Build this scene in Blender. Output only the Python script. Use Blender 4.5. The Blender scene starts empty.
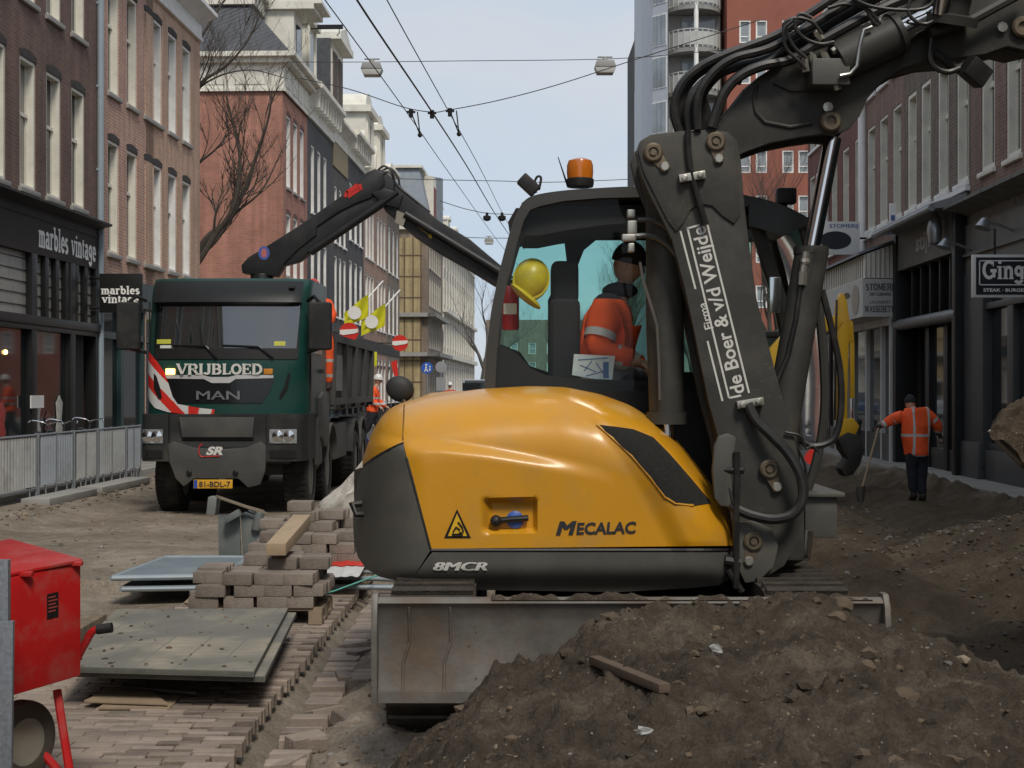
import bpy, bmesh, math, random
from mathutils import Vector, Matrix, noise
R = math.radians
random.seed(7)
SC = bpy.context.scene
COL = SC.collection
F = 1400.0; EYE = 1.8; CX = 512.0; HY = 388.0      # focal length in pixels, eye height (m)
PSI = math.atan(48.0 / F)                          # the street runs a little to the right of the view axis
DV = Vector((math.sin(PSI), math.cos(PSI), 0)); RV = Vector((math.cos(PSI), -math.sin(PSI), 0))
V = Vector

def at(x, y, D):                                   # survey point of the photograph at depth D
    return Vector(((x - CX) / F * D, D, EYE - (y - HY) / F * D))
def S(u, v, z=0.0):                                # street coordinates: u across, v along
    p = RV * u + DV * v
    return Vector((p.x, p.y, z))

# ---------------------------------------------------------------- object helpers
def tag(o, label=None, cat=None, group=None, kind=None):
    if label: o['label'] = label
    if cat: o['category'] = cat
    if group: o['group'] = group
    if kind: o['kind'] = kind
    return o

def empty(name, loc, rz=0.0, parent=None):
    o = bpy.data.objects.new(name, None); COL.objects.link(o)
    o.empty_display_size = 0.2
    o.location = loc; o.rotation_euler = (0, 0, rz)
    if parent: o.parent = parent
    return o

def wmat(o):
    m = Matrix.LocRotScale(o.location, o.rotation_euler, o.scale)
    return wmat(o.parent) @ m if o.parent else m

class MB:
    """collects shapes, then links them as ONE mesh object"""
    def __init__(s): s.v = []; s.f = []; s.m = []; s.T = None
    def add(s, vs, fs, m=0, T=None):
        b = len(s.v)
        T = T if T is not None else s.T
        if T is not None: vs = [T @ Vector(p) for p in vs]
        s.v += [Vector(p) for p in vs]
        for f in fs: s.f.append([i + b for i in f]); s.m.append(m)
        return s
    def box(s, a, b, m=0, T=None):
        x0, y0, z0 = a; x1, y1, z1 = b
        vs = [(x0,y0,z0),(x1,y0,z0),(x1,y1,z0),(x0,y1,z0),(x0,y0,z1),(x1,y0,z1),(x1,y1,z1),(x0,y1,z1)]
        return s.add(vs, [(0,3,2,1),(4,5,6,7),(0,1,5,4),(1,2,6,5),(2,3,7,6),(3,0,4,7)], m, T)
    def beam(s, p, q, w, h, up=(0,0,1), m=0, w2=None, h2=None):
        p, q = Vector(p), Vector(q); d = (q - p).normalized(); up = Vector(up)
        a = d.cross(up)
        if a.length < 1e-4: a = d.cross(Vector((0,1,0)))
        a.normalize(); b = a.cross(d).normalized()
        w2 = w if w2 is None else w2; h2 = h if h2 is None else h2
        vs = []
        for c, ww, hh in ((p, w, h), (q, w2, h2)):
            for i, j in ((-1,-1),(1,-1),(1,1),(-1,1)): vs.append(c + a*(i*ww/2) + b*(j*hh/2))
        return s.add(vs, [(0,1,2,3),(7,6,5,4),(0,4,5,1),(1,5,6,2),(2,6,7,3),(3,7,4,0)], m)
    def tube(s, pts, r, n=10, m=0, caps=True):
        pts = [Vector(p) for p in pts]
        rs = r if isinstance(r, (list, tuple)) else [r]*len(pts)
        vs = []; fs = []
        t0 = (pts[1]-pts[0]).normalized()
        a = t0.cross(Vector((0,0,1)))
        if a.length < 1e-3: a = t0.cross(Vector((0,1,0)))
        a.normalize()
        for i, p in enumerate(pts):
            t = (pts[min(i+1,len(pts)-1)] - pts[max(i-1,0)]).normalized()
            a = (a - t*a.dot(t)).normalized(); b = t.cross(a)
            for k in range(n):
                th = 2*math.pi*k/n
                vs.append(p + (a*math.cos(th) + b*math.sin(th))*rs[i])
        for i in range(len(pts)-1):
            for k in range(n):
                k2 = (k+1) % n
                fs.append((i*n+k, i*n+k2, (i+1)*n+k2, (i+1)*n+k))
        if caps:
            fs.append(tuple(range(n-1,-1,-1))); fs.append(tuple((len(pts)-1)*n+k for k in range(n)))
        return s.add(vs, fs, m)
    def cyl(s, p, q, r, r2=None, n=20, m=0):
        return s.tube([p, q], [r, r if r2 is None else r2], n, m)
    def hose(s, pts, r, n=8, m=0, seg=8):
        return s.tube(spline(pts, seg), r, n, m)
    def prism(s, outline, axis, lo, hi, m=0, T=None):
        """outline of (a,b); axis 'x','y','z' is the extrusion axis"""
        n = len(outline); vs = []
        for t in (lo, hi):
            for a, b in outline:
                vs.append({'x': (t,a,b), 'y': (a,t,b), 'z': (a,b,t)}[axis])
        fs = [tuple(range(n)), tuple(range(2*n-1, n-1, -1))]
        for i in range(n):
            j = (i+1) % n
            fs.append((i, i+n, j+n, j))
        return s.add(vs, fs, m, T)
    def lathe(s, prof, c, axis=(0,0,1), n=24, m=0, a0=0, closed=True):
        axis = Vector(axis).normalized(); c = Vector(c)
        a = axis.cross(Vector((0,1,0)))
        if a.length < 1e-3: a = axis.cross(Vector((1,0,0)))
        a.normalize(); b = axis.cross(a)
        vs = []; fs = []
        for r, h in prof:
            for k in range(n):
                th = 2*math.pi*k/n + a0
                vs.append(c + axis*h + (a*math.cos(th)+b*math.sin(th))*max(r,1e-4))
        for i in range(len(prof)-1):
            for k in range(n):
                k2 = (k+1)%n
                fs.append((i*n+k, i*n+k2, (i+1)*n+k2, (i+1)*n+k))
        if closed: fs.append(tuple(range(n-1,-1,-1))); fs.append(tuple((len(prof)-1)*n+k for k in range(n)))
        return s.add(vs, fs, m)
    def ball(s, c, r, nu=16, nv=10, m=0, T=None):
        r = (r,r,r) if not isinstance(r,(tuple,list)) else r
        vs = [(c[0],c[1],c[2]-r[2])]; fs = []
        for i in range(1, nv):
            ph = -math.pi/2 + math.pi*i/nv
            for k in range(nu):
                th = 2*math.pi*k/nu
                vs.append((c[0]+r[0]*math.cos(ph)*math.cos(th), c[1]+r[1]*math.cos(ph)*math.sin(th), c[2]+r[2]*math.sin(ph)))
        vs.append((c[0],c[1],c[2]+r[2]))
        for k in range(nu): fs.append((0, 1+(k+1)%nu, 1+k))
        for i in range(nv-2):
            for k in range(nu):
                a = 1+i*nu; k2=(k+1)%nu
                fs.append((a+k, a+k2, a+nu+k2, a+nu+k))
        a = 1+(nv-2)*nu; t = len(vs)-1
        for k in range(nu): fs.append((a+k, a+(k+1)%nu, t))
        return s.add(vs, fs, m, T)
    def grid(s, fn, nu, nv, m=0, flip=False):
        vs = [fn(i/nu, j/nv) for j in range(nv+1) for i in range(nu+1)]
        fs = []
        for j in range(nv):
            for i in range(nu):
                a = j*(nu+1)+i
                q = (a, a+1, a+nu+2, a+nu+1)
                fs.append(q[::-1] if flip else q)
        return s.add(vs, fs, m)
    def build(s, name, mats, parent=None, smooth=False, bevel=0.0, seg=2, fixn=True, world=True, angle=35, origin=None):
        me = bpy.data.meshes.new(name)
        vs = s.v
        off = Vector((0,0,0))
        if parent is not None and world:
            inv = wmat(parent).inverted(); vs = [inv @ p for p in vs]
        elif parent is None:
            if origin is not None: off = Vector(origin)
            elif world and vs:
                xs=[p.x for p in vs]; ys=[p.y for p in vs]
                off = Vector(((min(xs)+max(xs))/2,(min(ys)+max(ys))/2,min(p.z for p in vs)))
            vs = [p-off for p in vs]
        me.from_pydata([tuple(p) for p in vs], [], s.f)
        mats = mats if isinstance(mats, (list, tuple)) else [mats]
        for m in mats: me.materials.append(m)
        me.polygons.foreach_set('material_index', s.m)
        if fixn or bevel or smooth:
            bm = bmesh.new(); bm.from_mesh(me)
            if bevel:
                bmesh.ops.remove_doubles(bm, verts=bm.verts, dist=1e-5)
            if fixn: bmesh.ops.recalc_face_normals(bm, faces=bm.faces)
            if bevel:
                es = [e for e in bm.edges if len(e.link_faces)==2 and e.calc_face_angle(0) > R(28)]
                bmesh.ops.bevel(bm, geom=es, offset=bevel, segments=seg, affect='EDGES', profile=0.6, clamp_overlap=True)
            if smooth or bevel:
                for f in bm.faces: f.smooth = True
                for e in bm.edges:
                    if len(e.link_faces)==2 and e.calc_face_angle(0) > R(angle): e.smooth = False
            bm.to_mesh(me); bm.free()
        me.update()
        o = bpy.data.objects.new(name, me); COL.objects.link(o)
        if parent is not None: o.parent = parent
        else: o.location = off
        return o

def kids(o): return [c for c in bpy.data.objects if c.parent == o]
CHILD = {}
def copy_tree(o, parent=None, cache=None):
    """copy a thing and each of its parts (mesh data is shared)"""
    if id(o) not in CHILD: CHILD[id(o)] = kids(o)
    c = o.copy(); COL.objects.link(c); c.parent = parent
    for ch in CHILD[id(o)]: copy_tree(ch, c)
    return c

def spline(pts, seg=8):
    pts = [Vector(p) for p in pts]
    if len(pts) < 3: return pts
    P = [pts[0]*2-pts[1]] + pts + [pts[-1]*2-pts[-2]]
    out = []
    for i in range(1, len(P)-2):
        a,b,c,d = P[i-1],P[i],P[i+1],P[i+2]
        for k in range(seg):
            t = k/seg
            out.append(0.5*((2*b)+(c-a)*t+(2*a-5*b+4*c-d)*t*t+(3*b-a-3*c+d)*t**3))
    out.append(pts[-1]); return out

def smoothstep(a, b, x):
    t = max(0.0, min(1.0, (x-a)/(b-a))) if a != b else float(x > a)
    return t*t*(3-2*t)
def lerp(a, b, t): return a+(b-a)*t
def interp(x, tab):
    if x <= tab[0][0]: return tab[0][1]
    for (x0,y0),(x1,y1) in zip(tab, tab[1:]):
        if x <= x1:
            t = (x-x0)/(x1-x0); return y0+(y1-y0)*t
    return tab[-1][1]
def N(x, y, z=0.0, s=1.0): return noise.noise(Vector((x*s, y*s, z*s+3.7)))

# ---------------------------------------------------------------- text
_tc = {}
def text_geo(txt, bold=0.0, shear=0.0, space=1.0):
    """2-D triangles of a word, normalised to height-of-capital 1, x from 0"""
    key = (txt, bold, shear, space)
    if key in _tc: return _tc[key]
    cu = bpy.data.curves.new('t', 'FONT'); cu.body = txt; cu.size = 1.0
    cu.offset = 0 if 'M' in txt else bold; cu.space_character = space; cu.resolution_u = 3
    o = bpy.data.objects.new('t', cu); COL.objects.link(o)
    bpy.context.view_layer.update()
    dg = bpy.context.evaluated_depsgraph_get()
    me = bpy.data.meshes.new_from_object(o.evaluated_get(dg))
    vs = [v.co.copy() for v in me.vertices]; fs = [tuple(p.vertices) for p in me.polygons]
    bpy.data.objects.remove(o); bpy.data.curves.remove(cu); bpy.data.meshes.remove(me)
    x0 = min(v.x for v in vs)
    vs = [Vector((v.x-x0+shear*v.y, v.y, 0)) for v in vs]
    k = 1/0.7
    vs = [v*k for v in vs]
    w = max(v.x for v in vs)
    _tc[key] = (vs, fs, w)
    return _tc[key]
def add_text(mb, txt, origin, xdir, ydir, h, width=None, bold=0.0, shear=0.0, space=1.0, m=0, center=False, fn=None):
    vs, fs, w = text_geo(txt, bold, shear, space)
    origin = Vector(origin); xd = Vector(xdir).normalized(); yd = Vector(ydir).normalized()
    sx = (width/w) if width else h
    o = origin - xd*(w*sx/2) if center else origin
    nrm = xd.cross(yd)
    for k, dx in enumerate((-bold*1.4, 0, bold*1.4) if 'M' in txt and bold else (0,)):
        if fn: pts = [fn((v.x+dx)*sx, v.y*h)+V((0,-.0004*k,0)) for v in vs]
        else: pts = [o + xd*((v.x+dx)*sx) + yd*(v.y*h) + nrm*(.0004*k) for v in vs]
        mb.add(pts, fs, m)
    return w*sx

# slab-serif letters drawn with strokes: (thick strokes, thin strokes, serifs)
G = {
'V': (0.85, [((.1,1),(.42,0))], [((.75,1),(.45,0))], [(.1,1),(.75,1)]),
'R': (0.85, [((.18,0),(.18,1)),'R'], [((.18,.97),(.5,.97)),((.18,.5),(.5,.5))], [(.18,0),(.18,1),(.78,0)]),
'I': (0.45, [((.22,0),(.22,1))], [], [(.22,0),(.22,1)]),
'J': (0.6, [((.4,1),(.4,.2)),'J'], [], [(.4,1)]),
'B': (0.82, [((.18,0),(.18,1)),'B1','B2'], [((.18,.97),(.45,.97)),((.18,.52),(.45,.52)),((.18,.03),(.45,.03))], [(.18,0),(.18,1)]),
'L': (0.72, [((.2,0),(.2,1))], [((.2,.03),(.66,.03)),((.66,.0),(.66,.3))], [(.2,0),(.2,1)]),
'O': (0.85, ['O'], [], []),
'E': (0.78, [((.18,0),(.18,1))], [((.18,.97),(.66,.97)),((.18,.52),(.5,.52)),((.18,.03),(.68,.03)),((.66,1),(.66,.75)),((.68,0),(.68,.27)),((.5,.65),(.5,.38))], [(.18,0),(.18,1)]),
'D': (0.88, [((.18,0),(.18,1)),'D'], [((.18,.97),(.4,.97)),((.18,.03),(.4,.03))], [(.18,0),(.18,1)]),
'S': (0.7, ['S'], [], []),
'T': (0.8, [((.4,0),(.4,1))], [((.06,.97),(.74,.97)),((.07,1),(.07,.75)),((.73,1),(.73,.75))], [(.4,0)]),
'M': (1.0, [((.84,0),(.84,1)),((.2,1),(.5,.1))], [((.16,0),(.16,1)),((.5,.1),(.82,1))], [(.16,0),(.84,0),(.16,1),(.84,1)]),
'W': (1.15, [((.08,1),(.32,0)),((.56,1),(.8,0))], [((.56,1),(.32,0)),((1.05,1),(.8,0))], [(.1,1),(.56,1),(1.02,1)]),
'A': (0.85, [((.42,1),(.74,0))], [((.42,1),(.12,0)),((.22,.33),(.64,.33))], [(.12,0),(.74,0)]),
'N': (0.9, [((.18,1),(.72,0))], [((.18,0),(.18,1)),((.72,0),(.72,1))], [(.18,0),(.18,1),(.72,1)]),
'G': (0.92, ['G',((.72,.46),(.72,.06)),((.5,.44),(.9,.44))], [((.68,.95),(.68,.7))], []),
'm': (0.98, [((.17,0),(.17,.68)),((.49,0),(.49,.5)),((.81,0),(.81,.5)),'m1','m2'], [], [(.17,0),(.49,0),(.81,0),(.13,.66)]),
'a': (0.66, [((.48,0),(.48,.5)),'a1','a2'], [], [(.52,0)]),
'r': (0.55, [((.18,0),(.18,.68)),'r'], [], [(.18,0),(.14,.66)]),
'b': (0.7, [((.17,0),(.17,1)),'b'], [], [(.13,1)]),
'l': (0.38, [((.18,0),(.18,1))], [], [(.18,0),(.14,1)]),
'e': (0.62, ['e'], [((.12,.36),(.52,.36))], []),
's': (0.54, ['s'], [], []),
'v': (0.64, [((.1,.68),(.32,0))], [((.54,.68),(.33,0))], [(.1,.66),(.54,.66)]),
'i': (0.38, [((.18,0),(.18,.68)),((.18,.84),(.18,.98))], [], [(.18,0),(.14,.66)]),
'n': (0.7, [((.17,0),(.17,.68)),((.53,0),(.53,.5)),'m1w'], [], [(.17,0),(.53,0),(.13,.66)]),
't': (0.46, [((.2,.08),(.2,.88))], [((.05,.66),(.4,.66)),((.2,.04),(.38,.06))], []),
'g': (0.66, ['g1','g2',((.5,.66),(.5,-.05))], [((.5,.62),(.64,.68))], []),
}
def arc(cx, cy, rx, ry, a0, a1, n=10):
    return [(cx+rx*math.cos(R(a0+(a1-a0)*i/n)), cy+ry*math.sin(R(a0+(a1-a0)*i/n))) for i in range(n+1)]
ARC = {'R': arc(.48,.735,.22,.235,90,-90)+[(.5,.5),(.74,.05)], 'J': arc(.22,.2,.18,.17,0,-170), 'B1': arc(.44,.745,.2,.225,90,-90),
 'B2': arc(.44,.275,.24,.245,90,-90), 'O': arc(.42,.5,.32,.46,0,360,20), 'D': arc(.38,.5,.36,.47,90,-90),
 'S': arc(.35,.74,.22,.21,40,270)+arc(.35,.27,.24,.23,90,-150), 'G': arc(.42,.5,.33,.46,48,312,16), 'm1': arc(.33,.48,.16,.16,180,0,6),
 'm2': arc(.65,.48,.16,.16,180,0,6), 'm1w': arc(.35,.46,.18,.18,180,0,6), 'a1': arc(.3,.5,.18,.15,160,0,6), 'a2': arc(.29,.2,.18,.17,70,300,10),
 'r': arc(.36,.44,.17,.2,160,40,6), 'b': arc(.36,.33,.2,.3,150,-150,12), 'e': arc(.32,.34,.2,.31,-10,320,14), 's': arc(.27,.5,.15,.14,30,270,8)+arc(.27,.18,.17,.15,90,-150,8),
 'g1': arc(.3,.42,.18,.23,0,360,14), 'g2': arc(.3,-.08,.2,.16,0,-170,8)}
def _stroke(pts, w):
    vs = []; fs = []
    for i, p in enumerate(pts):
        a = pts[max(i-1,0)]; b = pts[min(i+1,len(pts)-1)]
        d = Vector((b[0]-a[0], b[1]-a[1])); d.normalize(); n = Vector((-d.y, d.x))*w/2
        vs += [(p[0]+n.x, p[1]+n.y), (p[0]-n.x, p[1]-n.y)]
    for i in range(len(pts)-1): fs.append((2*i, 2*i+1, 2*i+3, 2*i+2))
    return vs, fs
def slab_text(mb, txt, origin, xd, yd, h, width, thick=.2, thin=.09, m=0, out=None, gap=0.0, serif=True):
    origin=Vector(origin); xd=Vector(xd).normalized(); yd=Vector(yd).normalized()
    nrm = xd.cross(yd)
    tot = sum((G[c][0] if c!=' ' else .5)+gap for c in txt); sx = width/tot; x=0; k=0
    for c in txt:
        if c == ' ': x += .5+gap; continue
        wd, th, tn, se = G[c]
        items = [(ARC[t] if isinstance(t,str) else t, thick) for t in th]+[(t, thin) for t in tn]
        if serif: items += [(((px-.15,py),(px+.15,py)), thin*1.1) for px,py in se]
        for pts, w in items:
            vs, fs = _stroke(list(pts), w*(1.0))
            k += 1
            mb.add([origin + xd*((x+p[0])*sx) + yd*(p[1]*h) + nrm*(0.0002*(k%5)) for p in vs], fs, m)
        x += wd+gap

# ---------------------------------------------------------------- materials
_m = {}
def mat(name, c, rough=0.6, metal=0.0, var=0.12, sc=3.0, bump=0.0, bsc=None, coat=0.0, dirt=None, dsc=1.5, damt=0.35, trans=0.0, ior=1.45, emit=None, es=1.0, spec=0.5, island=0.0, alpha=1.0):
    if name in _m: return _m[name]
    m = bpy.data.materials.new(name); m.use_nodes = True; nt = m.node_tree; nd = nt.nodes; lk = nt.links
    b = nd['Principled BSDF']
    c = tuple(c)+(1,) if len(c)==3 else c
    b.inputs['Roughness'].default_value = rough; b.inputs['Metallic'].default_value = metal
    b.inputs['Coat Weight'].default_value = coat; b.inputs['Transmission Weight'].default_value = trans
    b.inputs['IOR'].default_value = ior; b.inputs['Specular IOR Level'].default_value = spec
    b.inputs['Coat Roughness'].default_value = 0.12
    tc = nd.new('ShaderNodeTexCoord')
    n1 = nd.new('ShaderNodeTexNoise'); n1.inputs['Scale'].default_value = sc; n1.inputs['Detail'].default_value = 5; n1.inputs['Roughness'].default_value = .6
    lk.new(tc.outputs['Object'], n1.inputs['Vector'])
    mr = nd.new('ShaderNodeMapRange'); mr.inputs[1].default_value=.25; mr.inputs[2].default_value=.75; mr.inputs[3].default_value = 1-var; mr.inputs[4].default_value = 1+var
    lk.new(n1.outputs['Fac'], mr.inputs[0])
    mul = nd.new('ShaderNodeVectorMath'); mul.operation = 'SCALE'; mul.inputs[0].default_value = c[:3]
    lk.new(mr.outputs[0], mul.inputs['Scale'])
    last = mul.outputs[0]
    if island:
        g = nd.new('ShaderNodeNewGeometry'); mi = nd.new('ShaderNodeMapRange'); mi.inputs[3].default_value=1-island; mi.inputs[4].default_value=1+island
        lk.new(g.outputs['Random Per Island'], mi.inputs[0])
        m2 = nd.new('ShaderNodeVectorMath'); m2.operation='SCALE'; lk.new(last, m2.inputs[0]); lk.new(mi.outputs[0], m2.inputs['Scale']); last = m2.outputs[0]
    if dirt:
        n2 = nd.new('ShaderNodeTexNoise'); n2.inputs['Scale'].default_value = dsc; n2.inputs['Detail'].default_value = 8; n2.inputs['Roughness'].default_value=.65
        lk.new(tc.outputs['Object'], n2.inputs['Vector'])
        r2 = nd.new('ShaderNodeMapRange'); r2.inputs[1].default_value=.48; r2.inputs[2].default_value=.72; r2.inputs[4].default_value=damt
        lk.new(n2.outputs['Fac'], r2.inputs[0])
        mx = nd.new('ShaderNodeMix'); mx.data_type='RGBA'; lk.new(r2.outputs[0], mx.inputs['Factor']); lk.new(last, mx.inputs[6]); mx.inputs[7].default_value = tuple(dirt)+(1,)
        last = mx.outputs[2]
        rr = nd.new('ShaderNodeMapRange'); rr.inputs[3].default_value=rough; rr.inputs[4].default_value=min(1,rough+.35)
        lk.new(r2.outputs[0], rr.inputs[0]); lk.new(rr.outputs[0], b.inputs['Roughness'])
    lk.new(last, b.inputs['Base Color'])
    if bump:
        bp = nd.new('ShaderNodeBump'); bp.inputs['Strength'].default_value = bump; bp.inputs['Distance'].default_value = .02
        n3 = nd.new('ShaderNodeTexNoise'); n3.inputs['Scale'].default_value = bsc or sc*8; n3.inputs['Detail'].default_value=6
        lk.new(tc.outputs['Object'], n3.inputs['Vector']); lk.new(n3.outputs['Fac'], bp.inputs['Height']); lk.new(bp.outputs[0], b.inputs['Normal'])
    if emit:
        b.inputs['Emission Color'].default_value = tuple(emit)+(1,); b.inputs['Emission Strength'].default_value = es
    _m[name] = m; return m

def brick(name, c1, c2, mortar, bw=.22, bh=.072, var=.25, ms=.012, sides=True, bumpd=.004):
    if name in _m: return _m[name]
    m = bpy.data.materials.new(name); m.use_nodes=True; nt=m.node_tree; nd=nt.nodes; lk=nt.links; b=nd['Principled BSDF']
    b.inputs['Roughness'].default_value=.85
    tc=nd.new('ShaderNodeTexCoord'); sp=nd.new('ShaderNodeSeparateXYZ'); lk.new(tc.outputs['Object'], sp.inputs[0])
    ad=nd.new('ShaderNodeMath'); ad.operation='ADD'; lk.new(sp.outputs[0], ad.inputs[0]); lk.new(sp.outputs[1], ad.inputs[1])
    cb=nd.new('ShaderNodeCombineXYZ'); lk.new(ad.outputs[0], cb.inputs[0]); lk.new(sp.outputs[2], cb.inputs[1])
    br=nd.new('ShaderNodeTexBrick'); lk.new(cb.outputs[0], br.inputs['Vector'])
    br.inputs['Scale'].default_value=1; br.inputs['Brick Width'].default_value=bw; br.inputs['Row Height'].default_value=bh
    br.inputs['Mortar Size'].default_value=ms; br.inputs['Color1'].default_value=tuple(c1)+(1,); br.inputs['Color2'].default_value=tuple(c2)+(1,)
    br.inputs['Mortar'].default_value=tuple(mortar)+(1,); br.inputs['Bias'].default_value=0
    n=nd.new('ShaderNodeTexNoise'); n.inputs['Scale'].default_value=.7; n.inputs['Detail'].default_value=8; n.inputs['Roughness'].default_value=.65; lk.new(tc.outputs['Object'], n.inputs['Vector'])
    mr=nd.new('ShaderNodeMapRange'); mr.inputs[1].default_value=.3; mr.inputs[2].default_value=.7; mr.inputs[3].default_value=1-var; mr.inputs[4].default_value=1+var; lk.new(n.outputs['Fac'], mr.inputs[0])
    mu=nd.new('ShaderNodeVectorMath'); mu.operation='SCALE'; lk.new(br.outputs['Color'], mu.inputs[0]); lk.new(mr.outputs[0], mu.inputs['Scale'])
    # rain streaks running down the wall
    mp2=nd.new('ShaderNodeMapping'); mp2.inputs['Scale'].default_value=(2.2,2.2,.16); lk.new(tc.outputs['Object'], mp2.inputs[0])
    n9=nd.new('ShaderNodeTexNoise'); n9.inputs['Scale'].default_value=1.6; n9.inputs['Detail'].default_value=6; lk.new(mp2.outputs[0], n9.inputs['Vector'])
    m9=nd.new('ShaderNodeMapRange'); m9.inputs[1].default_value=.35; m9.inputs[2].default_value=.65; m9.inputs[3].default_value=.80; m9.inputs[4].default_value=1.12; lk.new(n9.outputs['Fac'], m9.inputs[0])
    mu9=nd.new('ShaderNodeVectorMath'); mu9.operation='SCALE'; lk.new(mu.outputs[0], mu9.inputs[0]); lk.new(m9.outputs[0], mu9.inputs['Scale'])
    lk.new(mu9.outputs[0], b.inputs['Base Color'])
    bp=nd.new('ShaderNodeBump'); bp.inputs['Distance'].default_value=bumpd; bp.inputs['Strength'].default_value=.6; bp.invert=True
    lk.new(br.outputs['Fac'], bp.inputs['Height']); lk.new(bp.outputs[0], b.inputs['Normal'])
    _m[name]=m; return m

def soil_mat(name, ca, cb, cc, fine=60, bump=.8, dist=.02, s0=.35):
    if name in _m: return _m[name]
    m = bpy.data.materials.new(name); m.use_nodes=True; nt=m.node_tree; nd=nt.nodes; lk=nt.links; b=nd['Principled BSDF']
    b.inputs['Roughness'].default_value=.95; b.inputs['Specular IOR Level'].default_value=.2
    tc=nd.new('ShaderNodeTexCoord')
    def nz(s,d=8,r=.65):
        n=nd.new('ShaderNodeTexNoise'); n.inputs['Scale'].default_value=s; n.inputs['Detail'].default_value=d; n.inputs['Roughness'].default_value=r
        lk.new(tc.outputs['Object'], n.inputs['Vector']); return n
    n1=nz(s0); n2=nz(fine*.12); n3=nz(fine)
    rp=nd.new('ShaderNodeValToRGB'); e=rp.color_ramp.elements
    e[0].position=.36; e[0].color=tuple(ca)+(1,); e[1].position=.64; e[1].color=tuple(cc)+(1,); k=e.new(.5); k.color=tuple(cb)+(1,)
    mx=nd.new('ShaderNodeMath'); mx.operation='MULTIPLY_ADD'; mx.inputs[1].default_value=.45
    lk.new(n2.outputs['Fac'], mx.inputs[0]); m5=nd.new('ShaderNodeMath'); m5.operation='MULTIPLY'; m5.inputs[1].default_value=.55; lk.new(n1.outputs['Fac'], m5.inputs[0]); lk.new(m5.outputs[0], mx.inputs[2])
    lk.new(mx.outputs[0], rp.inputs[0])
    mr=nd.new('ShaderNodeMapRange'); mr.inputs[1].default_value=.3; mr.inputs[2].default_value=.7; mr.inputs[3].default_value=.7; mr.inputs[4].default_value=1.3; lk.new(n3.outputs['Fac'], mr.inputs[0])
    mu=nd.new('ShaderNodeVectorMath'); mu.operation='SCALE'; lk.new(rp.outputs[0], mu.inputs[0]); lk.new(mr.outputs[0], mu.inputs['Scale']); 
    # small pale grit
    vo=nd.new('ShaderNodeTexVoronoi'); vo.inputs['Scale'].default_value=fine*.5; lk.new(tc.outputs['Object'], vo.inputs['Vector'])
    lt=nd.new('ShaderNodeMath'); lt.operation='LESS_THAN'; lt.inputs[1].default_value=.16; lk.new(vo.outputs['Distance'], lt.inputs[0])
    sp=nd.new('ShaderNodeSeparateColor'); lk.new(vo.outputs['Color'], sp.inputs[0]); gt=nd.new('ShaderNodeMath'); gt.operation='GREATER_THAN'; gt.inputs[1].default_value=.8; lk.new(sp.outputs[0], gt.inputs[0])
    mm=nd.new('ShaderNodeMath'); mm.operation='MULTIPLY'; lk.new(lt.outputs[0], mm.inputs[0]); lk.new(gt.outputs[0], mm.inputs[1])
    m8=nd.new('ShaderNodeMath'); m8.operation='MULTIPLY'; m8.inputs[1].default_value=.6; lk.new(mm.outputs[0], m8.inputs[0])
    mc=nd.new('ShaderNodeMix'); mc.data_type='RGBA'; lk.new(m8.outputs[0], mc.inputs['Factor']); lk.new(mu.outputs[0], mc.inputs[6]); mc.inputs[7].default_value=(.34,.31,.27,1)
    lk.new(mc.outputs[2], b.inputs['Base Color'])
    ah=nd.new('ShaderNodeMath'); ah.operation='ADD'; lk.new(n2.outputs['Fac'], ah.inputs[0]); lk.new(n3.outputs['Fac'], ah.inputs[1])
    bp=nd.new('ShaderNodeBump'); bp.inputs['Strength'].default_value=bump; bp.inputs['Distance'].default_value=dist
    lk.new(ah.outputs[0], bp.inputs['Height']); lk.new(bp.outputs[0], b.inputs['Normal'])
    _m[name]=m; return m

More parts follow.
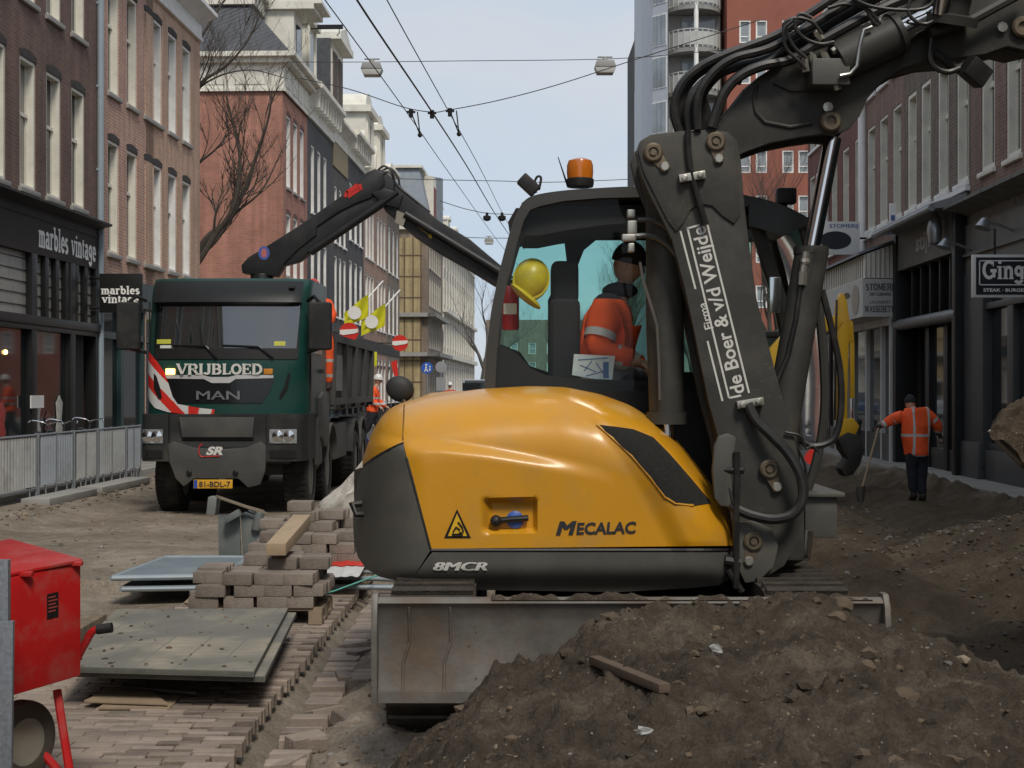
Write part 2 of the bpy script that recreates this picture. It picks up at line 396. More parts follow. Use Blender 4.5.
WHITE = mat('white_paint', (.80,.79,.76), .45, var=.06, dirt=(.4,.38,.34), damt=.4, dsc=2)
CREAM = mat('cream_paint', (.74,.71,.62), .5, var=.06, dirt=(.35,.32,.27), damt=.45, dsc=1.2)
STONE = mat('grey_stone', (.3,.29,.27), .8, var=.15, bump=.2)
BLACKPAINT = mat('black_paint', (.016,.016,.016), .4, var=.2, spec=.3)
DARKTRIM = mat('dark_trim', (.028,.026,.025), .55, var=.2, spec=.3, dirt=(.09,.085,.08), damt=.5)
GLASS = mat('window_glass', (.02,.024,.026), .04, var=.5, sc=.8, spec=.9)
def splatter(m, col=(.16,.12,.08), sc=38, amt=.75, patch=2.2):
    """dried mud specks, thicker in patches"""
    nt=m.node_tree; nd=nt.nodes; lk=nt.links; b=nd['Principled BSDF']; src=b.inputs['Base Color'].links[0].from_socket
    tc=nd.new('ShaderNodeTexCoord'); vo=nd.new('ShaderNodeTexVoronoi'); vo.inputs['Scale'].default_value=sc; lk.new(tc.outputs['Object'],vo.inputs['Vector'])
    n=nd.new('ShaderNodeTexNoise'); n.inputs['Scale'].default_value=patch; n.inputs['Detail'].default_value=4; lk.new(tc.outputs['Object'],n.inputs['Vector'])
    th=nd.new('ShaderNodeMapRange'); th.inputs[1].default_value=.42; th.inputs[2].default_value=.75; th.inputs[3].default_value=.03; th.inputs[4].default_value=.30; lk.new(n.outputs['Fac'],th.inputs[0])
    sp=nd.new('ShaderNodeSeparateColor'); lk.new(vo.outputs['Color'],sp.inputs[0]); mu=nd.new('ShaderNodeMath'); mu.operation='MULTIPLY'; lk.new(sp.outputs[0],mu.inputs[0]); lk.new(th.outputs[0],mu.inputs[1])
    lt=nd.new('ShaderNodeMath'); lt.operation='LESS_THAN'; lk.new(vo.outputs['Distance'],lt.inputs[0]); lk.new(mu.outputs[0],lt.inputs[1])
    am=nd.new('ShaderNodeMath'); am.operation='MULTIPLY'; am.inputs[1].default_value=amt; lk.new(lt.outputs[0],am.inputs[0])
    mx=nd.new('ShaderNodeMix'); mx.data_type='RGBA'; lk.new(am.outputs[0],mx.inputs['Factor']); lk.new(src,mx.inputs[6]); mx.inputs[7].default_value=tuple(col)+(1,); lk.new(mx.outputs[2],b.inputs['Base Color'])
def glass_random(m):
    nt=m.node_tree; nd=nt.nodes; lk=nt.links; b=nd['Principled BSDF']; src=b.inputs['Base Color'].links[0].from_socket
    oi=nd.new('ShaderNodeObjectInfo'); gt=nd.new('ShaderNodeMapRange'); gt.inputs[1].default_value=.55; gt.inputs[2].default_value=.95; gt.inputs[4].default_value=.8; lk.new(oi.outputs['Random'],gt.inputs[0])
    mx=nd.new('ShaderNodeMix'); mx.data_type='RGBA'; lk.new(gt.outputs[0],mx.inputs['Factor']); lk.new(src,mx.inputs[6]); mx.inputs[7].default_value=(.32,.30,.26,1); lk.new(mx.outputs[2],b.inputs['Base Color'])
UPGLASS = mat('upper_window_glass', (.02,.024,.026), .05, var=.5, sc=.8, spec=.9); glass_random(UPGLASS)
def glazing(name, tint, rough=0.02, mixf=.75):
    """real thin glass: transparent tint with a clear reflection on top"""
    if name in _m: return _m[name]
    m = bpy.data.materials.new(name); m.use_nodes=True; nt=m.node_tree; nd=nt.nodes; lk=nt.links
    for n in list(nd):
        if n.type!='OUTPUT_MATERIAL': nd.remove(n)
    out=[n for n in nd if n.type=='OUTPUT_MATERIAL'][0]
    tr=nd.new('ShaderNodeBsdfTransparent'); tr.inputs[0].default_value=tuple(tint)+(1,)
    gl=nd.new('ShaderNodeBsdfGlossy'); gl.inputs['Roughness'].default_value=rough
    fr=nd.new('ShaderNodeFresnel'); fr.inputs[0].default_value=1.28
    mx=nd.new('ShaderNodeMixShader'); lk.new(fr.outputs[0], mx.inputs[0]); lk.new(tr.outputs[0], mx.inputs[1]); lk.new(gl.outputs[0], mx.inputs[2]); lk.new(mx.outputs[0], out.inputs[0])
    _m[name]=m; return m

# ---------------------------------------------------------------- camera, sky, light
cam = bpy.data.cameras.new('camera'); co = bpy.data.objects.new('camera', cam); COL.objects.link(co)
cam.sensor_width = 36; cam.lens = 36*F/1024; cam.clip_start=.1; cam.clip_end=3000; cam.shift_y = 4/1024
co.location=(0,0,EYE); co.rotation_euler=(R(90),0,0); SC.camera=co
W = bpy.data.worlds.new('World'); SC.world=W; W.use_nodes=True; nt=W.node_tree; nd=nt.nodes; lk=nt.links
bg=nd['Background']
SUN_EL, SUN_AZ = 50.0, 163.0        # degrees; azimuth clockwise from +Y
sk=nd.new('ShaderNodeTexSky'); sk.sky_type='NISHITA'; sk.sun_disc=False; sk.sun_elevation=R(SUN_EL); sk.sun_rotation=R(SUN_AZ); sk.dust_density=1.5
tc=nd.new('ShaderNodeTexCoord'); mp=nd.new('ShaderNodeMapping'); mp.inputs['Scale'].default_value=(1.2,1.2,3.2); lk.new(tc.outputs['Generated'], mp.inputs[0])
nz=nd.new('ShaderNodeTexNoise'); nz.inputs['Scale'].default_value=2.2; nz.inputs['Detail'].default_value=5; nz.inputs['Roughness'].default_value=.5; lk.new(mp.outputs[0], nz.inputs['Vector'])
rp=nd.new('ShaderNodeMapRange'); rp.inputs[1].default_value=.36; rp.inputs[2].default_value=.64; rp.inputs[3].default_value=.25; rp.inputs[4].default_value=1.0; lk.new(nz.outputs['Fac'], rp.inputs[0])
sx=nd.new('ShaderNodeVectorMath'); sx.operation='SCALE'; sx.inputs['Scale'].default_value=.8; lk.new(sk.outputs[0], sx.inputs[0])
# thin cloud veil over the blue (values are radiance before the background strength)
cl=nd.new('ShaderNodeMix'); cl.data_type='RGBA'; lk.new(rp.outputs[0], cl.inputs['Factor']); cl.inputs[6].default_value=(4.7,5.8,7.2,1); cl.inputs[7].default_value=(6.1,6.4,6.8,1)
mx=nd.new('ShaderNodeMix'); mx.data_type='RGBA'; mx.inputs['Factor'].default_value=.86
lk.new(sx.outputs[0], mx.inputs[6]); lk.new(cl.outputs[2], mx.inputs[7])
lk.new(mx.outputs[2], bg.inputs[0]); bg.inputs[1].default_value=.085
sl=bpy.data.lights.new('sun','SUN'); sl.energy=1.6; sl.angle=R(14); sl.color=(1,.93,.82); so=bpy.data.objects.new('sun',sl); COL.objects.link(so)
sd=Vector((math.sin(R(SUN_AZ))*math.cos(R(SUN_EL)), math.cos(R(SUN_AZ))*math.cos(R(SUN_EL)), math.sin(R(SUN_EL))))
so.rotation_euler=sd.to_track_quat('Z','Y').to_euler(); so.location=(0,0,30)
SC.view_settings.view_transform='Standard'; SC.view_settings.look='None'; SC.view_settings.exposure=0.44; SC.view_settings.gamma=1
SC.cycles.max_bounces=6; SC.cycles.diffuse_bounces=3; SC.cycles.glossy_bounces=3; SC.cycles.transparent_max_bounces=16; SC.cycles.use_denoising=True
# ================================================================ ground
def uv_of(x, y):
    p = Vector((x, y, 0)); return p.dot(RV), p.dot(DV)
def ground_h(x, y):
    u, v = uv_of(x, y)
    z = 0.0
    n = N(x,y,0,.6)*.03 + N(x,y,1,2.2)*.014 + N(x,y,2,7)*.006
    dug = smoothstep(-1.45, -1.15, x) if y < 13.2 else smoothstep(.9, 1.9, x)
    dug *= 1 - smoothstep(6.55, 6.95, u + N(x,y,5,.9)*.35 + N(x,y,6,4)*.16)
    z -= (.16+.07*smoothstep(14,18,v))*dug*(1-smoothstep(30, 44, v))
    n += dug*(N(x,y,3,1.1)*.11+abs(N(x,y,4,3.2))*.10+N(x,y,14,9)*.03)
    # rubble bank along the right of the dug strip
    bank = math.exp(-((u-4.7-N(x,y,7,.5)*.4)/1.15)**2)*smoothstep(5,7.5,v)*(1-smoothstep(13.5,17.5,v))
    z += bank*(.72+N(x,y,8,.8)*.16)
    # dark soil heap behind the right track
    z += .5*math.exp(-((x-2.9)/.75)**2-((y-12.2)/1.5)**2)
    # trench in front of the shops, with a ragged sandy lip
    z -= .22*math.exp(-((u-5.3)/.5)**2)*smoothstep(16,19,v)*(1-smoothstep(30,34,v))
    lip = math.exp(-((u-7.0)/.2)**2)*smoothstep(14,17,v)*(1-smoothstep(28,32,v))
    z += .09*smoothstep(-1.12,-.8,x)*(1-smoothstep(-.5,-.3,x))*smoothstep(4.5,5.5,y)*(1-smoothstep(8.5,10,y))*(1+N(x,y,31,3)*1.2+N(x,y,32,9)*.6)
    z += lip*(.12+.2*N(x,y,9,2.5)+.12*N(x,y,19,7))
    # the truck stands a little lower
    z -= .15*smoothstep(15,19,y)*(1-smoothstep(33,38,y))*smoothstep(-7.3,-6.3,x)*(1-smoothstep(-1.5,1,x))
    # under the pavers
    if -7.6 < x < -1.2 and 3.5 < y < 12.9: z = min(z, 0) - .10; n *= .4
    if abs(u) > 7.2: n *= .3
    w=math.exp(-((x-6.98)**2+(y-24.0)**2)/.5)
    return (z + n)*(1-w) + (-.125)*w
def coords(a, b, fine_a, fine_b, step, g=1.18):
    out=[]; x=fine_a
    while x < fine_b: out.append(x); x += step
    s=step; x=fine_b
    while x < b: out.append(x); s*=g; x+=s
    out.append(b); s=step*g; x=fine_a-s; pre=[]
    while x > a: pre.append(x); s*=g; x-=s
    pre.append(a); return pre[::-1]+out
xs = coords(-700, 700, -2.2, 8.3, .06, 1.09); ys = coords(-60, 1500, 4.6, 27.0, .075, 1.05)
vs=[]; fs=[]
for y in ys:
    for x in xs: vs.append((x, y, ground_h(x, y) if (abs(x)<40 and y<120) else -.02))
nx=len(xs)
for j in range(len(ys)-1):
    for i in range(nx-1):
        a=j*nx+i; fs.append((a,a+1,a+nx+1,a+nx))
# material zones by position: pale trodden sand left, dark wet soil right
def ground_material():
    m = soil_mat('street_soil', (.15,.122,.094), (.225,.188,.147), (.335,.29,.235), 45, .7, .015, .9)
    nt=m.node_tree; nd=nt.nodes; lk=nt.links; b=nd['Principled BSDF']
    src=b.inputs['Base Color'].links[0].from_socket
    geo=nd.new('ShaderNodeNewGeometry'); sp=nd.new('ShaderNodeSeparateXYZ'); lk.new(geo.outputs['Position'], sp.inputs[0])
    nz=nd.new('ShaderNodeTexNoise'); nz.inputs['Scale'].default_value=.8; nz.inputs['Detail'].default_value=6; lk.new(geo.outputs['Position'], nz.inputs['Vector'])
    a=nd.new('ShaderNodeMath'); a.operation='MULTIPLY_ADD'; a.inputs[1].default_value=2.2; lk.new(nz.outputs['Fac'], a.inputs[0]); lk.new(sp.outputs[0], a.inputs[2])
    mr=nd.new('ShaderNodeMapRange'); mr.inputs[1].default_value=.4; mr.inputs[2].default_value=2.3; lk.new(a.outputs[0], mr.inputs[0])
    # the sandy side by the shops is paler again
    mr2=nd.new('ShaderNodeMapRange'); mr2.inputs[1].default_value=8.9; mr2.inputs[2].default_value=9.6; mr2.inputs[3].default_value=1; mr2.inputs[4].default_value=.15; lk.new(a.outputs[0], mr2.inputs[0])
    mm=nd.new('ShaderNodeMath'); mm.operation='MULTIPLY'; lk.new(mr.outputs[0], mm.inputs[0]); lk.new(mr2.outputs[0], mm.inputs[1])
    dk=nd.new('ShaderNodeVectorMath'); dk.operation='MULTIPLY'; dk.inputs[1].default_value=(.34,.305,.255); lk.new(src, dk.inputs[0])
    mx=nd.new('ShaderNodeMix'); mx.data_type='RGBA'; lk.new(mm.outputs[0], mx.inputs['Factor']); lk.new(src, mx.inputs[6]); lk.new(dk.outputs[0], mx.inputs[7])
    lk.new(mx.outputs[2], b.inputs['Base Color']); return m
g=MB(); g.add(vs, fs); go=g.build('ground', ground_material(), smooth=True, fixn=False, origin=(0,0,0), angle=180)
tag(go, kind='structure')

# pavements in front of the houses (kerb is a real step)
PAV = mat('paving_slab', (.25,.235,.215), .85, var=.2, sc=2, bump=.3, dirt=(.16,.14,.115), damt=.7, dsc=1.5)
def strip(name, u0, u1, v0, v1, z0, z1, m, bev=0.01):
    b=MB(); ps=[S(u0,v0),S(u1,v0),S(u1,v1),S(u0,v1)]
    b.add([p+V((0,0,z0)) for p in ps]+[p+V((0,0,z1)) for p in ps], [(0,3,2,1),(4,5,6,7),(0,1,5,4),(1,2,6,5),(2,3,7,6),(3,0,4,7)])
    return tag(b.build(name, m, bevel=bev), kind='structure')
strip('left_pavement', -14, -8.75, 14, 150, -.2, .10, PAV)
strip('left_kerb', -8.745, -8.6, 14, 150, -.2, .115, STONE)
strip('right_pavement', 7.3, 12, 14.0, 150, -.3, .05, PAV)
strip('far_road', -8.55, 8.0, 48, 400, -.3, .03, mat('asphalt', (.07,.07,.07), .85, var=.2, sc=1.5))

# ---------------------------------------------------------------- clay pavers laid in the street
PAVER = mat('clay_paver', (.25,.20,.165), .85, var=.25, sc=5, island=.33, bump=.3, bsc=60, dirt=(.3,.25,.195), damt=.75, dsc=3)
b=MB(); rr=random.Random(3)
def paver(b, cx, cy, z, lx=.21, ly=.095, lz=.075, rot=0.0, tilt=0.0):
    T=Matrix.Translation((cx,cy,z))@Matrix.Rotation(rot,4,'Z')@Matrix.Rotation(tilt,4,'X')
    c=.006
    x,y=lx/2,ly/2
    vs=[(-x,-y,-lz),(x,-y,-lz),(x,y,-lz),(-x,y,-lz),(-x,-y,-c),(x,-y,-c),(x,y,-c),(-x,y,-c),(-x+c,-y+c,0),(x-c,-y+c,0),(x-c,y-c,0),(-x+c,y-c,0)]
    fs=[(0,1,5,4),(1,2,6,5),(2,3,7,6),(3,0,4,7),(4,5,9,8),(5,6,10,9),(6,7,11,10),(7,4,8,11),(8,9,10,11)]
    b.add(vs, fs, 0, T)
row=0; y=4.6
while y < 12.6:
    x1 = -1.38 + (.0 if (row//2)%2 else -.105) + N(0,y,0,.5)*.05 + rr.uniform(-.008,.008)
    left = -4.6 if y < 10.2 else -2.6
    x = x1 - .105
    while x > left:
        if x < -4 or True:
            zz = N(x,y,0,.9)*.018 + rr.uniform(-.003,.003)
            paver(b, x-(.1075 if row%2 and x<x1-.2 else 0), y+rr.uniform(-.002,.002), zz, ly=.0505, rot=rr.uniform(-.012,.012), tilt=rr.uniform(-.015,.015))
        x -= .2155
    y += .0545; row += 1
po=b.build('brick_paving', PAVER, fixn=False); tag(po, kind='structure')
# the loose lower row beside the toothed edge
b=MB(); y=6.6
while y < 13.2:
    w = 1 if y < 9 else 2
    for k in range(w):
        if rr.random() < (.62 if y<9 else .92):
            paver(b, -1.17+k*.21+rr.uniform(-.02,.02)+(.02 if w==1 else 0), y, -.082+rr.uniform(-.012,.01), rot=rr.uniform(-.12,.12), tilt=rr.uniform(-.05,.05))
    y += .108
for i in range(16):
    paver(b, rr.uniform(-1.15,-.75), rr.uniform(6.0,10.5), -.07+rr.uniform(0,.02), rot=rr.uniform(0,3), tilt=rr.uniform(-.3,.3))
tag(b.build('gutter_pavers', PAVER, fixn=False), kind='structure')

# ---------------------------------------------------------------- rubble and clods
def rocks(name, mats, pts, seed, sizes):
    r=random.Random(seed); b=MB()
    base=bmesh.new(); bmesh.ops.create_icosphere(base, subdivisions=1, radius=1); bv=[v.co.copy() for v in base.verts]; bf=[tuple(v.index for v in f.verts) for f in base.faces]; base.free()
    for p in pts:
        s=r.uniform(*sizes)*(1 if r.random()<.9 else 1.7)
        T=Matrix.Translation(p)@Matrix.Rotation(r.uniform(0,6.28),4,'Z')@Matrix.Rotation(r.uniform(-.5,.5),4,'X')@Matrix.Diagonal((s*r.uniform(.8,1.5),s*r.uniform(.7,1.1),s*r.uniform(.45,.8),1))
        b.add([v*(1+r.uniform(-.22,.22)) for v in bv], bf, r.randrange(len(mats)), T)
    return b.build(name, mats, fixn=False)
CLOD = mat('soil_clod', (.105,.078,.053), .95, var=.3, sc=20, island=.35, bump=.4)
GRIT = mat('pale_stone', (.165,.15,.135), .85, var=.2, sc=9, island=.45)
SANDC = mat('sand_clod', (.2,.16,.115), .95, var=.3, sc=14, island=.35)
pts=[]
for i in range(2600):
    u=rr.gauss(4.3,1.1); v=rr.uniform(6.5,17); p=S(u,v); 
    if p.x>7.3 or p.x<1.95: continue
    pts.append(V((p.x,p.y,ground_h(p.x,p.y)+.004)))
tag(rocks('bank_rubble', [CLOD,CLOD,CLOD,CLOD,CLOD,CLOD,GRIT], pts, 5, (.007,.023)), kind='stuff', label='grey rubble and soil clods strewn over the dug bank at right', cat='rubble')
pts=[]
for i in range(1500):
    x=rr.uniform(-1.1,6.5); y=rr.uniform(13,30); u,v=uv_of(x,y)
    if u>6.9: continue
    pts.append(V((x,y,ground_h(x,y)+.004)))
sp_=[]
for i in range(420):
    x=rr.uniform(-1.2,-.45); y=rr.uniform(5,9.4); sp_.append(V((x,y,ground_h(x,y)+.001)))
tag(rocks('sand_lumps', [SANDC,SANDC,GRIT], sp_, 16, (.006,.02)), kind='stuff', label='sandy lumps lying beside the toothed paving edge', cat='sand')
tag(rocks('trench_clods', [CLOD,SANDC,CLOD,GRIT], pts, 6, (.012,.035)), kind='stuff', label='loose clods on the floor of the dug-out street', cat='soil clods')
pts=[]
for i in range(700):
    x=rr.uniform(-8.3,-1.7); y=rr.uniform(10.3,26); u,v=uv_of(x,y)
    if u<-8.2: continue
    k = abs(N(x,y,0,.4))
    if k<.08 and rr.random()<.7: continue
    pts.append(V((x,y,ground_h(x,y)+.004)))
for i in range(260):
    v=rr.uniform(15,32); p=S(-7.9+rr.gauss(0,.25),v); pts.append(V((p.x,p.y,ground_h(p.x,p.y)+.01)))
tag(rocks('road_grit', [SANDC,GRIT,SANDC], pts, 8, (.01,.032)), kind='stuff', label='sandy grit scattered over the unpaved roadway', cat='grit')

# ---------------------------------------------------------------- the heap of earth in front of the blade
CREST=[(-1.4,-.2),(-.68,-.13),(-.47,.20),(-.25,.36),(-.08,.54),(.13,.57),(.22,.615),(.36,.70),(.53,.765),(.67,.77),(.99,.79),(1.22,.805),(1.34,.80),(1.46,.77),(1.8,.66),(2.2,.5),(2.6,.35),(3.2,.1),(4.2,-.2)]
def heap_h(x, y):
    xe = x + .10*(6.3-y)*smoothstep(1.2,-.5,x) - .16*(6.3-y)*smoothstep(1.0,2.4,x)
    h = interp(xe, CREST)
    if y <= 6.3: g = 1 - .05*(6.3-y) - .115*max(0,6.3-y)**1.25
    else: g = 1 - smoothstep(6.35, 7.15, y)*1.0
    h = (h+.2)*max(g,-.2) - .2
    w = smoothstep(-.2,.3,h)
    h += w*(N(x,y,0,1.3)*.07 + N(x,y,1,3.5)*.05) + N(x,y,2,8)*.036 + (abs(N(x,y,3,15))-.25)*.045 + N(x,y,4,30)*.018
    vd=noise.voronoi(Vector((x*9,y*9,0)))[0]; h += .06*max(0,.55-vd[0])*(N(x,y,21,1.1)>-.15)
    vd=noise.voronoi(Vector((x*24,y*24,3)))[0]; h += .03*max(0,.6-vd[0])
    # a few terraces left by the bucket
    h += w*.02*math.sin((y*1.0+N(x,y,6,.8)*.6)*9)
    return h
m=MB(); nxx,nyy=430,310
m.grid(lambda u,v:(lerp(-1.5,4.2,u), lerp(3.0,7.2,v), heap_h(lerp(-1.5,4.2,u), lerp(3.0,7.2,v))), nxx, nyy)
HEAP = soil_mat('heap_soil', (.044,.035,.026), (.082,.065,.048), (.148,.120,.092), 70, 1.0, .02, 2.2)
tag(m.build('earth_heap', HEAP, smooth=True, angle=180, fixn=False), 'dark brown heap of dug earth piled in front of the dozer blade', 'earth heap')
pts=[]
for i in range(900):
    x=rr.uniform(-.6,3.3); y=rr.uniform(3.6,6.6); h=heap_h(x,y)
    if h>0: pts.append(V((x,y,h-.002)))
tag(rocks('heap_clods', [CLOD,CLOD,CLOD,CLOD,CLOD,CLOD,CLOD,SANDC,GRIT], pts, 11, (.005,.017)), 'clods and small stones lying loose on the earth heap', 'soil clods', kind='stuff')
pts=[]
for i in range(170):
    x=rr.uniform(-.6,3.0); y=rr.uniform(3.8,6.5); h=heap_h(x,y)
    if h>.02: pts.append(V((x,y,h-.006)))
tag(rocks('heap_lumps', [CLOD,mat('damp_clod',(.06,.045,.032),.95,var=.3,sc=20,island=.3,bump=.5)], pts, 12, (.018,.042)), 'larger crumbling lumps of damp earth on the heap', 'soil clods', kind='stuff')
# boulder and bit of wood stuck in the heap
b=MB()
q=V((2.02,4.35,heap_h(2.02,4.35))); 
b.ball((0,0,0),(.075,.06,.05),14,9,T=Matrix.Translation(q+V((0,0,.02))))
o=b.build('cobble', mat('cobble', (.12,.1,.08), .9, var=.2, bump=.4, sc=9), smooth=True); tag(o,'round brown cobble near the lower right of the earth heap','stone')
def on_heap(px, py):
    D=6.3
    for i in range(60):
        p=at(px,py,D)
        if p.z < heap_h(p.x,p.y): D-=.05
        else: break
    D=6.4
    while D>3.2:
        p=at(px,py,D)
        if p.z > heap_h(p.x,p.y)+.0: return p
        D-=.01
    return p
a=on_heap(594,664); c=on_heap(664,690)
b=MB(); b.beam(a+V((0,-.02,.022)), c+V((0,-.03,.012)), .05, .035)
tag(b.build('wood_stake', mat('brown_wood', (.12,.085,.06), .85, var=.3, sc=18, dirt=(.08,.06,.045), damt=.6), bevel=.003), 'short brown wooden stake lying half buried on the earth heap', 'stake')
for (px,py,lb) in ((716,652,'crumpled pale scrap of foil high on the earth heap'),(644,733,'crumpled pale scrap of plastic low on the earth heap')):
    a=on_heap(px,py); b=MB(); r2=random.Random(px)
    b.ball((0,0,0),(.032,.02,.02),7,5,T=Matrix.Translation(a+V((0,-.01,.01)))); b.v=[p+V((r2.uniform(-.008,.008),r2.uniform(-.008,.008),r2.uniform(-.008,.008))) for p in b.v]
    tag(b.build('litter', mat('foil',(.42,.42,.4),.4,.3)), lb, 'litter')
# ================================================================ houses
def house_root(name, side, u, v0, v1, label, cat, group=None):
    a = math.pi/2 - PSI
    if side=='L': o=empty(name, S(-u,v0), a)
    else: o=empty(name, S(u,v1), a-math.pi)
    tag(o, label, cat, group); o['L']=v1-v0; return o
def wall_mb(b, L, z0, z1, ops, y=0.0, rev=.23, m=0):
    """front wall in local xz with openings (x0,z0,x1,z1), with reveals"""
    xs=sorted({0,L,*[o[0] for o in ops],*[o[2] for o in ops]}); zs=sorted({z0,z1,*[o[1] for o in ops],*[o[3] for o in ops]})
    for i in range(len(xs)-1):
        for j in range(len(zs)-1):
            cx=(xs[i]+xs[i+1])/2; cz=(zs[j]+zs[j+1])/2
            if any(o[0]<cx<o[2] and o[1]<cz<o[3] for o in ops): continue
            b.add([(xs[i],y,zs[j]),(xs[i+1],y,zs[j]),(xs[i+1],y,zs[j+1]),(xs[i],y,zs[j+1])],[(0,1,2,3)],m)
    for (a,c,d,e) in ops:
        b.add([(a,y,c),(a,y+rev,c),(a,y+rev,e),(a,y,e)],[(0,1,2,3)],m); b.add([(d,y,c),(d,y+rev,c),(d,y+rev,e),(d,y,e)],[(3,2,1,0)],m)
        b.add([(a,y,c),(d,y,c),(d,y+rev,c),(a,y+rev,c)],[(0,1,2,3)],m); b.add([(a,y,e),(d,y,e),(d,y+rev,e),(a,y+rev,e)],[(3,2,1,0)],m)
_wc={}
def window(parent, x, z, w, h, frame=WHITE, glass=UPGLASS, key='', bars=(.6,), sill=STONE, lintel=None, deep=.2, fw=.07, curtain=None, cross=0):
    k=(w,h,frame.name,glass.name,key,bars,sill.name if sill else 0,lintel.name if lintel else 0, curtain.name if curtain else 0)
    if k in _wc:
        src=_wc[k]
        c=src.copy(); COL.objects.link(c); c.parent=parent; c.location=(x,0,z)
        for ch in CHILD.setdefault(id(src), kids(src)):
            d=ch.copy(); COL.objects.link(d); d.parent=c
        return c
    b=MB(); y0=.02; y1=y0+deep
    b.box((-w/2,y0,0),(-w/2+fw,y1,h)); b.box((w/2-fw,y0,0),(w/2,y1,h)); b.box((-w/2+fw,y0,0),(w/2-fw,y1,fw)); b.box((-w/2+fw,y0,h-fw),(w/2-fw,y1,h))
    for t in bars: b.box((-w/2+fw,y1-.09,h*t-fw/2),(w/2-fw,y1,h*t+fw/2))
    for sx in (-1,1): b.box((min(sx*(w/2-fw),sx*(w/2-fw-.05)),y1-.06,fw),(max(sx*(w/2-fw),sx*(w/2-fw-.05)),y1-.001,h-fw))
    for i in range(cross):
        xx=-w/2+w*(i+1)/(cross+1); b.box((xx-.02,y0+.01,fw),(xx+.02,y1-.01,h-fw))
    f=b.build('window', frame, parent, world=False, fixn=True); f.location=(x,0,z)
    p=MB(); p.box((-w/2+fw/2,y1-.04,fw/2),(w/2-fw/2,y1-.028,h-fw/2)); p.build('pane', glass, f, world=False)
    if curtain:
        p=MB(); p.box((-w/2+fw,y1+.03,fw),(w/2-fw,y1+.05,h*.55)); p.build('curtain', curtain, f, world=False)
    if sill:
        p=MB(); p.box((-w/2-.08,-.07,-.10),(w/2+.08,.06,-.005)); p.build('sill', sill, f, world=False, bevel=.01)
    if lintel:
        p=MB(); n=6; pts=[(-w/2-.02,h+.0),(w/2+.02,h+.0)]+[((w/2+.03)*(1-2*i/n), h+.11+.06*math.sin(math.pi*i/n)) for i in range(n+1)]
        p.prism(pts,'y',-.008,.02); p.build('lintel', lintel, f, world=False)
    _wc[k]=f; return f
def shell(b, L, D, z0, z1, m=0, front=False):
    """sides, back and flat top of a building"""
    b.add([(0,0,z0),(0,D,z0),(0,D,z1),(0,0,z1)],[(0,1,2,3)],m); b.add([(L,0,z0),(L,D,z0),(L,D,z1),(L,0,z1)],[(3,2,1,0)],m)
    b.add([(0,D,z0),(L,D,z0),(L,D,z1),(0,D,z1)],[(0,1,2,3)],m); b.add([(0,0,z1),(L,0,z1),(L,D,z1),(0,D,z1)],[(0,1,2,3)],m)
def cornice(parent, x0, x1, z, h, out, m, name='cornice', both=False, consoles=0):
    b=MB(); o=out
    pr=[(.02,z),(-o*.18,z),(-o*.2,z+h*.12),(-o*.12,z+h*.16),(-o*.12,z+h*.55),(-o*.3,z+h*.62),(-o*.5,z+h*.72),(-o*.9,z+h*.8),(-o,z+h*.84),(-o,z+h*.97),(-o*.9,z+h),(.02,z+h)]
    b.prism(pr,'x',x0-(out*.6 if both else 0),x1+(out*.6 if both else 0))
    if consoles:
        for i in range(consoles):
            x=x0+(x1-x0)*(i+.5)/consoles; b.box((x-.06,-o*.75,z+h*.3),(x+.06,-.02,z+h*.79))
    return b.build(name, m, parent, world=False, smooth=True, angle=25)
def pipe(parent, x, z0, z1, m, r=.05):
    b=MB(); b.cyl((x,-.07,z0),(x,-.07,z1),r,n=10)
    z=z0+1
    while z<z1: b.box((x-.07,-.09,z),(x+.07,0.0,z+.05)); z+=1.8
    return b.build('downpipe', m, parent, world=False, smooth=True)

ROOF = mat('roof_tiles', (.07,.073,.08), .7, var=.25, sc=4, bump=.4, bsc=10)
def tile_mat(name, c, s=.28):
    if name in _m: return _m[name]
    m=mat(name,c,.6,var=.2,sc=2); nt=m.node_tree; nd=nt.nodes; lk=nt.links; b=nd['Principled BSDF']
    tc=nd.new('ShaderNodeTexCoord'); wv=nd.new('ShaderNodeTexWave'); wv.inputs['Scale'].default_value=.5/s; wv.bands_direction='DIAGONAL'; lk.new(tc.outputs['Object'], wv.inputs['Vector'])
    bp=nd.new('ShaderNodeBump'); bp.inputs['Distance'].default_value=.05; lk.new(wv.outputs['Fac'], bp.inputs['Height']); lk.new(bp.outputs[0], b.inputs['Normal']); return m
TILES = tile_mat('grey_pantiles', (.075,.08,.09))
ZINC = mat('zinc', (.22,.25,.28), .5, .3, var=.15)
BR_BROWN = brick('brown_brick', (.14,.075,.055), (.18,.10,.075), (.17,.135,.115), var=.2, ms=.010)
BR_PINK = brick('pink_brick', (.44,.20,.135), (.54,.27,.185), (.48,.39,.33), var=.16, ms=.014)
BR_TAN = brick('tan_brick', (.47,.245,.155), (.57,.315,.205), (.49,.40,.32), var=.16, ms=.014)
BR_RED = brick('red_brick', (.35,.14,.095), (.42,.175,.12), (.33,.22,.18), var=.2, ms=.010)
BR_DARK = brick('black_brick', (.06,.06,.066), (.085,.083,.09), (.08,.08,.082), var=.2)
BR_DARK2 = brick('charcoal_brick', (.075,.07,.065), (.105,.095,.088), (.09,.085,.08), var=.2)
BR_ORANGE = brick('orange_brick', (.34,.19,.13), (.42,.24,.17), (.35,.28,.23), var=.2)
BR_YEL = brick('yellow_brick', (.36,.27,.12), (.43,.33,.16), (.3,.25,.17), var=.2)
BR_GREYBR = brick('greybrown_brick', (.2,.155,.115), (.26,.2,.15), (.22,.18,.15), var=.2)
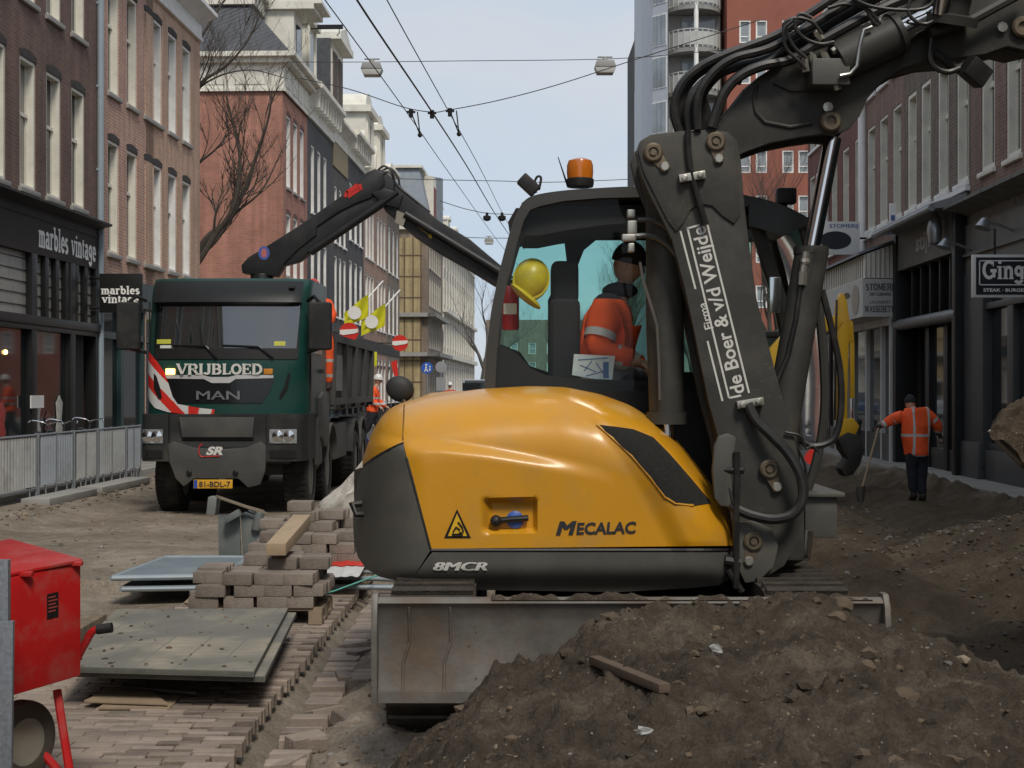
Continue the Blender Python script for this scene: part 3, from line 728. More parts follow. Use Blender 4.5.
BR_R1 = brick('right_brown_brick', (.18,.10,.075), (.25,.145,.105), (.24,.19,.165), var=.2, ms=.012)
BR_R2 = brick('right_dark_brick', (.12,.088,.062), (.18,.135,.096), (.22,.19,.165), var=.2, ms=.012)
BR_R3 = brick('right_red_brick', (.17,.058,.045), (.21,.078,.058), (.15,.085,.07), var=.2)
LINT_D = brick('lintel_brick', (.04,.035,.034), (.055,.045,.042), (.06,.055,.05), bw=.06, bh=.3)
LINT_R = brick('lintel_red', (.17,.06,.045), (.22,.09,.06), (.1,.07,.06), bw=.06, bh=.3)
GREENP = mat('dark_green_paint', (.03,.06,.065), .4, var=.15)
CURT = mat('curtain', (.5,.48,.44), .9, var=.1)
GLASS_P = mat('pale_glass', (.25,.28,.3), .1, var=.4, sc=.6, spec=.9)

def simple_house(name, side, u, v0, v1, label, H, rows, nwin, wbrick, w=.8, h=2.45, frame=WHITE, lint=LINT_D, margin=None, corn=None, roofz=None, g_floor=4.3, glass=UPGLASS, sillm=STONE, depth=10, group=None, pitch=None, first=None, bars=(.62,), base=True, cc=CREAM, cat='house', pil=None):
    o=house_root(name, side, u, v0, v1, label, cat, group); L=v1-v0
    if pitch is None: margin=margin if margin is not None else .75; pitch=(L-2*margin)/max(1,nwin-1); first=margin
    ops=[]; ws=[]
    for (zs,hh) in rows:
        for i in range(nwin):
            x=first+pitch*i; ops.append((x-w/2,zs,x+w/2,zs+hh)); ws.append((x,zs,hh))
    gz=0
    if base: gz=g_floor; 
    b=MB(); wall_mb(b, L, gz, H, ops); shell(b, L, depth, 0, H); b.build('wall', wbrick, o, world=False, fixn=False)
    for x,zs,hh in ws: window(o, x, zs, w, hh, frame, glass, key='', bars=bars, sill=sillm, lintel=lint)
    if corn: cornice(o, 0, L, H-corn[0], corn[0]+.05, corn[1], cc, consoles=corn[2] if len(corn)>2 else 0)
    if base:
        # plain shop front: posts, glass, stall riser and fascia
        m=base if not isinstance(base,bool) else DARKTRIM
        b=MB(); n=max(2,int(L/1.6))
        for i in range(n+1):
            x=L*i/n; b.box((max(0,x-.1),.02,0),(min(L,x+.1),.25,g_floor-.6))
        b.box((0,.04,0.0),(L,.22,.55)); b.box((0,.02,g_floor-1.4),(L,.2,g_floor-1.25)); b.box((0,-.03,g_floor-.6),(L,.25,g_floor+.005))
        b.build('shop_front', m, o, world=False)
        p=MB(); p.box((.02,.12,.5),(L-.02,.14,g_floor-.5)); p.build('shop_window', GLASS, o, world=False)
    return o

def roof_prism(o, L, pts, m, name='roof', x0=0, x1=None):
    b=MB(); b.prism(pts,'x',x0,L if x1 is None else x1); return b.build(name, m, o, world=False)
def dormer(o, x, z, w, h, y0=.3, d=2.5, m=CREAM, hoist=False, roof=ZINC, name='dormer'):
    b=MB(); b.box((x-w/2,y0,z),(x+w/2,y0+d,z+h)); b.box((x-w/2-.15,y0-.25,z+h),(x+w/2+.15,y0+d,z+h+.18))
    b.prism([(x-w/2-.15,z+h+.18),(x+w/2+.15,z+h+.18),(x,z+h+.5)],'y',y0-.2,y0+d)
    b.box((x-w/2-.08,y0-.08,z),(x-w/2+.12,y0,z+h)); b.box((x+w/2-.12,y0-.08,z),(x+w/2+.08,y0,z+h))
    k=b.build(name, m, o, world=False)
    p=MB(); p.box((x-w*.28,y0-.03,z+.25),(x+w*.28,y0-.01,z+h-.25)); p.build('dormer_window', GLASS, k, world=False)
    if hoist:
        p=MB(); p.box((x-.07,y0-1.3,z+h-.02),(x+.07,y0,z+h+.14)); p.tube([(x,y0-1.15,z+h-.02),(x,y0-1.15,z+h-.2),(x,y0-1.05,z+h-.28),(x,y0-1.12,z+h-.33)],.02,6); p.build('hoist_beam', BLACKPAINT, k, world=False)
    return k

# ---------------- left side
VL=lambda x,u=10.0: F*u/(560-x)
VR=lambda x,u=8.2: F*u/(x-560)
# brown corner shop "marbles vintage"
v1=VL(93); v0=18.0
o=house_root('brick_shop_house','L',10,v0,v1,'dark brown brick shop house with black shopfront at the left edge','house'); L=v1-v0
ops=[]; wins=[]
for k,vc in enumerate((23.2, 24.55, 26.0, 27.35, 28.75)):
    for zs in (5.54, 9.08, 12.6):
        x=vc-v0; ops.append((x-.4,zs,x+.4,zs+2.45)); wins.append((x,zs))
b=MB(); wall_mb(b, L, 5.0, 16, ops); shell(b, L, 10, 0, 16); b.build('wall', BR_BROWN, o, world=False, fixn=False)
for x,zs in wins: window(o, x, zs, .8, 2.45, CREAM, UPGLASS, key='mv', bars=(.58,), lintel=LINT_D)
cornice(o, 0, L, 5.03, .32, .32, DARKTRIM)
FASC=mat('brown_black_board', (.030,.022,.018), .55, var=.2, spec=.2, dirt=(.07,.06,.055), damt=.4)
b=MB(); b.box((0,-.04,4.35),(L,.2,5.03)); b.build('fascia', FASC, o, world=False)
b=MB(); b.box((0,-.10,3.0),(L,.2,3.17)); b.box((0,-.06,2.9),(L,.2,3.0))
SH0=VL(23)-v0     # post between the two shop windows
posts=[0,SH0-3.9,SH0,VL(63)-v0,L-.25]
for x in posts: b.box((x,-.05,0),(x+.28,.2,4.35))
nb=6
for i in range(1,nb):      # mullions of the upper light
    x=lerp(SH0+.28,L-.25,i/nb); b.box((x-.09,-.03,3.17),(x+.09,.15,4.35))
b.box((0,.0,0),(posts[2]+.28,.16,.75)); b.box((0,-.03,.7),(posts[2]+.2,.2,.8)); b.box((posts[2]+.28,.0,0),(posts[3],.16,.5))
b.box((posts[3]-.02,.0,0),(posts[3]+.1,.16,3.0))
b.build('shop_front', BLACKPAINT, o, world=False, bevel=.008)
LATT=mat('leaded_glass', (.33,.32,.285), .35, var=.2, sc=6)
p=MB(); p.box((0,.07,3.17),(L,.09,4.35)); p.build('upper_light', LATT, o, world=False)
p=MB(); r4=random.Random(4)
for i in range(5): 
    z=3.35+i*.22; p.box((0,.055,z),(L-.02,.07,z+.012))
p.build('lead_bars', DARKTRIM, o, world=False)
p=MB(); p.box((.02,.06,.5),(posts[3],.08,2.92)); p.box((posts[3]+1.2,.7,0.1),(L-.1,.72,2.92)); p.build('shop_window', GLASS, o, world=False)
p=MB(); p.box((posts[3]+.1,.1,0.0),(posts[3]+1.2,.9,2.95)); p.build('door_recess', mat('dark_interior',(.012,.011,.01),.8), o, world=False)
# things on show behind the glass
for i,(xx,hh,cc) in enumerate(((SH0+.5,1.55,(.5,.48,.44)),(SH0+1.1,1.3,(.12,.05,.04)),(SH0+1.7,1.6,(.42,.4,.36)),(SH0-1.2,1.5,(.35,.05,.04)),(SH0-2.0,1.4,(.3,.28,.2)))):
    p=MB(); p.lathe([(.05,.8),(.16,.85),(.2,1.0),(.13,1.15),(.2,hh-.1),(.08,hh),(.05,hh+.05)],(xx,.045,0),(0,0,1),14); p.v=[V((q.x,.045+(q.y-.045)*.1,q.z)) for q in p.v]; p.build('display_garment',mat('garment_%d'%i,cc,.8,var=.3,sc=9),o,world=False,smooth=True)
# window lettering panel and framed picture in the window
p=MB(); p.box((SH0-.1,-.075,1.42),(SH0+.55,-.052,1.66)); p.build('notice', WHITE, o, world=False)
p=MB()
x0=VL(30)-v0; x1=VL(89)-v0
slab_text(p,'marbles vintage',(x1,-.05,4.53),(-1,0,0),(0,0,1),.5,(x1-x0)) if False else None
# local +x runs away from the camera and the wall is read from the street: text runs along +x
slab_text(p,'marbles vintage',(x0,-.046,4.52),(1,0,0),(0,0,1),.42,(x1-x0),thick=.2,thin=.1)
p.build('lettering', mat('sign_white',(.88,.87,.83),.5,var=.03), o, world=False, fixn=False)
for (ux,zz) in ((VL(28)-v0,2.35),(VL(30.5)-v0,2.45),(VL(1)-v0,2.45)):
    p=MB(); p.ball((ux,.045,zz),.045,8,6); p.build('window_lamp', mat('warm_lamp',(1,.7,.3),.5,emit=(1,.62,.22),es=4), o, world=False, smooth=True)
pipe(o, L-.02, .1, 16, mat('pale_blue_pipe', (.30,.36,.40), .5, var=.1), .07)

# hanging sign
c=at(120.5,287.5,F*9.4/(560-120)); D=c.y; hw=21.5/F*D; hh=(313-274)/2/F*D
c=at(120.5,293,D)
root=empty('hanging_sign', c+V((0,0,-hh)), 0); tag(root,'black square hanging sign reading marbles vintage in white','sign')
b=MB(); b.box((c.x-hw,c.y,c.z-hh),(c.x+hw,c.y+.1,c.z+hh)); b.build('board', BLACKPAINT, root, bevel=.01)
b=MB(); slab_text(b,'marbles',(c.x-hw*.9,c.y-.006,c.z-.02),(1,0,0),(0,0,1),.16,hw*1.8,thick=.2,thin=.12); slab_text(b,'vintage',(c.x-hw*.85,c.y-.006,c.z-.205),(1,0,0),(0,0,1),.16,hw*1.7,thick=.2,thin=.12)
b.build('lettering', _m['sign_white'], root, fixn=False)
b=MB(); b.cyl(c+V((-hw-1.1,.05,hh-.1)),c+V((-hw,.05,hh-.1)),.025); b.cyl(c+V((-hw-1.1,.05,-hh+.1)),c+V((-hw,.05,-hh+.1)),.025); b.build('bracket', BLACKPAINT, root)

# two pink-tan brick houses
va=VL(93)+.02; vb=VL(142); vc=VL(197)
simple_house('row_house','L',10,va,vb,'pink brick row house between the pale drainpipe and the white window trio',12.15,[(4.8,2.52),(8.36,2.55)],3,BR_PINK,w=.78,frame=CREAM,pitch=1.36,first=1.05,corn=(.75,.5),base=GREENP)
simple_house('row_house','L',10,vb+.02,vc,'tan brick row house with brilliant white windows beside the side street',12.15,[(4.8,2.52),(8.36,2.55)],3,BR_TAN,w=.78,frame=WHITE,pitch=1.36,first=.95,corn=(.75,.5),base=GREENP,cc=WHITE)

# red brick corner house across the side street
vA=VL(281); vB=VL(306); L=vB-vA
o=house_root('corner_house','L',10,vA,vB,'red brick corner house with white cornice and grey pantile mansard','house')
ops=[]; wl=[]
for x in (1.1,2.45,3.8):
    for zs,hh in ((1.0,2.4),(5.9,2.3),(9.15,2.65)): ops.append((x-.42,zs,x+.42,zs+hh)); wl.append((x,zs,hh))
b=MB(); wall_mb(b,L,0,12.5,ops); shell(b,L,14,0,12.5); b.build('wall', BR_RED, o, world=False, fixn=False)
for x,zs,hh in wl: window(o,x,zs,.84,hh,WHITE,GLASS,key='c',bars=(.62,),lintel=LINT_R,sill=STONE)
b=MB(); b.box((-.06,-.06,12.5),(L,14,13.5)); b.box((-.12,-.12,12.5),(L,14.02,12.62)); b.box((-.3,-.35,13.5),(L,14.05,13.68)); b.box((-.5,-.55,13.68),(L+.1,14.1,13.85))
for i in range(9): b.box((-.085,.6+i*1.5,12.75),(-.06,1.75+i*1.5,13.4))
for i in range(4): b.box((.3+i*1.2,-.085,12.75),(1.2+i*1.2,-.06,13.4))
b.build('cornice', CREAM, o, world=False)
b=MB(); b.add([(-.3,-.35,13.85),(L,-.35,13.85),(L,14,13.85),(-.3,14,13.85),(1.4,1.5,16.0),(L,1.5,16.0),(L,14,16.0),(1.4,14,16.0)],[(0,1,5,4),(3,0,4,7),(4,5,6,7),(1,2,6,5)]); b.build('roof', TILES, o, world=False)
b=MB(); b.box((1.2,1.3,16.0),(L,14,16.5)); b.box((1.0,1.1,16.5),(L,14,16.65)); b.build('attic_band', CREAM, o, world=False)
b=MB(); b.prism([(1.2,16.65),(14,16.65),(12,17.8),(3,17.8)],'x',1.2,L); b.build('attic_roof', TILES, o, world=False)
b=MB(); b.box((3.2,.2,13.85),(4.9,3.0,16.3)); b.box((3.0,-.6,16.3),(5.1,3.1,16.5)); b.box((3.0,-.9,16.5),(5.1,3.1,16.62)); b.prism([(3.2,16.62),(4.9,16.62),(4.05,17.1)],'y',-.7,3); k=b.build('dormer', CREAM, o, world=False)
p=MB(); p.box((3.6,.17,14.3),(4.5,.19,15.9)); p.build('dormer_window', GLASS, k, world=False)
b=MB(); b.box((1.9,2.2,17.2),(2.8,3.0,18.4)); b.build('chimney', BR_RED, o, world=False)

# the dark and grey houses down the street
vs_=[VL(306)+.02, VL(331.5), VL(346), VL(363)]
o=simple_house('row_house','L',10,vs_[0],vs_[1]-.02,'black brick row house with white triglyph cornice beside the red corner house',13.9,[(1.0,2.4),(5.0,2.8),(8.9,2.7)],3,BR_DARK,w=.8,corn=(1.35,.6,9),pitch=1.5,first=1.2,base=GREENP,sillm=WHITE,lint=None)
roof_prism(o,5.9,[(0,13.9),(10,13.9),(8,17),(2.2,16.2)],TILES)
dormer(o,2.0,13.95,1.5,2.6,y0=.2,m=CREAM,hoist=True)
o=simple_house('row_house','L',10,vs_[1],vs_[2]-.02,'charcoal brick row house with ochre frieze under its cornice',13.6,[(1.0,2.4),(5.0,2.7),(8.3,2.5)],3,BR_DARK2,w=.7,corn=(.9,.5),pitch=1.3,first=.9,base=True,sillm=WHITE,lint=None)
b=MB(); b.box((0,-.05,11.6),(4.2,.02,12.7)); b.build('frieze', mat('ochre_frieze',(.3,.24,.14),.7,var=.15), o, world=False)
roof_prism(o,vs_[2]-vs_[1]-.02,[(0,13.6),(10,13.6),(8,16.5),(2.2,16)],TILES)
# gabled loft with brown shutters
b=MB(); b.box((.4,.1,13.6),(3.6,3,17.2)); b.box((.1,-.35,17.2),(3.9,3.2,17.5)); b.prism([(.1,17.5),(3.9,17.5),(2,18.1)],'y',-.3,3); k=b.build('loft', CREAM, o, world=False)
for xx in (.75,2.2): 
    p=MB(); p.box((xx,.05,14.2),(xx+1.05,.09,16.8)); p.build('shutter', mat('brown_shutter',(.09,.065,.05),.7,var=.2), k, world=False)
b=MB(); b.box((-.02,.1-.02,13.6),(.0,3.0,17.2)); b.build('loft_side', ROOF, o, world=False)
o=simple_house('row_house','L',10,vs_[2],vs_[3]-.02,'black brick row house with tall narrow white windows, third after the corner house',13.9,[(1.0,2.4),(5.0,2.9),(8.9,2.7)],3,BR_DARK,w=.9,corn=(1.2,.6,8),pitch=1.7,first=1.2,base=True,sillm=WHITE,lint=None)
roof_prism(o,vs_[3]-vs_[2]-.02,[(0,13.9),(10,13.9),(8,16.2),(2.2,15.6)],TILES)
va=vs_[3]
specs=[('orange brick row house with ornate cream neck gable behind the crane elbow',375,BR_ORANGE,13.0,4.2),('orange brick row house with round cream gable beyond the crane elbow',386.5,BR_ORANGE,13.2,3.8),('narrow brown brick row house just before the yellow brick building',399,BR_GREYBR,13.0,2.2)]
for lb,xe,bm_,Hh,gh in specs:
    vb=VL(xe); L=vb-va-.02
    o=simple_house('row_house','L',10,va,vb-.02,lb,Hh,[(1.0,2.4),(5.0,2.7),(8.6,2.6)],3,bm_,w=.95,corn=(.9,.6),base=True,sillm=WHITE,lint=None,margin=1.1)
    roof_prism(o,L,[(0,Hh),(10,Hh),(8,Hh+2.4),(2.2,Hh+2.0)],TILES)
    x=L*.45; b=MB()
    b.box((x-1.3,.0,Hh),(x+1.3,1.6,Hh+gh*.72)); b.box((x-1.55,-.3,Hh+gh*.72),(x+1.55,1.7,Hh+gh*.8)); 
    pts=[(x-1.3,Hh+gh*.8)]+[(x+1.3*math.cos(R(180-180*i/8)),Hh+gh*.8+gh*.2*math.sin(R(180*i/8))) for i in range(9)]
    b.prism(pts[1:],'y',.0,1.5)
    b.prism([(x-2.1,Hh),(x-1.3,Hh),(x-1.3,Hh+gh*.5)],'y',.05,.4); b.prism([(x+2.1,Hh),(x+1.3,Hh),(x+1.3,Hh+gh*.5)],'y',.05,.4)
    for q in (-1.1,-.55,.45,1.0): b.box((x+q-.09,-.1,Hh),(x+q+.09,0,Hh+gh*.72))
    k=b.build('gable', CREAM, o, world=False)
    p=MB(); p.box((x-.35,-.04,Hh+.5),(x+.35,-.02,Hh+gh*.62)); p.build('gable_window', GLASS, k, world=False)
    b=MB(); b.box((x+.6,3,Hh+1.5),(x+1.3,3.7,Hh+3.4)); b.cyl((x+.9,3.3,Hh+3.4),(x+.9,3.3,Hh+4),.12,n=8); b.build('chimney', BR_RED, o, world=False)
    va=vb

# yellow banded corner building, its end wall seen across the second side street
vA=VL(428,10); vB=VL(442,10)
o=house_root('corner_building','L',10,vA,vB,'yellow and brown brick corner building with blue-grey zinc mansard','building'); L=vB-vA
ops=[(x-.5,z,x+.5,z+2.3) for x in (1.5,3.3,5.1,6.9,8.7,10.5) for z in (1.0,4.9,8.1,11.0)]
b=MB(); wall_mb(b,L,0,14,ops); shell(b,L,12,0,14); b.build('wall', BR_GREYBR, o, world=False, fixn=False)
for q in ops: window(o,(q[0]+q[2])/2,q[1],1.0,2.3,CREAM,GLASS,key='y',bars=(.6,),lintel=None)
b=MB(); 
for yy in (.9,1.35): pass
b.box((-.25,.5,.8),(0,2.4,13.2)); b.box((-.2,3.6,.8),(0,4.6,13.2)); b.build('yellow_bay', BR_YEL, o, world=False)
b=MB()
for z in (2.2,3.8,5.4,7.0,8.6,10.2,11.8): b.box((-.27,.48,z),(.0,2.42,z+.1)); b.box((-.22,3.58,z),(0,4.62,z+.1))
for yy in (.5,1.1,1.75,2.32): b.box((-.28,yy,.8),(-.24,yy+.08,13.2))
b.build('bay_bands', mat('brown_band',(.12,.075,.05),.8), o, world=False)
b=MB(); b.box((-.6,-.6,7.2),(L,.02,7.5)); b.box((-.6,-.6,7.2),(.02,4.8,7.5)); b.box((-.9,-.9,4.2),(L,0,4.5)); b.box((-.9,-.9,4.2),(0,4.8,4.5)); b.build('ledge', STONE, o, world=False)
b=MB(); b.add([(-.2,-.2,14),(L,-.2,14),(L,12,14),(-.2,12,14),(.6,.8,18.6),(L,.8,18.6),(L,12,18.6),(.6,12,18.6)],[(0,1,5,4),(3,0,4,7),(4,5,6,7),(1,2,6,5)]); b.build('roof', ZINC, o, world=False)
b=MB(); b.box((-.3,-.35,13.85),(L,.1,14.15)); b.box((-.3,-.35,13.85),(.1,6,14.15)); b.box((.3,.5,18.6),(L,6,18.8)); b.box((3.2,-.1,14),(5.6,1.2,18.4)); b.build('trim', CREAM, o, world=False)
b=MB(); b.box((3.6,-.14,14.4),(5.2,-.1,17.6)); b.build('dormer_window', mat('red_dormer',(.2,.05,.04),.7), o, world=False)
b=MB(); b.cyl((7.5,.6,14),(7.5,.6,18.8),1.1,n=14); b.build('turret', ZINC, o, world=False, smooth=True)
# pale stone terrace further on
vA=VL(442.5); vB=VL(474)
PALE=brick('pale_stone_wall',(.40,.37,.31),(.45,.42,.36),(.33,.3,.26),bw=.6,bh=.3,var=.15)
o=simple_house('stone_terrace','L',10,vA,vB,'pale stone terrace of tall flat pilasters at the far end of the left side',15.5,[(.8,3.0),(5.3,2.6),(9.0,2.5),(12.2,1.8)],14,PALE,w=1.2,corn=(1.0,.7),base=False,sillm=None,lint=None,margin=1.6,depth=14,cat='building')
b=MB(); Lx=vB-vA
for i in range(15): b.box((.1+i*(Lx-.6)/14,-.07,0),(.4+i*(Lx-.6)/14,0,14.4))
b.box((0,-.4,8.3),(Lx,0,8.6)); b.box((0,-.4,4.4),(Lx,0,4.8)); b.build('pilasters', CREAM, o, world=False)
roof_prism(o,Lx,[(0,15.5),(12,15.5),(9,18.5),(2.2,18.0)],ZINC)
for i in range(5): dormer(o,3+i*9,15.5,2.0,2.0,y0=.5,m=CREAM)

# ---------------- right side
u=8.2
VRr=[VR(1120),VR(966),VR(902),VR(862),VR(827),VR(806)]
# R1 grey Ginger shop
v0,v1=VRr[0],VRr[1]; L=v1-v0
o=house_root('shop_house','R',u,v0,v1,'brown brick shop house over the grey steak bar front at the right edge','house')
def xr(px): return v1-VR(px)          # local x grows toward the camera
GREYP=mat('greygreen_paint',(.115,.115,.105),.45,var=.1,dirt=(.07,.068,.06),damt=.5)
wx=[xr(1008),xr(983)]
ops=[]; wl=[]
for x in (xr(983),xr(1008)+.0,xr(1040)+.0,xr(1075)):
    for zs in (5.98,9.5): ops.append((x-.42,zs,x+.42,zs+2.7)); wl.append((x,zs))
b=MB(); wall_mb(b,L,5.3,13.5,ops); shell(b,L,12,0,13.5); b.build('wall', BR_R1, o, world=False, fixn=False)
for x,zs in wl: window(o,x,zs,.84,2.7,CREAM,UPGLASS,key='r1',bars=(.62,),lintel=None,sill=CREAM,fw=.1)
GREYD=mat('weathered_grey_trim',(.15,.15,.14),.6,var=.15,dirt=(.07,.068,.06),damt=.7,dsc=5)
cornice(o,0,L,4.98,.45,.55,GREYD)
b=MB(); b.box((0,-.1,4.05),(L,.2,5.0)); b.box((0,-.16,4.4),(L,-.1,4.46)); b.build('fascia', GREYP, o, world=False)
DG=mat('dark_grey_paint',(.05,.055,.058),.4,var=.12,dirt=(.1,.095,.085),damt=.4)
b=MB(); xp=xr(975)
for px,wd in ((983,.38),(1060,.3)): b.box((xr(px)-wd/2 if px!=983 else 0,-.14,0.3),((xr(px)+wd/2) if px!=983 else xr(985)+.0,.2,4.05))
b.box((xr(985),-.05,.62),(L,.2,.75)); b.box((xr(985),-.10,0.05),(L,.2,.62)); b.box((0,-.2,0),(xr(984),-.0,.75)); b.box((0,-.09,3.3),(L,.1,3.42)); b.box((xr(1012),-.08,.75),(xr(1006),.1,3.3)); b.build('shop_front', DG, o, world=False, bevel=.012)
p=MB(); p.box((xr(985),.04,.75),(L,.06,4.0)); p.build('shop_window', GLASS, o, world=False)
# swan neck lamps on the fascia
for px,zz,nm in ((972,4.62,1),(1013,4.72,2)):
    x=xr(px); p=MB(); p.tube([(x,-.1,zz-.1),(x,-.35,zz),(x+.05,-.62,zz+.06)],.025,8); p.lathe([(.03,0),(.07,.03),(.13,.18),(.15,.2)],(x+.05,-.6,zz+.12),(.1,-.35,-1),14); p.build('fascia_lamp', mat('silver_lamp',(.35,.36,.37),.35,.7), o, world=False, smooth=True)
# R2 black shop
v0,v1=VRr[1]+.02,VRr[2]; L=v1-v0
o=house_root('shop_house','R',u,v0,v1,'dark brick shop house over the narrow black shopfront with a silver shutter box','house')
ops=[]; wl=[]
for px in (958,939,922,908.5):
    x=v1-VR(px)
    for zs in (5.98,9.5): ops.append((x-.42,zs,x+.42,zs+2.7)); wl.append((x,zs))
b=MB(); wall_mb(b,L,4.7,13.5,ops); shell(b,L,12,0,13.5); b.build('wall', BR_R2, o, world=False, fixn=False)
for x,zs in wl: window(o,x,zs,.84,2.7,CREAM,UPGLASS,key='r2',bars=(.62,),lintel=None,sill=WHITE,fw=.1)
b=MB(); b.box((0,-.10,5.76),(L,.0,5.86)); b.build('string_course',WHITE,o,world=False)
b=MB(); b.box((.1,-.25,4.55),(L-.1,.2,5.45)); b.build('fascia', mat('olive_board',(.10,.10,.085),.5,var=.2,dirt=(.05,.05,.04),damt=.5), o, world=False)
b=MB(); b.prism([(-.05,5.46),(-.75,5.40),(-.78,5.5),(-.05,5.72)],'x',.05,L-.05); b.cyl((.05,-.75,5.42),(L-.05,-.75,5.42),.07,n=12); b.build('awning_box', mat('dull_aluminium',(.3,.31,.32),.45,.5,dirt=(.1,.1,.1),damt=.5), o, world=False, smooth=True)
b=MB()
b.box((0,-.3,.05),(.3,.2,5.4)); b.box((L-.25,-.3,.05),(L,.2,5.4))
for i in range(1,6): x=lerp(.3,L-.25,i/6); b.box((x-.05,-.12,3.35),(x+.05,.05,4.55))
b.box((0,-.05,3.2),(L,.1,3.4)); b.box((L*.38,-.05,.05),(L*.44,.1,3.2)); b.box((L*.66,-.05,.05),(L*.72,.1,3.2)); b.box((L*.44,-.02,.05),(L,.1,.5)); b.build('shop_front', BLACKPAINT, o, world=False, bevel=.01)
b=MB(); b.cyl((.05,-.2,3.28),(L-.05,-.2,3.28),.13,n=14); b.build('shutter_roll', mat('dull_steel',(.2,.2,.2),.45,.5), o, world=False, smooth=True)
b=MB(); b.box((.3,.1,3.4),(L-.25,.12,4.55)); b.box((L*.44,.04,.5),(L*.99,.06,3.2)); b.build('shop_window', GLASS, o, world=False)
b=MB(); b.box((.3,.3,.05),(L*.38,.4,3.2)); b.build('door', mat('black_door',(.01,.01,.01),.5), o, world=False)
b=MB(); x=L*.52
add_text(b,'stijl',(x-.75,-.258,4.85),(1,0,0),(0,0,1),.38,1.2,bold=.03)
b.build('lettering', mat('pale_grey_letters',(.36,.36,.33),.6), o, world=False, fixn=False); b=MB(); b.lathe([(.06,0),(.06,.01)],(x+.75,-.26,5.0),(0,1,0),10)
for i in range(8): b.ball((x+.75+.1*math.cos(i*.785),-.26,5.0+.1*math.sin(i*.785)),.03,6,4)
b.build('flower_mark', mat('pale_grey_letters',(.36,.36,.33),.6), o, world=False, fixn=False)
p=MB(); x=L*.82; p.lathe([(.02,0),(.12,.05),(.16,.3),(.12,.55),(.02,.7)],(x,-.45,4.75),(0,0,1),14); p.cyl((x,-.25,5.3),(x,-.45,5.3),.025); p.build('fascia_lamp', _m['silver_lamp'], o, world=False, smooth=True)
# R3-R5 upper storeys further along
o3=[]
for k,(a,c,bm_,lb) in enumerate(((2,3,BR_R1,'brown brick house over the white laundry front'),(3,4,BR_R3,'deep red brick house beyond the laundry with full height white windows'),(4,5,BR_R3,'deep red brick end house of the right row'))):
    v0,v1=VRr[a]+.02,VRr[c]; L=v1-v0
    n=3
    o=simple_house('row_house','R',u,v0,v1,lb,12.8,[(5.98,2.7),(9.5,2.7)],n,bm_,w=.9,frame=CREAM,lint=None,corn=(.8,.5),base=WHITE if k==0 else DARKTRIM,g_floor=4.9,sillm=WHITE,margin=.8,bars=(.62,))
    pipe(o, L-.06 if k else .1, 4.5, 12, WHITE, .09); o3.append(o)
    b=MB(); b.box((0,-.10,5.74),(L,.0,5.86)); b.build('string_course',WHITE,o,world=False)
# projecting white laundry front
va,vb=VR(902,8.2)+.03,VR(902,8.2)+7.5
LAUND=mat('laundry_white',(.52,.52,.5),.5,var=.06,dirt=(.3,.29,.26),damt=.5)
root=empty('laundry_shop', S(7.9,va,.05), -PSI); tag(root,'white laundry shop with projecting slatted hood and glazed bays above the worker','shop')
def sb(b,u0,u1,v0,v1,z0,z1,m=0):
    ps=[S(u0,v0),S(u1,v0),S(u1,v1),S(u0,v1)]; b.add([p+V((0,0,z0)) for p in ps]+[p+V((0,0,z1)) for p in ps],[(0,3,2,1),(4,5,6,7),(0,1,5,4),(1,2,6,5),(2,3,7,6),(3,0,4,7)],m)
b=MB(); sb(b,7.2,8.19,va,vb,3.5,4.4); b.build('sign_box', LAUND, root)
b=MB()
pr=[(7.25,4.42),(8.19,4.42),(8.19,5.32),(7.25,4.98)]
b.add([S(a,va,z) for a,z in pr]+[S(a,vb,z) for a,z in pr],[(0,1,2,3),(7,6,5,4),(0,4,5,1),(1,5,6,2),(2,6,7,3),(3,7,4,0)]); b.build('hood', CREAM, root)
b=MB()
for i in range(9):
    uu=7.27+i*.11; sb(b,uu,uu+.02,va-.02,va,4.44,4.98+(uu-7.25)*.36)
for i in range(30): 
    vv=va+.2+i*.24; sb(b,7.23,7.25,vv,vv+.02,4.44,4.96)
b.build('hood_ribs', mat('grey_seam',(.28,.28,.26),.6), root)
b=MB(); b.add([S(7.1,va-.05,4.97),S(8.19,va-.05,5.36),S(8.19,vb,5.36),S(7.1,vb,4.97),S(7.1,va-.05,5.03),S(8.19,va-.05,5.42),S(8.19,vb,5.42),S(7.1,vb,5.03)],[(0,3,2,1),(4,5,6,7),(0,1,5,4),(1,2,6,5),(2,3,7,6),(3,0,4,7)]); b.build('hood_lead', ZINC, root)
LET=mat('dark_letters',(.03,.03,.035),.5,var=.05)
b=MB(); o_=S(7.25,va-.006,0); w_=.74
slab_text(b,'STOMERIJ',o_+V((.02,0,4.13)),RV,(0,0,1),.15,w_,thick=.2,thin=.1)
add_text(b,'DRY CLEANING',o_+RV*.37+V((0,0,4.0)),RV,(0,0,1),.07,.5,bold=.03,center=True)
add_text(b,'LAUNDRY',o_+RV*.37+V((0,0,3.81)),RV,(0,0,1),.07,.5,bold=.02,center=True,space=1.3)
slab_text(b,'WASSERETTE',o_+V((.0,0,3.61)),RV,(0,0,1),.14,w_+.02,thick=.2,thin=.1)
b.build('lettering', LET, root, fixn=False)
b=MB(); pts=[]; 
for i in range(24): pts.append((math.cos(i*math.pi/12),math.sin(i*math.pi/12)))
b.add([S(7.19,va+.8+.42*a,3.95+.36*c) for a,c in pts],[tuple(range(24))]); b.build('oval_badge', mat('beige_badge',(.35,.3,.24),.5,var=.3,sc=30), root)
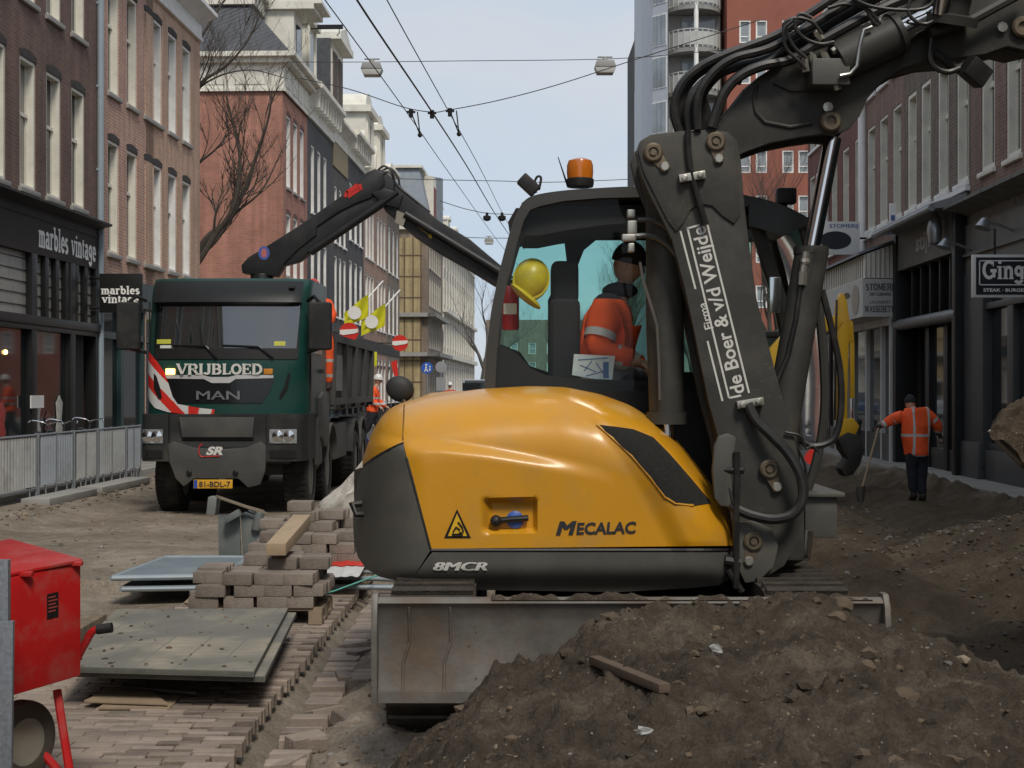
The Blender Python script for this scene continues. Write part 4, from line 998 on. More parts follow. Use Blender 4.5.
# laundry ground floor: white posts, glazed bays
b=MB()
for vv in (va,va+.9,va+2.6,va+4.5,va+6.6): sb(b,7.85,8.18,vv,vv+.12,.05,3.5)
sb(b,7.84,8.19,va,vb,3.3,3.49); b.build('frame', LAUND, root)
b=MB(); sb(b,7.86,8.18,va+.12,vb,.05,.7); b.build('stall_riser', DG, root)
b=MB(); sb(b,7.95,7.97,va+.12,vb,.7,3.3); b.build('glass', GLASS, root)

# signs sticking out on the right
def board(name,label,c,w,h,t,m):
    r=empty(name,c+V((0,0,-h/2)),0); tag(r,label,'sign'); b=MB(); b.box((c.x-w/2,c.y,c.z-h/2),(c.x+w/2,c.y+t,c.z+h/2)); b.build('board',m,r,bevel=.008); return r
Dg=24.2; c=at(1013,276,Dg); w=80/F*Dg; h=43/F*Dg
r=board('hanging_sign','black rectangular sign reading Ginger with white border',c,w,h,.1,mat('white_board',(.7,.69,.66),.5,var=.03))
b=MB(); b.box((c.x-w/2+.05,c.y-.01,c.z-h/2+.05),(c.x+w/2-.05,c.y-.002,c.z+h/2-.05)); b.build('panel',mat('sign_black',(.02,.024,.03),.4,var=.05),r)
b=MB(); x0=c.x-w/2+.1; x1=c.x+w/2-.1; z0=c.z-h/2+.21; z1=c.z+h/2-.1
for (a,b_,cc,d) in ((x0,z0,x1,z0+.018),(x0,z1-.018,x1,z1),(x0,z0,x0+.018,z1),(x1-.018,z0,x1,z1)): b.box((a,c.y-.016,b_),(cc,c.y-.0105,d))
slab_text(b,'Ginger',V((x0+.06,c.y-.013,z0+.12)),(1,0,0),(0,0,1),.3,w-.34,thick=.2,thin=.08)
add_text(b,'STEAK · BURGER · BAR',V((c.x,c.y-.013,c.z-h/2+.1)),(1,0,0),(0,0,1),.055,w-.35,bold=.03,center=True)
b.build('lettering',_m['sign_white'],r,fixn=False)
b=MB(); b.cyl(c+V((w/2,.05,.15)),c+V((w/2+.3,.05,.15)),.03); b.cyl(c+V((-.3,.05,h/2)),c+V((-.3,.05,h/2+.45)),.02); b.build('bracket',DARKTRIM,r)
Dg=37.0; c=at(840,238,Dg); w=40/F*Dg; h=33/F*Dg
r=board('hanging_sign','white laundry sign with a black oval',c,w,h,.12,_m['white_board'])
b=MB(); b.add([(c.x-.12+.42*math.cos(i*math.pi/14),c.y-.006,c.z-.06+.24*math.sin(i*math.pi/14)) for i in range(28)],[tuple(range(28))]); 
b.build('oval',_m['sign_black'],r)
b=MB(); add_text(b,'STOMERIJ',(c.x+.1,c.y-.006,c.z+.27),(1,0,0),(0,0,1),.1,.75,bold=.02,center=True); b.build('lettering',mat('blue_letters',(.08,.12,.3),.5),r,fixn=False)
b=MB(); b.cyl(c+V((w/2,.06,0)),c+V((w/2+.35,.06,0)),.03); b.build('bracket',DARKTRIM,r)
# small plate sign higher up and wall hooks
Dg=34; c=at(893,216,Dg); r=board('wall_plate','small upright pale plate with a blue mark fixed to the brick',c,.17,.62,.04,WHITE)
b=MB(); b.box((c.x-.05,c.y-.01,c.z-.12),(c.x+.05,c.y-.002,c.z+.02)); b.build('mark',_m['blue_letters'],r)
c=at(996,372,26.5)
# ---------------- far right: tower of flats
RENDER_R=mat('red_render_brick',(.27,.095,.065),.85,var=.15,sc=.6)
TOWG=mat('grey_blue_panel',(.44,.46,.50),.5,var=.08)
Dt=84.0
def wx_(px): return (px-CX)/F*Dt
root=empty('red_apartment_block',(wx_(760),Dt,0)); tag(root,'tall red brick apartment block with small white windows','building')
x0,x1=wx_(727),wx_(890); zrow=[EYE+(HY-y)*Dt/F for y in (7,48,92,137,182,227,272,317)]
ops=[]
for z in zrow+[zrow[0]+2.6]:
    for px in (745,761.5,788,804,836,852): ops.append((wx_(px)-x0-.34,z-2.15,wx_(px)-x0+.34,z-.8))
b=MB(); wall_mb(b,x1-x0,0,31,ops,rev=.12); shell(b,x1-x0,12,0,31)
T=Matrix.Translation((x0,Dt,0)); b.v=[T@p for p in b.v]; b.build('wall',RENDER_R,root,fixn=False)
for q in ops:
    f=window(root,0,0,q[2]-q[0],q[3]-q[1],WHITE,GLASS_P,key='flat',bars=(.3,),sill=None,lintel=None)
    f.location=(x0+(q[0]+q[2])/2-root.location.x,0,q[1])
# curved grey tower with balconies
root=empty('curved_apartment_tower',(wx_(665),Dt,0)); tag(root,'rounded pale grey apartment tower with stacked balconies','building')
cx=wx_(690); rad=wx_(735)-wx_(690); 
b=MB(); out=[]
x_l=wx_(646); x_m=wx_(668); x_r=wx_(724)
out=[(x_l,Dt+8),(x_l,Dt+3.0),(x_l+.15,Dt+1.8),(x_l+.5,Dt+.9),(x_m,Dt+.0),(x_m,Dt+1.6),(x_r,Dt+1.6),(x_r,Dt+8)]
b.prism(out,'z',0,31); b.build('wall',[TOWG],root)
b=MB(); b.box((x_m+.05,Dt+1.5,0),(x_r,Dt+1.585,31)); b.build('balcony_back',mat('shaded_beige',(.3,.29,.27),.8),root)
zf=[EYE+(HY-y)*Dt/F for y in (5,47.5,90,135,180,225,270,315)]
for z in zf:
    n=14; arcp=[(lerp(x_m,x_r,.5)+(x_r-x_m)*.5*math.cos(R(180+180*i/n)), Dt+1.5+2.3*math.sin(R(180+180*i/n))*.75) for i in range(n+1)]
    b=MB(); b.prism(arcp,'z',z-.25,z); bal=b.build('balcony',mat('balcony_concrete',(.27,.265,.25),.8,dirt=(.1,.09,.08),damt=.5),root)
    b=MB()
    for i in range(n): 
        p,q=V((*arcp[i],z+1.1)),V((*arcp[i+1],z+1.1)); b.beam(p,q,.06,.06); b.beam(V((*arcp[i],z+.55)),V((*arcp[i+1],z+.55)),.03,.8,m=0); b.cyl(V((*arcp[i],z)),V((*arcp[i],z+1.1)),.04,n=6)
    b.build('railing',mat('pale_railing',(.42,.42,.4),.5),bal)
    b=MB(); b.cyl((lerp(x_m,x_r,.5),Dt-.1,z),(lerp(x_m,x_r,.5),Dt-.1,z+2.55),.14,n=10); b.build('column',WHITE,bal)
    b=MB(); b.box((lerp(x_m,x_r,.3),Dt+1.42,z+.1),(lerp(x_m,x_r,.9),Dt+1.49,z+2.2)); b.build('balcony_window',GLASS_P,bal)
    for i in range(3):
        a=.15+i*.28; xa=lerp(x_l+.5,x_m,a) ; ya=lerp(Dt+.9,Dt,a)
        b=MB(); T=Matrix.Translation((xa,ya-.03,z+.2))@Matrix.Rotation(math.atan2(-.9,x_m-x_l-.5),4,'Z'); 
        b.box((-.22,-.02,0),(.22,.02,1.9),T=T); wn=b.build('window',WHITE,root); b=MB(); b.box((-.19,-.035,.06),(.19,-.021,1.84),T=T); b.build('pane',GLASS_P,wn)
# slim dark block beside the tower
root=empty('slim_block',(wx_(639.5),92,0)); tag(root,'slim brown and black block left of the curved grey tower','building')
D2=92; xa,xb=(635-CX)/F*D2,(644.5-CX)/F*D2
b=MB(); b.box((xa,D2,0),(xb,D2+6,EYE+(HY-38)*D2/F)); b.build('wall',mat('slim_dark',(.05,.048,.045),.8,var=.3,sc=.8),root)
b=MB(); b.box((xa-.05,D2-.3,EYE+(HY-92)*D2/F),(xa+.5,D2,EYE+(HY-32)*D2/F)); b.build('upper_panel',mat('slim_beige',(.25,.21,.16),.8,var=.2),root)
b=MB()
for k in range(5): b.box((xa+.15,D2-.1,14.5+k*.9),(xa+.4,D2-.02,15.0+k*.9))
b.build('lit_slots',WHITE,root)
b=MB(); b.cyl((xa+.1,D2,24),(xa+.1,D2,27.5),.04,n=6); b.build('aerial',DARKTRIM,root)
# far end of the street: pale blocks closing the view
for (xa,xb,D,Hh,lb,mm) in ((486,640,230,13,'low brown block closing the far end of the street',BR_GREYBR),(640,760,150,11,'plain low brick block beyond the cab at the street end',BR_ORANGE)):
    root=empty('street_end_block',((xa+xb)/2/F*D-CX/F*D,D,0)); tag(root,lb,'building')
    X0,X1=(xa-CX)/F*D,(xb-CX)/F*D; ops=[(i*3.0+1,z,i*3.0+2.2,z+1.8) for i in range(int((X1-X0)/3)-1) for z in (1,4.2,7.4)]
    b=MB(); wall_mb(b,X1-X0,0,Hh,ops); shell(b,X1-X0,10,0,Hh); T=Matrix.Translation((X0,D,0)); b.v=[T@p for p in b.v]; b.build('wall',mm,root,fixn=False)
    for q in ops:
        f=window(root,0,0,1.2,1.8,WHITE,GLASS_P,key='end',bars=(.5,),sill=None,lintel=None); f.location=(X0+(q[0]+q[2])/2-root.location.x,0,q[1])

# the street goes on behind the camera: the glass and paint in view mirror these houses
for side,uu,rng in (('L',10,((-26,-15),(-14.98,-4),(-3.98,6),(6.02,17.98))),('R',8.2,((-24,-13),(-12.98,-2),(-1.98,9),(9.02,VR(1120)-.02)))):
    for k,(a,c) in enumerate(rng):
        simple_house('row_house',side,uu,a,c,['first','second','third','fourth'][k]+' brick row house behind the viewpoint on the '+{'L':'left','R':'right'}[side]+' pavement',13+(k%2),[(5.0,2.6),(8.7,2.6)],5,[BR_PINK,BR_BROWN,BR_ORANGE,BR_R1][k],w=1.0,lint=None,corn=(.8,.5),margin=1.2,sillm=STONE)
# ================================================================ the yellow midi excavator
YEL=mat('excavator_yellow',(.64,.300,.012),.33,var=.05,coat=.25,dirt=(.42,.25,.09),damt=.4,dsc=3.5)
YELD=mat('excavator_yellow_recess',(.60,.28,.016),.5,var=.05)
GRY=mat('excavator_grey',(.088,.086,.076),.5,var=.08,sc=5,dirt=(.15,.135,.11),damt=.4,dsc=2.5,bump=.05)
GRYD=mat('excavator_boom_grey',(.050,.049,.044),.5,spec=.35,var=.12,sc=4,dirt=(.14,.125,.10),damt=.4,dsc=2,bump=.06)
BLK=mat('black_rubber',(.016,.016,.016),.5,var=.15,dirt=(.07,.06,.05),damt=.4,dsc=6)
HOSE=mat('hydraulic_hose',(.02,.02,.02),.38,var=.2,dirt=(.08,.07,.06),damt=.4,dsc=9)
STEEL=mat('worn_steel',(.155,.145,.13),.55,.2,var=.45,sc=3,dirt=(.17,.10,.055),damt=.8,dsc=2.2,bump=.15)
CHROME=mat('chrome',(.75,.75,.76),.12,1.0,var=.03)
BOLT=mat('zinc_bolt',(.5,.48,.42),.35,.8,var=.1)
BRASS=mat('rusty_pin',(.17,.135,.095),.5,.6,var=.3,sc=30)
DIRTY=mat('earthy_rubber',(.05,.042,.034),.9,var=.4,sc=9,bump=.5)
LBL=mat('decal_white',(.66,.65,.61),.5,var=.04)
splatter(YEL,(.30,.19,.07),55,.6,1.6); splatter(GRY,(.19,.165,.13),50,.8,2.5); splatter(GRYD,(.17,.15,.12),46,.7,2.2); splatter(STEEL,(.10,.07,.045),24,.7,3)
EX=empty('excavator',(.58,9.0,-.12)); tag(EX,'large yellow and grey midi excavator with dozer blade in the middle of the street','excavator')
D0=7.84
TOP=[(353,520),(357,480),(362,462),(368,440),(376,424),(386,411),(400,403),(420,398),(440,394.5),(480,389),(530,386),(565,387),(600,394),(630,405),(655,420),(680,443),(700,468),(715,490),(728,510),(733,517),(737,528),(740,548)]
def ytop(x): return interp(x,TOP)
def smooth_tab(tab):
    def f(x): return sum(interp(x+d,tab) for d in (-6,-4,-2,0,2,4,6))/7
    return f
ytop_s=smooth_tab(TOP)
def sel(s,p): s=max(0,min(1,s)); return 1-(1-s**p)**(1/p)
def surf_off(x,y):
    a=1.05*sel((432-x)/82,2.3)
    b=.42*sel((x-685)/58,2.4)
    t=y-ytop_s(x); c=.75*sel(1-t/72,2.5)
    o=(a**1.6+b**1.6+c**1.6)**(1/1.6)
    yc=interp(x,[(380,432),(404,437),(442,439),(490,445),(532,452),(570,459),(600,466),(640,490),(660,520)])
    k=smoothstep(yc+15,yc,y)*(1-smoothstep(520,622,x))
    o+=.045*k
    # shoulder right of the arch, beside the vent
    xr=interp(y,[(395,560),(410,580),(430,606),(450,624),(470,638),(500,655),(530,670),(550,680)])
    o-=.04*smoothstep(xr-12,xr+16,x)*(1-smoothstep(540,552,y)*.3)
    # lower flare
    bt=smoothstep(560,592,y); o+=.10*bt*bt
    # latch recess
    rx=smoothstep(480,492,x)*(1-smoothstep(534,538,x)); ry=smoothstep(497,503,y)*(1-smoothstep(529,533,y)); o+=.07*rx*ry
    return o
def sf(x,y,lift=0.0): return at(x,y,D0+surf_off(x,y)-lift)
def cosp(t,a=.5): return t*(1-a)+a*(1-math.cos(math.pi*t))/2
def patch(b,x0,x1,tf,bf,nu,nv,lift=0.0,ease=True):
    def fn(u,v):
        x=lerp(x0,x1,cosp(u,.6)); v2=v**1.6 if ease else v
        return sf(x,lerp(tf(x),bf(x),v2),lift)
    b.grid(fn,nu,nv)
UP=empty('x',(0,0,0)); bpy.data.objects.remove(UP)
b=MB()
ybot=lambda x: interp(x,[(362,467),(375,457),(390,449),(403,442.5),(431,549),(737,546)])
x0=362.5
patch(b,x0,739,lambda x:ytop_s(x),lambda x:ybot(x)-.3,230,90)
# roof of the hood running back under the cab
def topback(u,v):
    x=lerp(x0,739,cosp(u,.6)); p=sf(x,ytop_s(x)); return V((p.x,lerp(p.y,9.25,v),p.z-.02*v))
b.grid(topback,230,4)
b.build('hood',YEL,EX,smooth=True,angle=50)
b=MB(); cwt=lambda x: interp(x,[(353,515),(355,494),(357.5,480),(362,468.5),(375,458),(390,450),(403,443.5),(430,550)])
cwb=lambda x: interp(x,[(353,522),(354,545),(358,557),(366,569),(380,577),(405,582.5),(411,581),(430,551)])
patch(b,353,430,cwt,cwb,60,60,0,False)
def cwback(u,v):
    x=lerp(353,411,u); p=sf(x,cwb(x)); return V((lerp(p.x,max(p.x,-.2),v),lerp(p.y,9.6,v),p.z))
b.grid(cwback,24,3)
def cwleft(u,v):
    y=lerp(470,545,u); p=sf(354,y); return V((p.x+.25*v*v,lerp(p.y,10.0,v),p.z))
b.grid(cwleft,16,4)
b.build('counterweight',GRY,EX,smooth=True,angle=50)
b=MB(); skt=lambda x: interp(x,[(411.5,580),(432,552),(741,549)])
skb=lambda x: interp(x,[(411.5,583),(440,588),(480,590),(620,592),(690,588),(720,585),(733,577),(741,560)])
patch(b,412,741,skt,skb,90,14,0,False)
def skback(u,v):
    x=lerp(412,741,u); p=sf(x,skb(x)); return V((p.x,lerp(p.y,9.3,v),p.z-.02*v))
b.grid(skback,60,3)
b.build('side_skirt',GRY,EX,smooth=True,angle=50)
# dark gap line between hood and skirt
b=MB()
b.tube([sf(x,550.3,-.006) for x in range(431,741,8)],.012,6); b.build('seam',BLK,EX)
b=MB(); b.tube([sf(x,ybot(x)+.4,-.004) for x in (364,372,380,390,397,403)]+[sf(lerp(403,430.5,t),lerp(443,549,t),-.004) for t in (.15,.3,.45,.6,.75,.9,1)],.009,6); b.build('seam',BLK,EX)
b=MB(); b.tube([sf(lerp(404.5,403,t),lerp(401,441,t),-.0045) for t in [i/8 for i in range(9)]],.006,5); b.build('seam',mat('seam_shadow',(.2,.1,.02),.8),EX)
# air grille on the flank
gp=[(597,424.5),(633,429),(653,437),(668,452),(689,476),(712,503),(692,505.5),(675,503.5),(665,497),(650,477),(632,456),(613,438.5)]
b=MB(); 
Lg=[(597,424.5),(605,431.5),(613,438.5),(622,447),(632,456),(641,466),(650,477),(657,487),(665,497),(675,503.5),(692,505.5)]
Rg=[(597,424.5),(615,426.5),(633,429),(644,433),(653,437),(661,444),(668,452),(678,463),(689,476),(700,489),(712,503)]
b.grid(lambda u,v:(lambda i:sf(lerp(Lg[i][0],Rg[i][0],u),lerp(Lg[i][1],Rg[i][1],u),.010))(round(v*10)),8,10)
o=b.build('air_grille',mat('grille_mesh',(.025,.025,.022),.55,var=.3,sc=40,bump=.8,bsc=260),EX,smooth=True)
b=MB(); b.tube([sf(x,y,.004) for x,y in gp]+[sf(*gp[0],.004)],.008,6); b.build('grille_rim',YELD,EX,smooth=True)
# latch, pictogram, lettering
b=MB(); p=sf(493,523,-.0); 
b.tube([at(494,521,D0+.045),at(512,519,D0+.03),at(528,518,D0+.045)],[.02,.016,.018],10); b.ball(at(496,521,D0+.03),.034,10,8); b.build('latch_handle',BLK,EX,smooth=True)
b=MB(); b.lathe([(.05,0),(.05,.02),(.03,.03)],at(515,519.5,D0+.075),(0,-1,0),16); b.build('latch_lock',mat('blue_cap',(.05,.12,.45),.4),EX,smooth=True)
b=MB(); b.add([sf(457,509,.004),sf(444,538,.004),sf(471,538,.004)],[(0,1,2)]); k=b.build('warning_sign',BLACKPAINT,EX,fixn=False)
b=MB(); b.add([sf(457,513.5,.007),sf(448,536,.007),sf(467,536,.007)],[(0,1,2)]); b.build('sign_face',mat('warning_yellow',(.75,.45,.02),.4),k,fixn=False)
b=MB()
for pl in (((452,534.5),(463,534.5),.011),((453,532),(456,527),.008),((456,527),(460,530),.008),((458,522),(462,527),.009),((462,527),(463.5,532),.008),((459,533),(462,533),.012)):
    b.beam(sf(*pl[0],.012),sf(*pl[1],.012),pl[2],.004,up=(0,1,0))
b.build('pictogram',BLACKPAINT,k)
b=MB()
def onsf(x0,y0,sx=1,slope=0.0,lift=.006):
    k_=F/D0
    return lambda a,c: sf(x0+a*k_, y0-c*k_+slope*a*k_, lift)
f_=onsf(557,535.0,slope=-.03)
add_text(b,'M',(0,0,0),(1,0,0),(0,0,1),.078,.105,bold=.05,shear=.25,fn=f_)
f_=onsf(576.5,534.0,slope=-.02)
add_text(b,'ECALAC',(0,0,0),(1,0,0),(0,0,1),.062,.335,bold=.03,shear=.1,fn=f_)
b.build('lettering',LET,EX,fixn=False)
b=MB(); f_=onsf(433,570.5); add_text(b,'8MCR',(0,0,0),(1,0,0),(0,0,1),.047,.30,bold=.05,shear=.25,fn=f_)
b.build('lettering',LBL,EX,fixn=False)
# bolt on counterweight
b=MB(); p=sf(361,508); b.tube([p+V((.02,0,.03)),p+V((-.05,-.03,.02)),p+V((-.02,-.06,-.03)),p+V((.05,-.03,-.03))],.022,8); b.build('tie_hook',BLK,EX,smooth=True)
# deck, slew ring and track frame
b=MB(); b.box((-.55,8.3,.74),(1.3,10.0,.98)); b.lathe([(.55,0),(.55,.14)],(.58,9.0,.6),(0,0,1),28); b.box((-.1,8.1,.25),(1.26,9.9,.6)); b.build('chassis',BLK,EX,bevel=.01)
def track(x0,x1):
    b=MB(); ya,yb,za,zb=7.30,10.7,-.14,.70; r=(zb-za)/2; pts=[]
    for i in range(13): a=R(90+180*i/12); pts.append((ya+r+r*math.cos(a),za+r+r*math.sin(a)))
    for i in range(13): a=R(-90+180*i/12); pts.append((yb-r+r*math.cos(a),za+r+r*math.sin(a)))
    pts=[(p[0],p[1]) for p in pts]
    outer=pts; inner=[(lerp(y,(ya+yb)/2,.035*(1)) if 0 else y,z) for y,z in pts]
    b.prism(outer,'x',x0,x1)
    # grousers all round
    per=[]; L=len(pts)
    dense=[]
    for i in range(L):
        p,q=V((pts[i][0],pts[i][1],0)),V((pts[(i+1)%L][0],pts[(i+1)%L][1],0)); n=max(1,int((q-p).length/.09))
        for k in range(n): dense.append((p.lerp(q,k/n),(q-p).normalized()))
    acc=0; last=None
    for i,(p,t) in enumerate(dense):
        if i%1==0 and (last is None or (p-last).length>.095):
            last=p; nrm=V((t.y,-t.x,0)); c=p+nrm*.012
            if (c-V(((ya+yb)/2,(za+zb)/2,0))).length<(p-V(((ya+yb)/2,(za+zb)/2,0))).length: nrm=-nrm; c=p+nrm*.012
            b.beam(V((x0+.01,c.x,c.y)),V((x1-.01,c.x,c.y)),.045,.032,up=(0,nrm.x,nrm.y))
    tr=b.build('crawler_track',DIRTY,EX)
    for i,yy in enumerate([ya+.42]+[ya+.95+.38*k for k in range(5)]+[yb-.42]):
        rr_=.3 if i in (0,6) else .11; zz=za+r if i in (0,6) else za+.16
        b=MB(); b.cyl((x0-.012,yy,zz),(x1+.012,yy,zz),rr_,n=20); b.build('roller',DIRTY,tr,smooth=True)
    return tr
track(-.66,-.20); track(1.37,1.83)
# dozer blade
def blade_prof():
    f=[(6.80,.285),(6.815,.36),(6.83,.46),(6.832,.56),(6.82,.66),(6.80,.735),(6.78,.757)]
    bk=[(6.80,.775),(6.84,.772),(6.90,.68),(6.935,.56),(6.93,.44),(6.895,.34),(6.85,.28)]
    return f+bk
b=MB(); b.prism(blade_prof(),'x',-.672,1.80); b.box((-.67,6.775,.275),(1.80,6.805,.33)); bl=b.build('dozer_blade',STEEL,EX,smooth=True,angle=30)
b=MB(); b.cyl((-.67,6.825,.757),(1.8,6.825,.757),.025,n=12); b.build('top_tube',STEEL,bl,smooth=True)
for x in (-.68,1.80):
    b=MB(); b.prism([(6.74,.28),(6.74,.60),(6.76,.74),(6.80,.80),(6.87,.80),(6.95,.70),(6.96,.30)],'x',x,x+.03); b.build('end_plate',STEEL,bl,bevel=.006)
for x in (-.50,-.30): 
    b=MB(); b.tube([(x+(-.03 if z<.5 else 0),interp(z,[(.285,6.80),(.36,6.815),(.46,6.83),(.56,6.832),(.66,6.82),(.735,6.80)])-.004,z) for z in (.29,.36,.46,.56,.66,.735)],.007,6); b.build('weld_seam',STEEL,bl)
for x in (.05,1.02):
    b=MB(); b.beam((x,6.92,.42),(x+.04,8.3,.4),.14,.16); b.build('blade_arm',GRYD,bl,bevel=.01)
# dirt lying along the top of the blade
b=MB(); r5=random.Random(5)
def dl(u,v):
    x=lerp(-.1,1.75,u); a=v*math.pi; h=max(0,.022+.05*N(x,0,0,3)+.03*N(x,1,0,11)+.012*N(x,1,0,30)); return (x,6.835-.05*math.cos(a),.772+h*math.sin(a))
b.grid(dl,160,6); b.build('soil_on_blade',HEAP,bl,smooth=True)

# ---------------------------------------------------------------- cab
CN,CF=8.72,9.75
CAB=mat('cab_frame',(.05,.05,.046),.42,var=.08)
CABI=mat('cab_interior',(.013,.013,.014),.75,var=.15)
TINT=glazing('tinted_cab_glass',(.92,.96,.94))
TINT2=glazing('tinted_far_glass',(.60,.82,.78))
no=[(484,392),(486.5,350),(491,312),(499,272),(508,238),(515,216),(522,203),(533,196),(560,191),(600,188),(640,186.5),(690,188),(740,194),(780,204),(806,216)]
ni=[(495,392),(497,352),(501,315),(508,278),(517,243),(524,220),(530,210),(540,206),(563,201),(600,198),(640,197),(690,198),(736,204),(774,213),(798,224)]
def frame_strip(b,outer,inner,Da,Db):
    n=len(outer); vs=[]
    for D in (Da,Db):
        vs+= [at(x,y,Da) if D==Da else V((at(x,y,Da).x,Db,at(x,y,Da).z)) for x,y in outer]
        vs+= [at(x,y,Da) if D==Da else V((at(x,y,Da).x,Db,at(x,y,Da).z)) for x,y in inner]
    fs=[]
    for i in range(n-1):
        o0,i0,o1,i1=i,n+i,2*n+i,3*n+i
        fs+=[(o0,o0+1,i0+1,i0),(o1,i1,i1+1,o1+1),(o0,o1,o1+1,o0+1),(i0,i0+1,i1+1,i1)]
    fs+=[(0,n,3*n,2*n),(n-1,3*n-1,4*n-1,2*n-1)]
    b.add(vs,fs)
cab=empty('cab',at(650,392,9.2),0,EX); cab.location=cab.location-EX.location
b=MB(); frame_strip(b,no,ni,CN,CN+.07); k=b.build('side_frame',CAB,cab,smooth=True,angle=40)
# roof skin
pn=[V((at(x,y,CN).x,0,at(x,y,CN).z)) for x,y in no[6:]]
b=MB(); b.grid(lambda u,v:(lambda q:V((q.x,lerp(CN,CF,v),q.z+.05*math.sin(math.pi*v)+.0)))(pn[0].lerp(pn[1],0) if 0 else spline(pn,4)[min(int(u*32),32)]),32,8)
b.grid(lambda u,v:(lambda q:V((q.x,lerp(CN+.02,CF-.02,v),q.z-.07)))(spline(pn,4)[min(int(u*32),32)]),32,1)
b.build('roof',CAB,cab,smooth=True,angle=50)
# rear wall corner posts, far side frame
fo=[(x,y) for x,y in no]; 
def tofar(pts): return [V((at(x,y,CN).x,CF,at(x,y,CN).z)) for x,y in pts]
b=MB(); A=tofar(no); B=tofar(ni); n=len(A)
for i in range(n-1): b.add([A[i],A[i+1],B[i+1],B[i],A[i]+V((0,-.07,0)),A[i+1]+V((0,-.07,0)),B[i+1]+V((0,-.07,0)),B[i]+V((0,-.07,0))],[(0,1,2,3),(7,6,5,4),(0,4,5,1),(3,2,6,7)])
b.build('side_frame',CAB,cab)
# far side panel with two window openings (dark trim around them)
def far(px,py,D=CF-.03): return at(px,py,D)
b=MB()
def quadp(b,pts,D=CF-.04,th=.03): b.prism([(far(x,y,D).x,far(x,y,D).z) for x,y in pts],'y',D,D+th)
quadp(b,[(508,222),(516,208),(760,208),(760,242),(640,240),(596,240),(584,250),(577,268),(573,300),(566,300),(567,262),(564,238),(556,231),(538,231),(522,246),(512,250)])
quadp(b,[(573,300),(575,385),(548,385),(548,300),(566,262)])
quadp(b,[(496,392),(500,344),(520,352),(530,366),(548,372),(760,372),(760,392)])
b.build('far_panel',CABI,cab)
b=MB(); quadp(b,[(522,224),(752,224),(752,380),(498,380),(501,330),(509,270),(515,240)],CF-.005,.006); b.build('far_glass',TINT2,cab)
# near side glass
b=MB(); gpts=[at(x,y,CN+.035) for x,y in ni]+[at(800,392,CN+.035)]
b.add(gpts,[tuple(range(len(gpts)))]); b.build('side_glass',TINT,cab,fixn=False)
# lower dark wall of the cab and floor
b=MB(); b.box((at(485,0,CN).x,CN,.80),(at(800,0,CN).x,CN+.06,at(0,391,CN).z)); b.box((at(485,0,CN).x,CN,.8),(at(810,0,CN).x,CF,.95)); b.box((at(485,0,CN).x,CN+.06,.8),(at(490,0,CN).x,CF,at(0,380,CN).z))
b.box((at(495,0,CN).x,CN+.08,.95),(at(560,0,CN).x,CF-.1,at(0,385,CN).z)); b.build('lower_shell',BLACKPAINT,cab)
# dark curved sill along the lower edge of the glass
b=MB(); sl_=[(497,345),(505,347),(515,352),(523,360),(532,369),(545,375),(565,378),(620,380),(700,384),(760,392),(760,396),(496,396)]
b.prism([(at(x,y,CN+.1).x,at(x,y,CN+.1).z) for x,y in sl_],'y',CN+.09,CN+.12); b.build('inner_sill',CABI,cab)
# headliner with grab strap
b=MB(); hl=[(519,226),(527,212),(541,207),(700,205),(760,212),(760,232),(700,225),(648,222),(600,226),(560,232),(540,236),(524,236)]
b.prism([(at(x,y,CN+.14).x,at(x,y,CN+.14).z) for x,y in hl],'y',CN+.1,CF-.1); b.build('headliner',CABI,cab)
# front pillars and windscreen
for D in (CN+.03,CF-.05):
    k_=CN
    b=MB(); pts=[(790,212),(802,224),(812,260),(819,300),(824,350),(826,400),(822,440),(812,480),(800,510)]
    b.tube(spline([V((at(x,y,k_).x,D,at(x,y,k_).z)) for x,y in pts],4),.03,8); b.build('windscreen_pillar',CAB,cab,smooth=True)
b=MB(); pts=spline([V((at(x,y,CN).x,0,at(x,y,CN).z)) for x,y in [(802,224),(812,260),(819,300),(824,350),(826,400),(822,440),(812,480)]],4)
b.grid(lambda u,v:V((pts[round(u*(len(pts)-1))].x,lerp(CN+.05,CF-.07,v),pts[round(u*(len(pts)-1))].z)),len(pts)-1,1); b.build('windscreen',TINT,cab,smooth=True)
b=MB(); b.tube([at(752,214,CN+.05),at(764,250,CN+.05),at(780,300,CN+.05),at(792,360,CN+.05),at(796,450,CN+.05)],.045,8); b.build('door_pillar',CAB,cab,smooth=True)
b=MB(); b.prism([(at(748,205,CN).x,at(748,205,CN).z),(at(812,219,CN).x,at(812,219,CN).z),(at(812,224,CN).x,at(812,224,CN).z),(at(780,236,CN).x,at(780,236,CN).z),(at(748,226,CN).x,at(748,226,CN).z)],'y',CN-.04,CN+.0); b.build('visor',CAB,cab)
b=MB(); b.box((at(770,275,8.6).x,8.6,at(0,313,8.6).z),(at(781,275,8.6).x,8.63,at(0,277,8.6).z)); b.build('small_mirror',mat('mirror_silver',(.6,.62,.62),.15,.9),cab,bevel=.005)
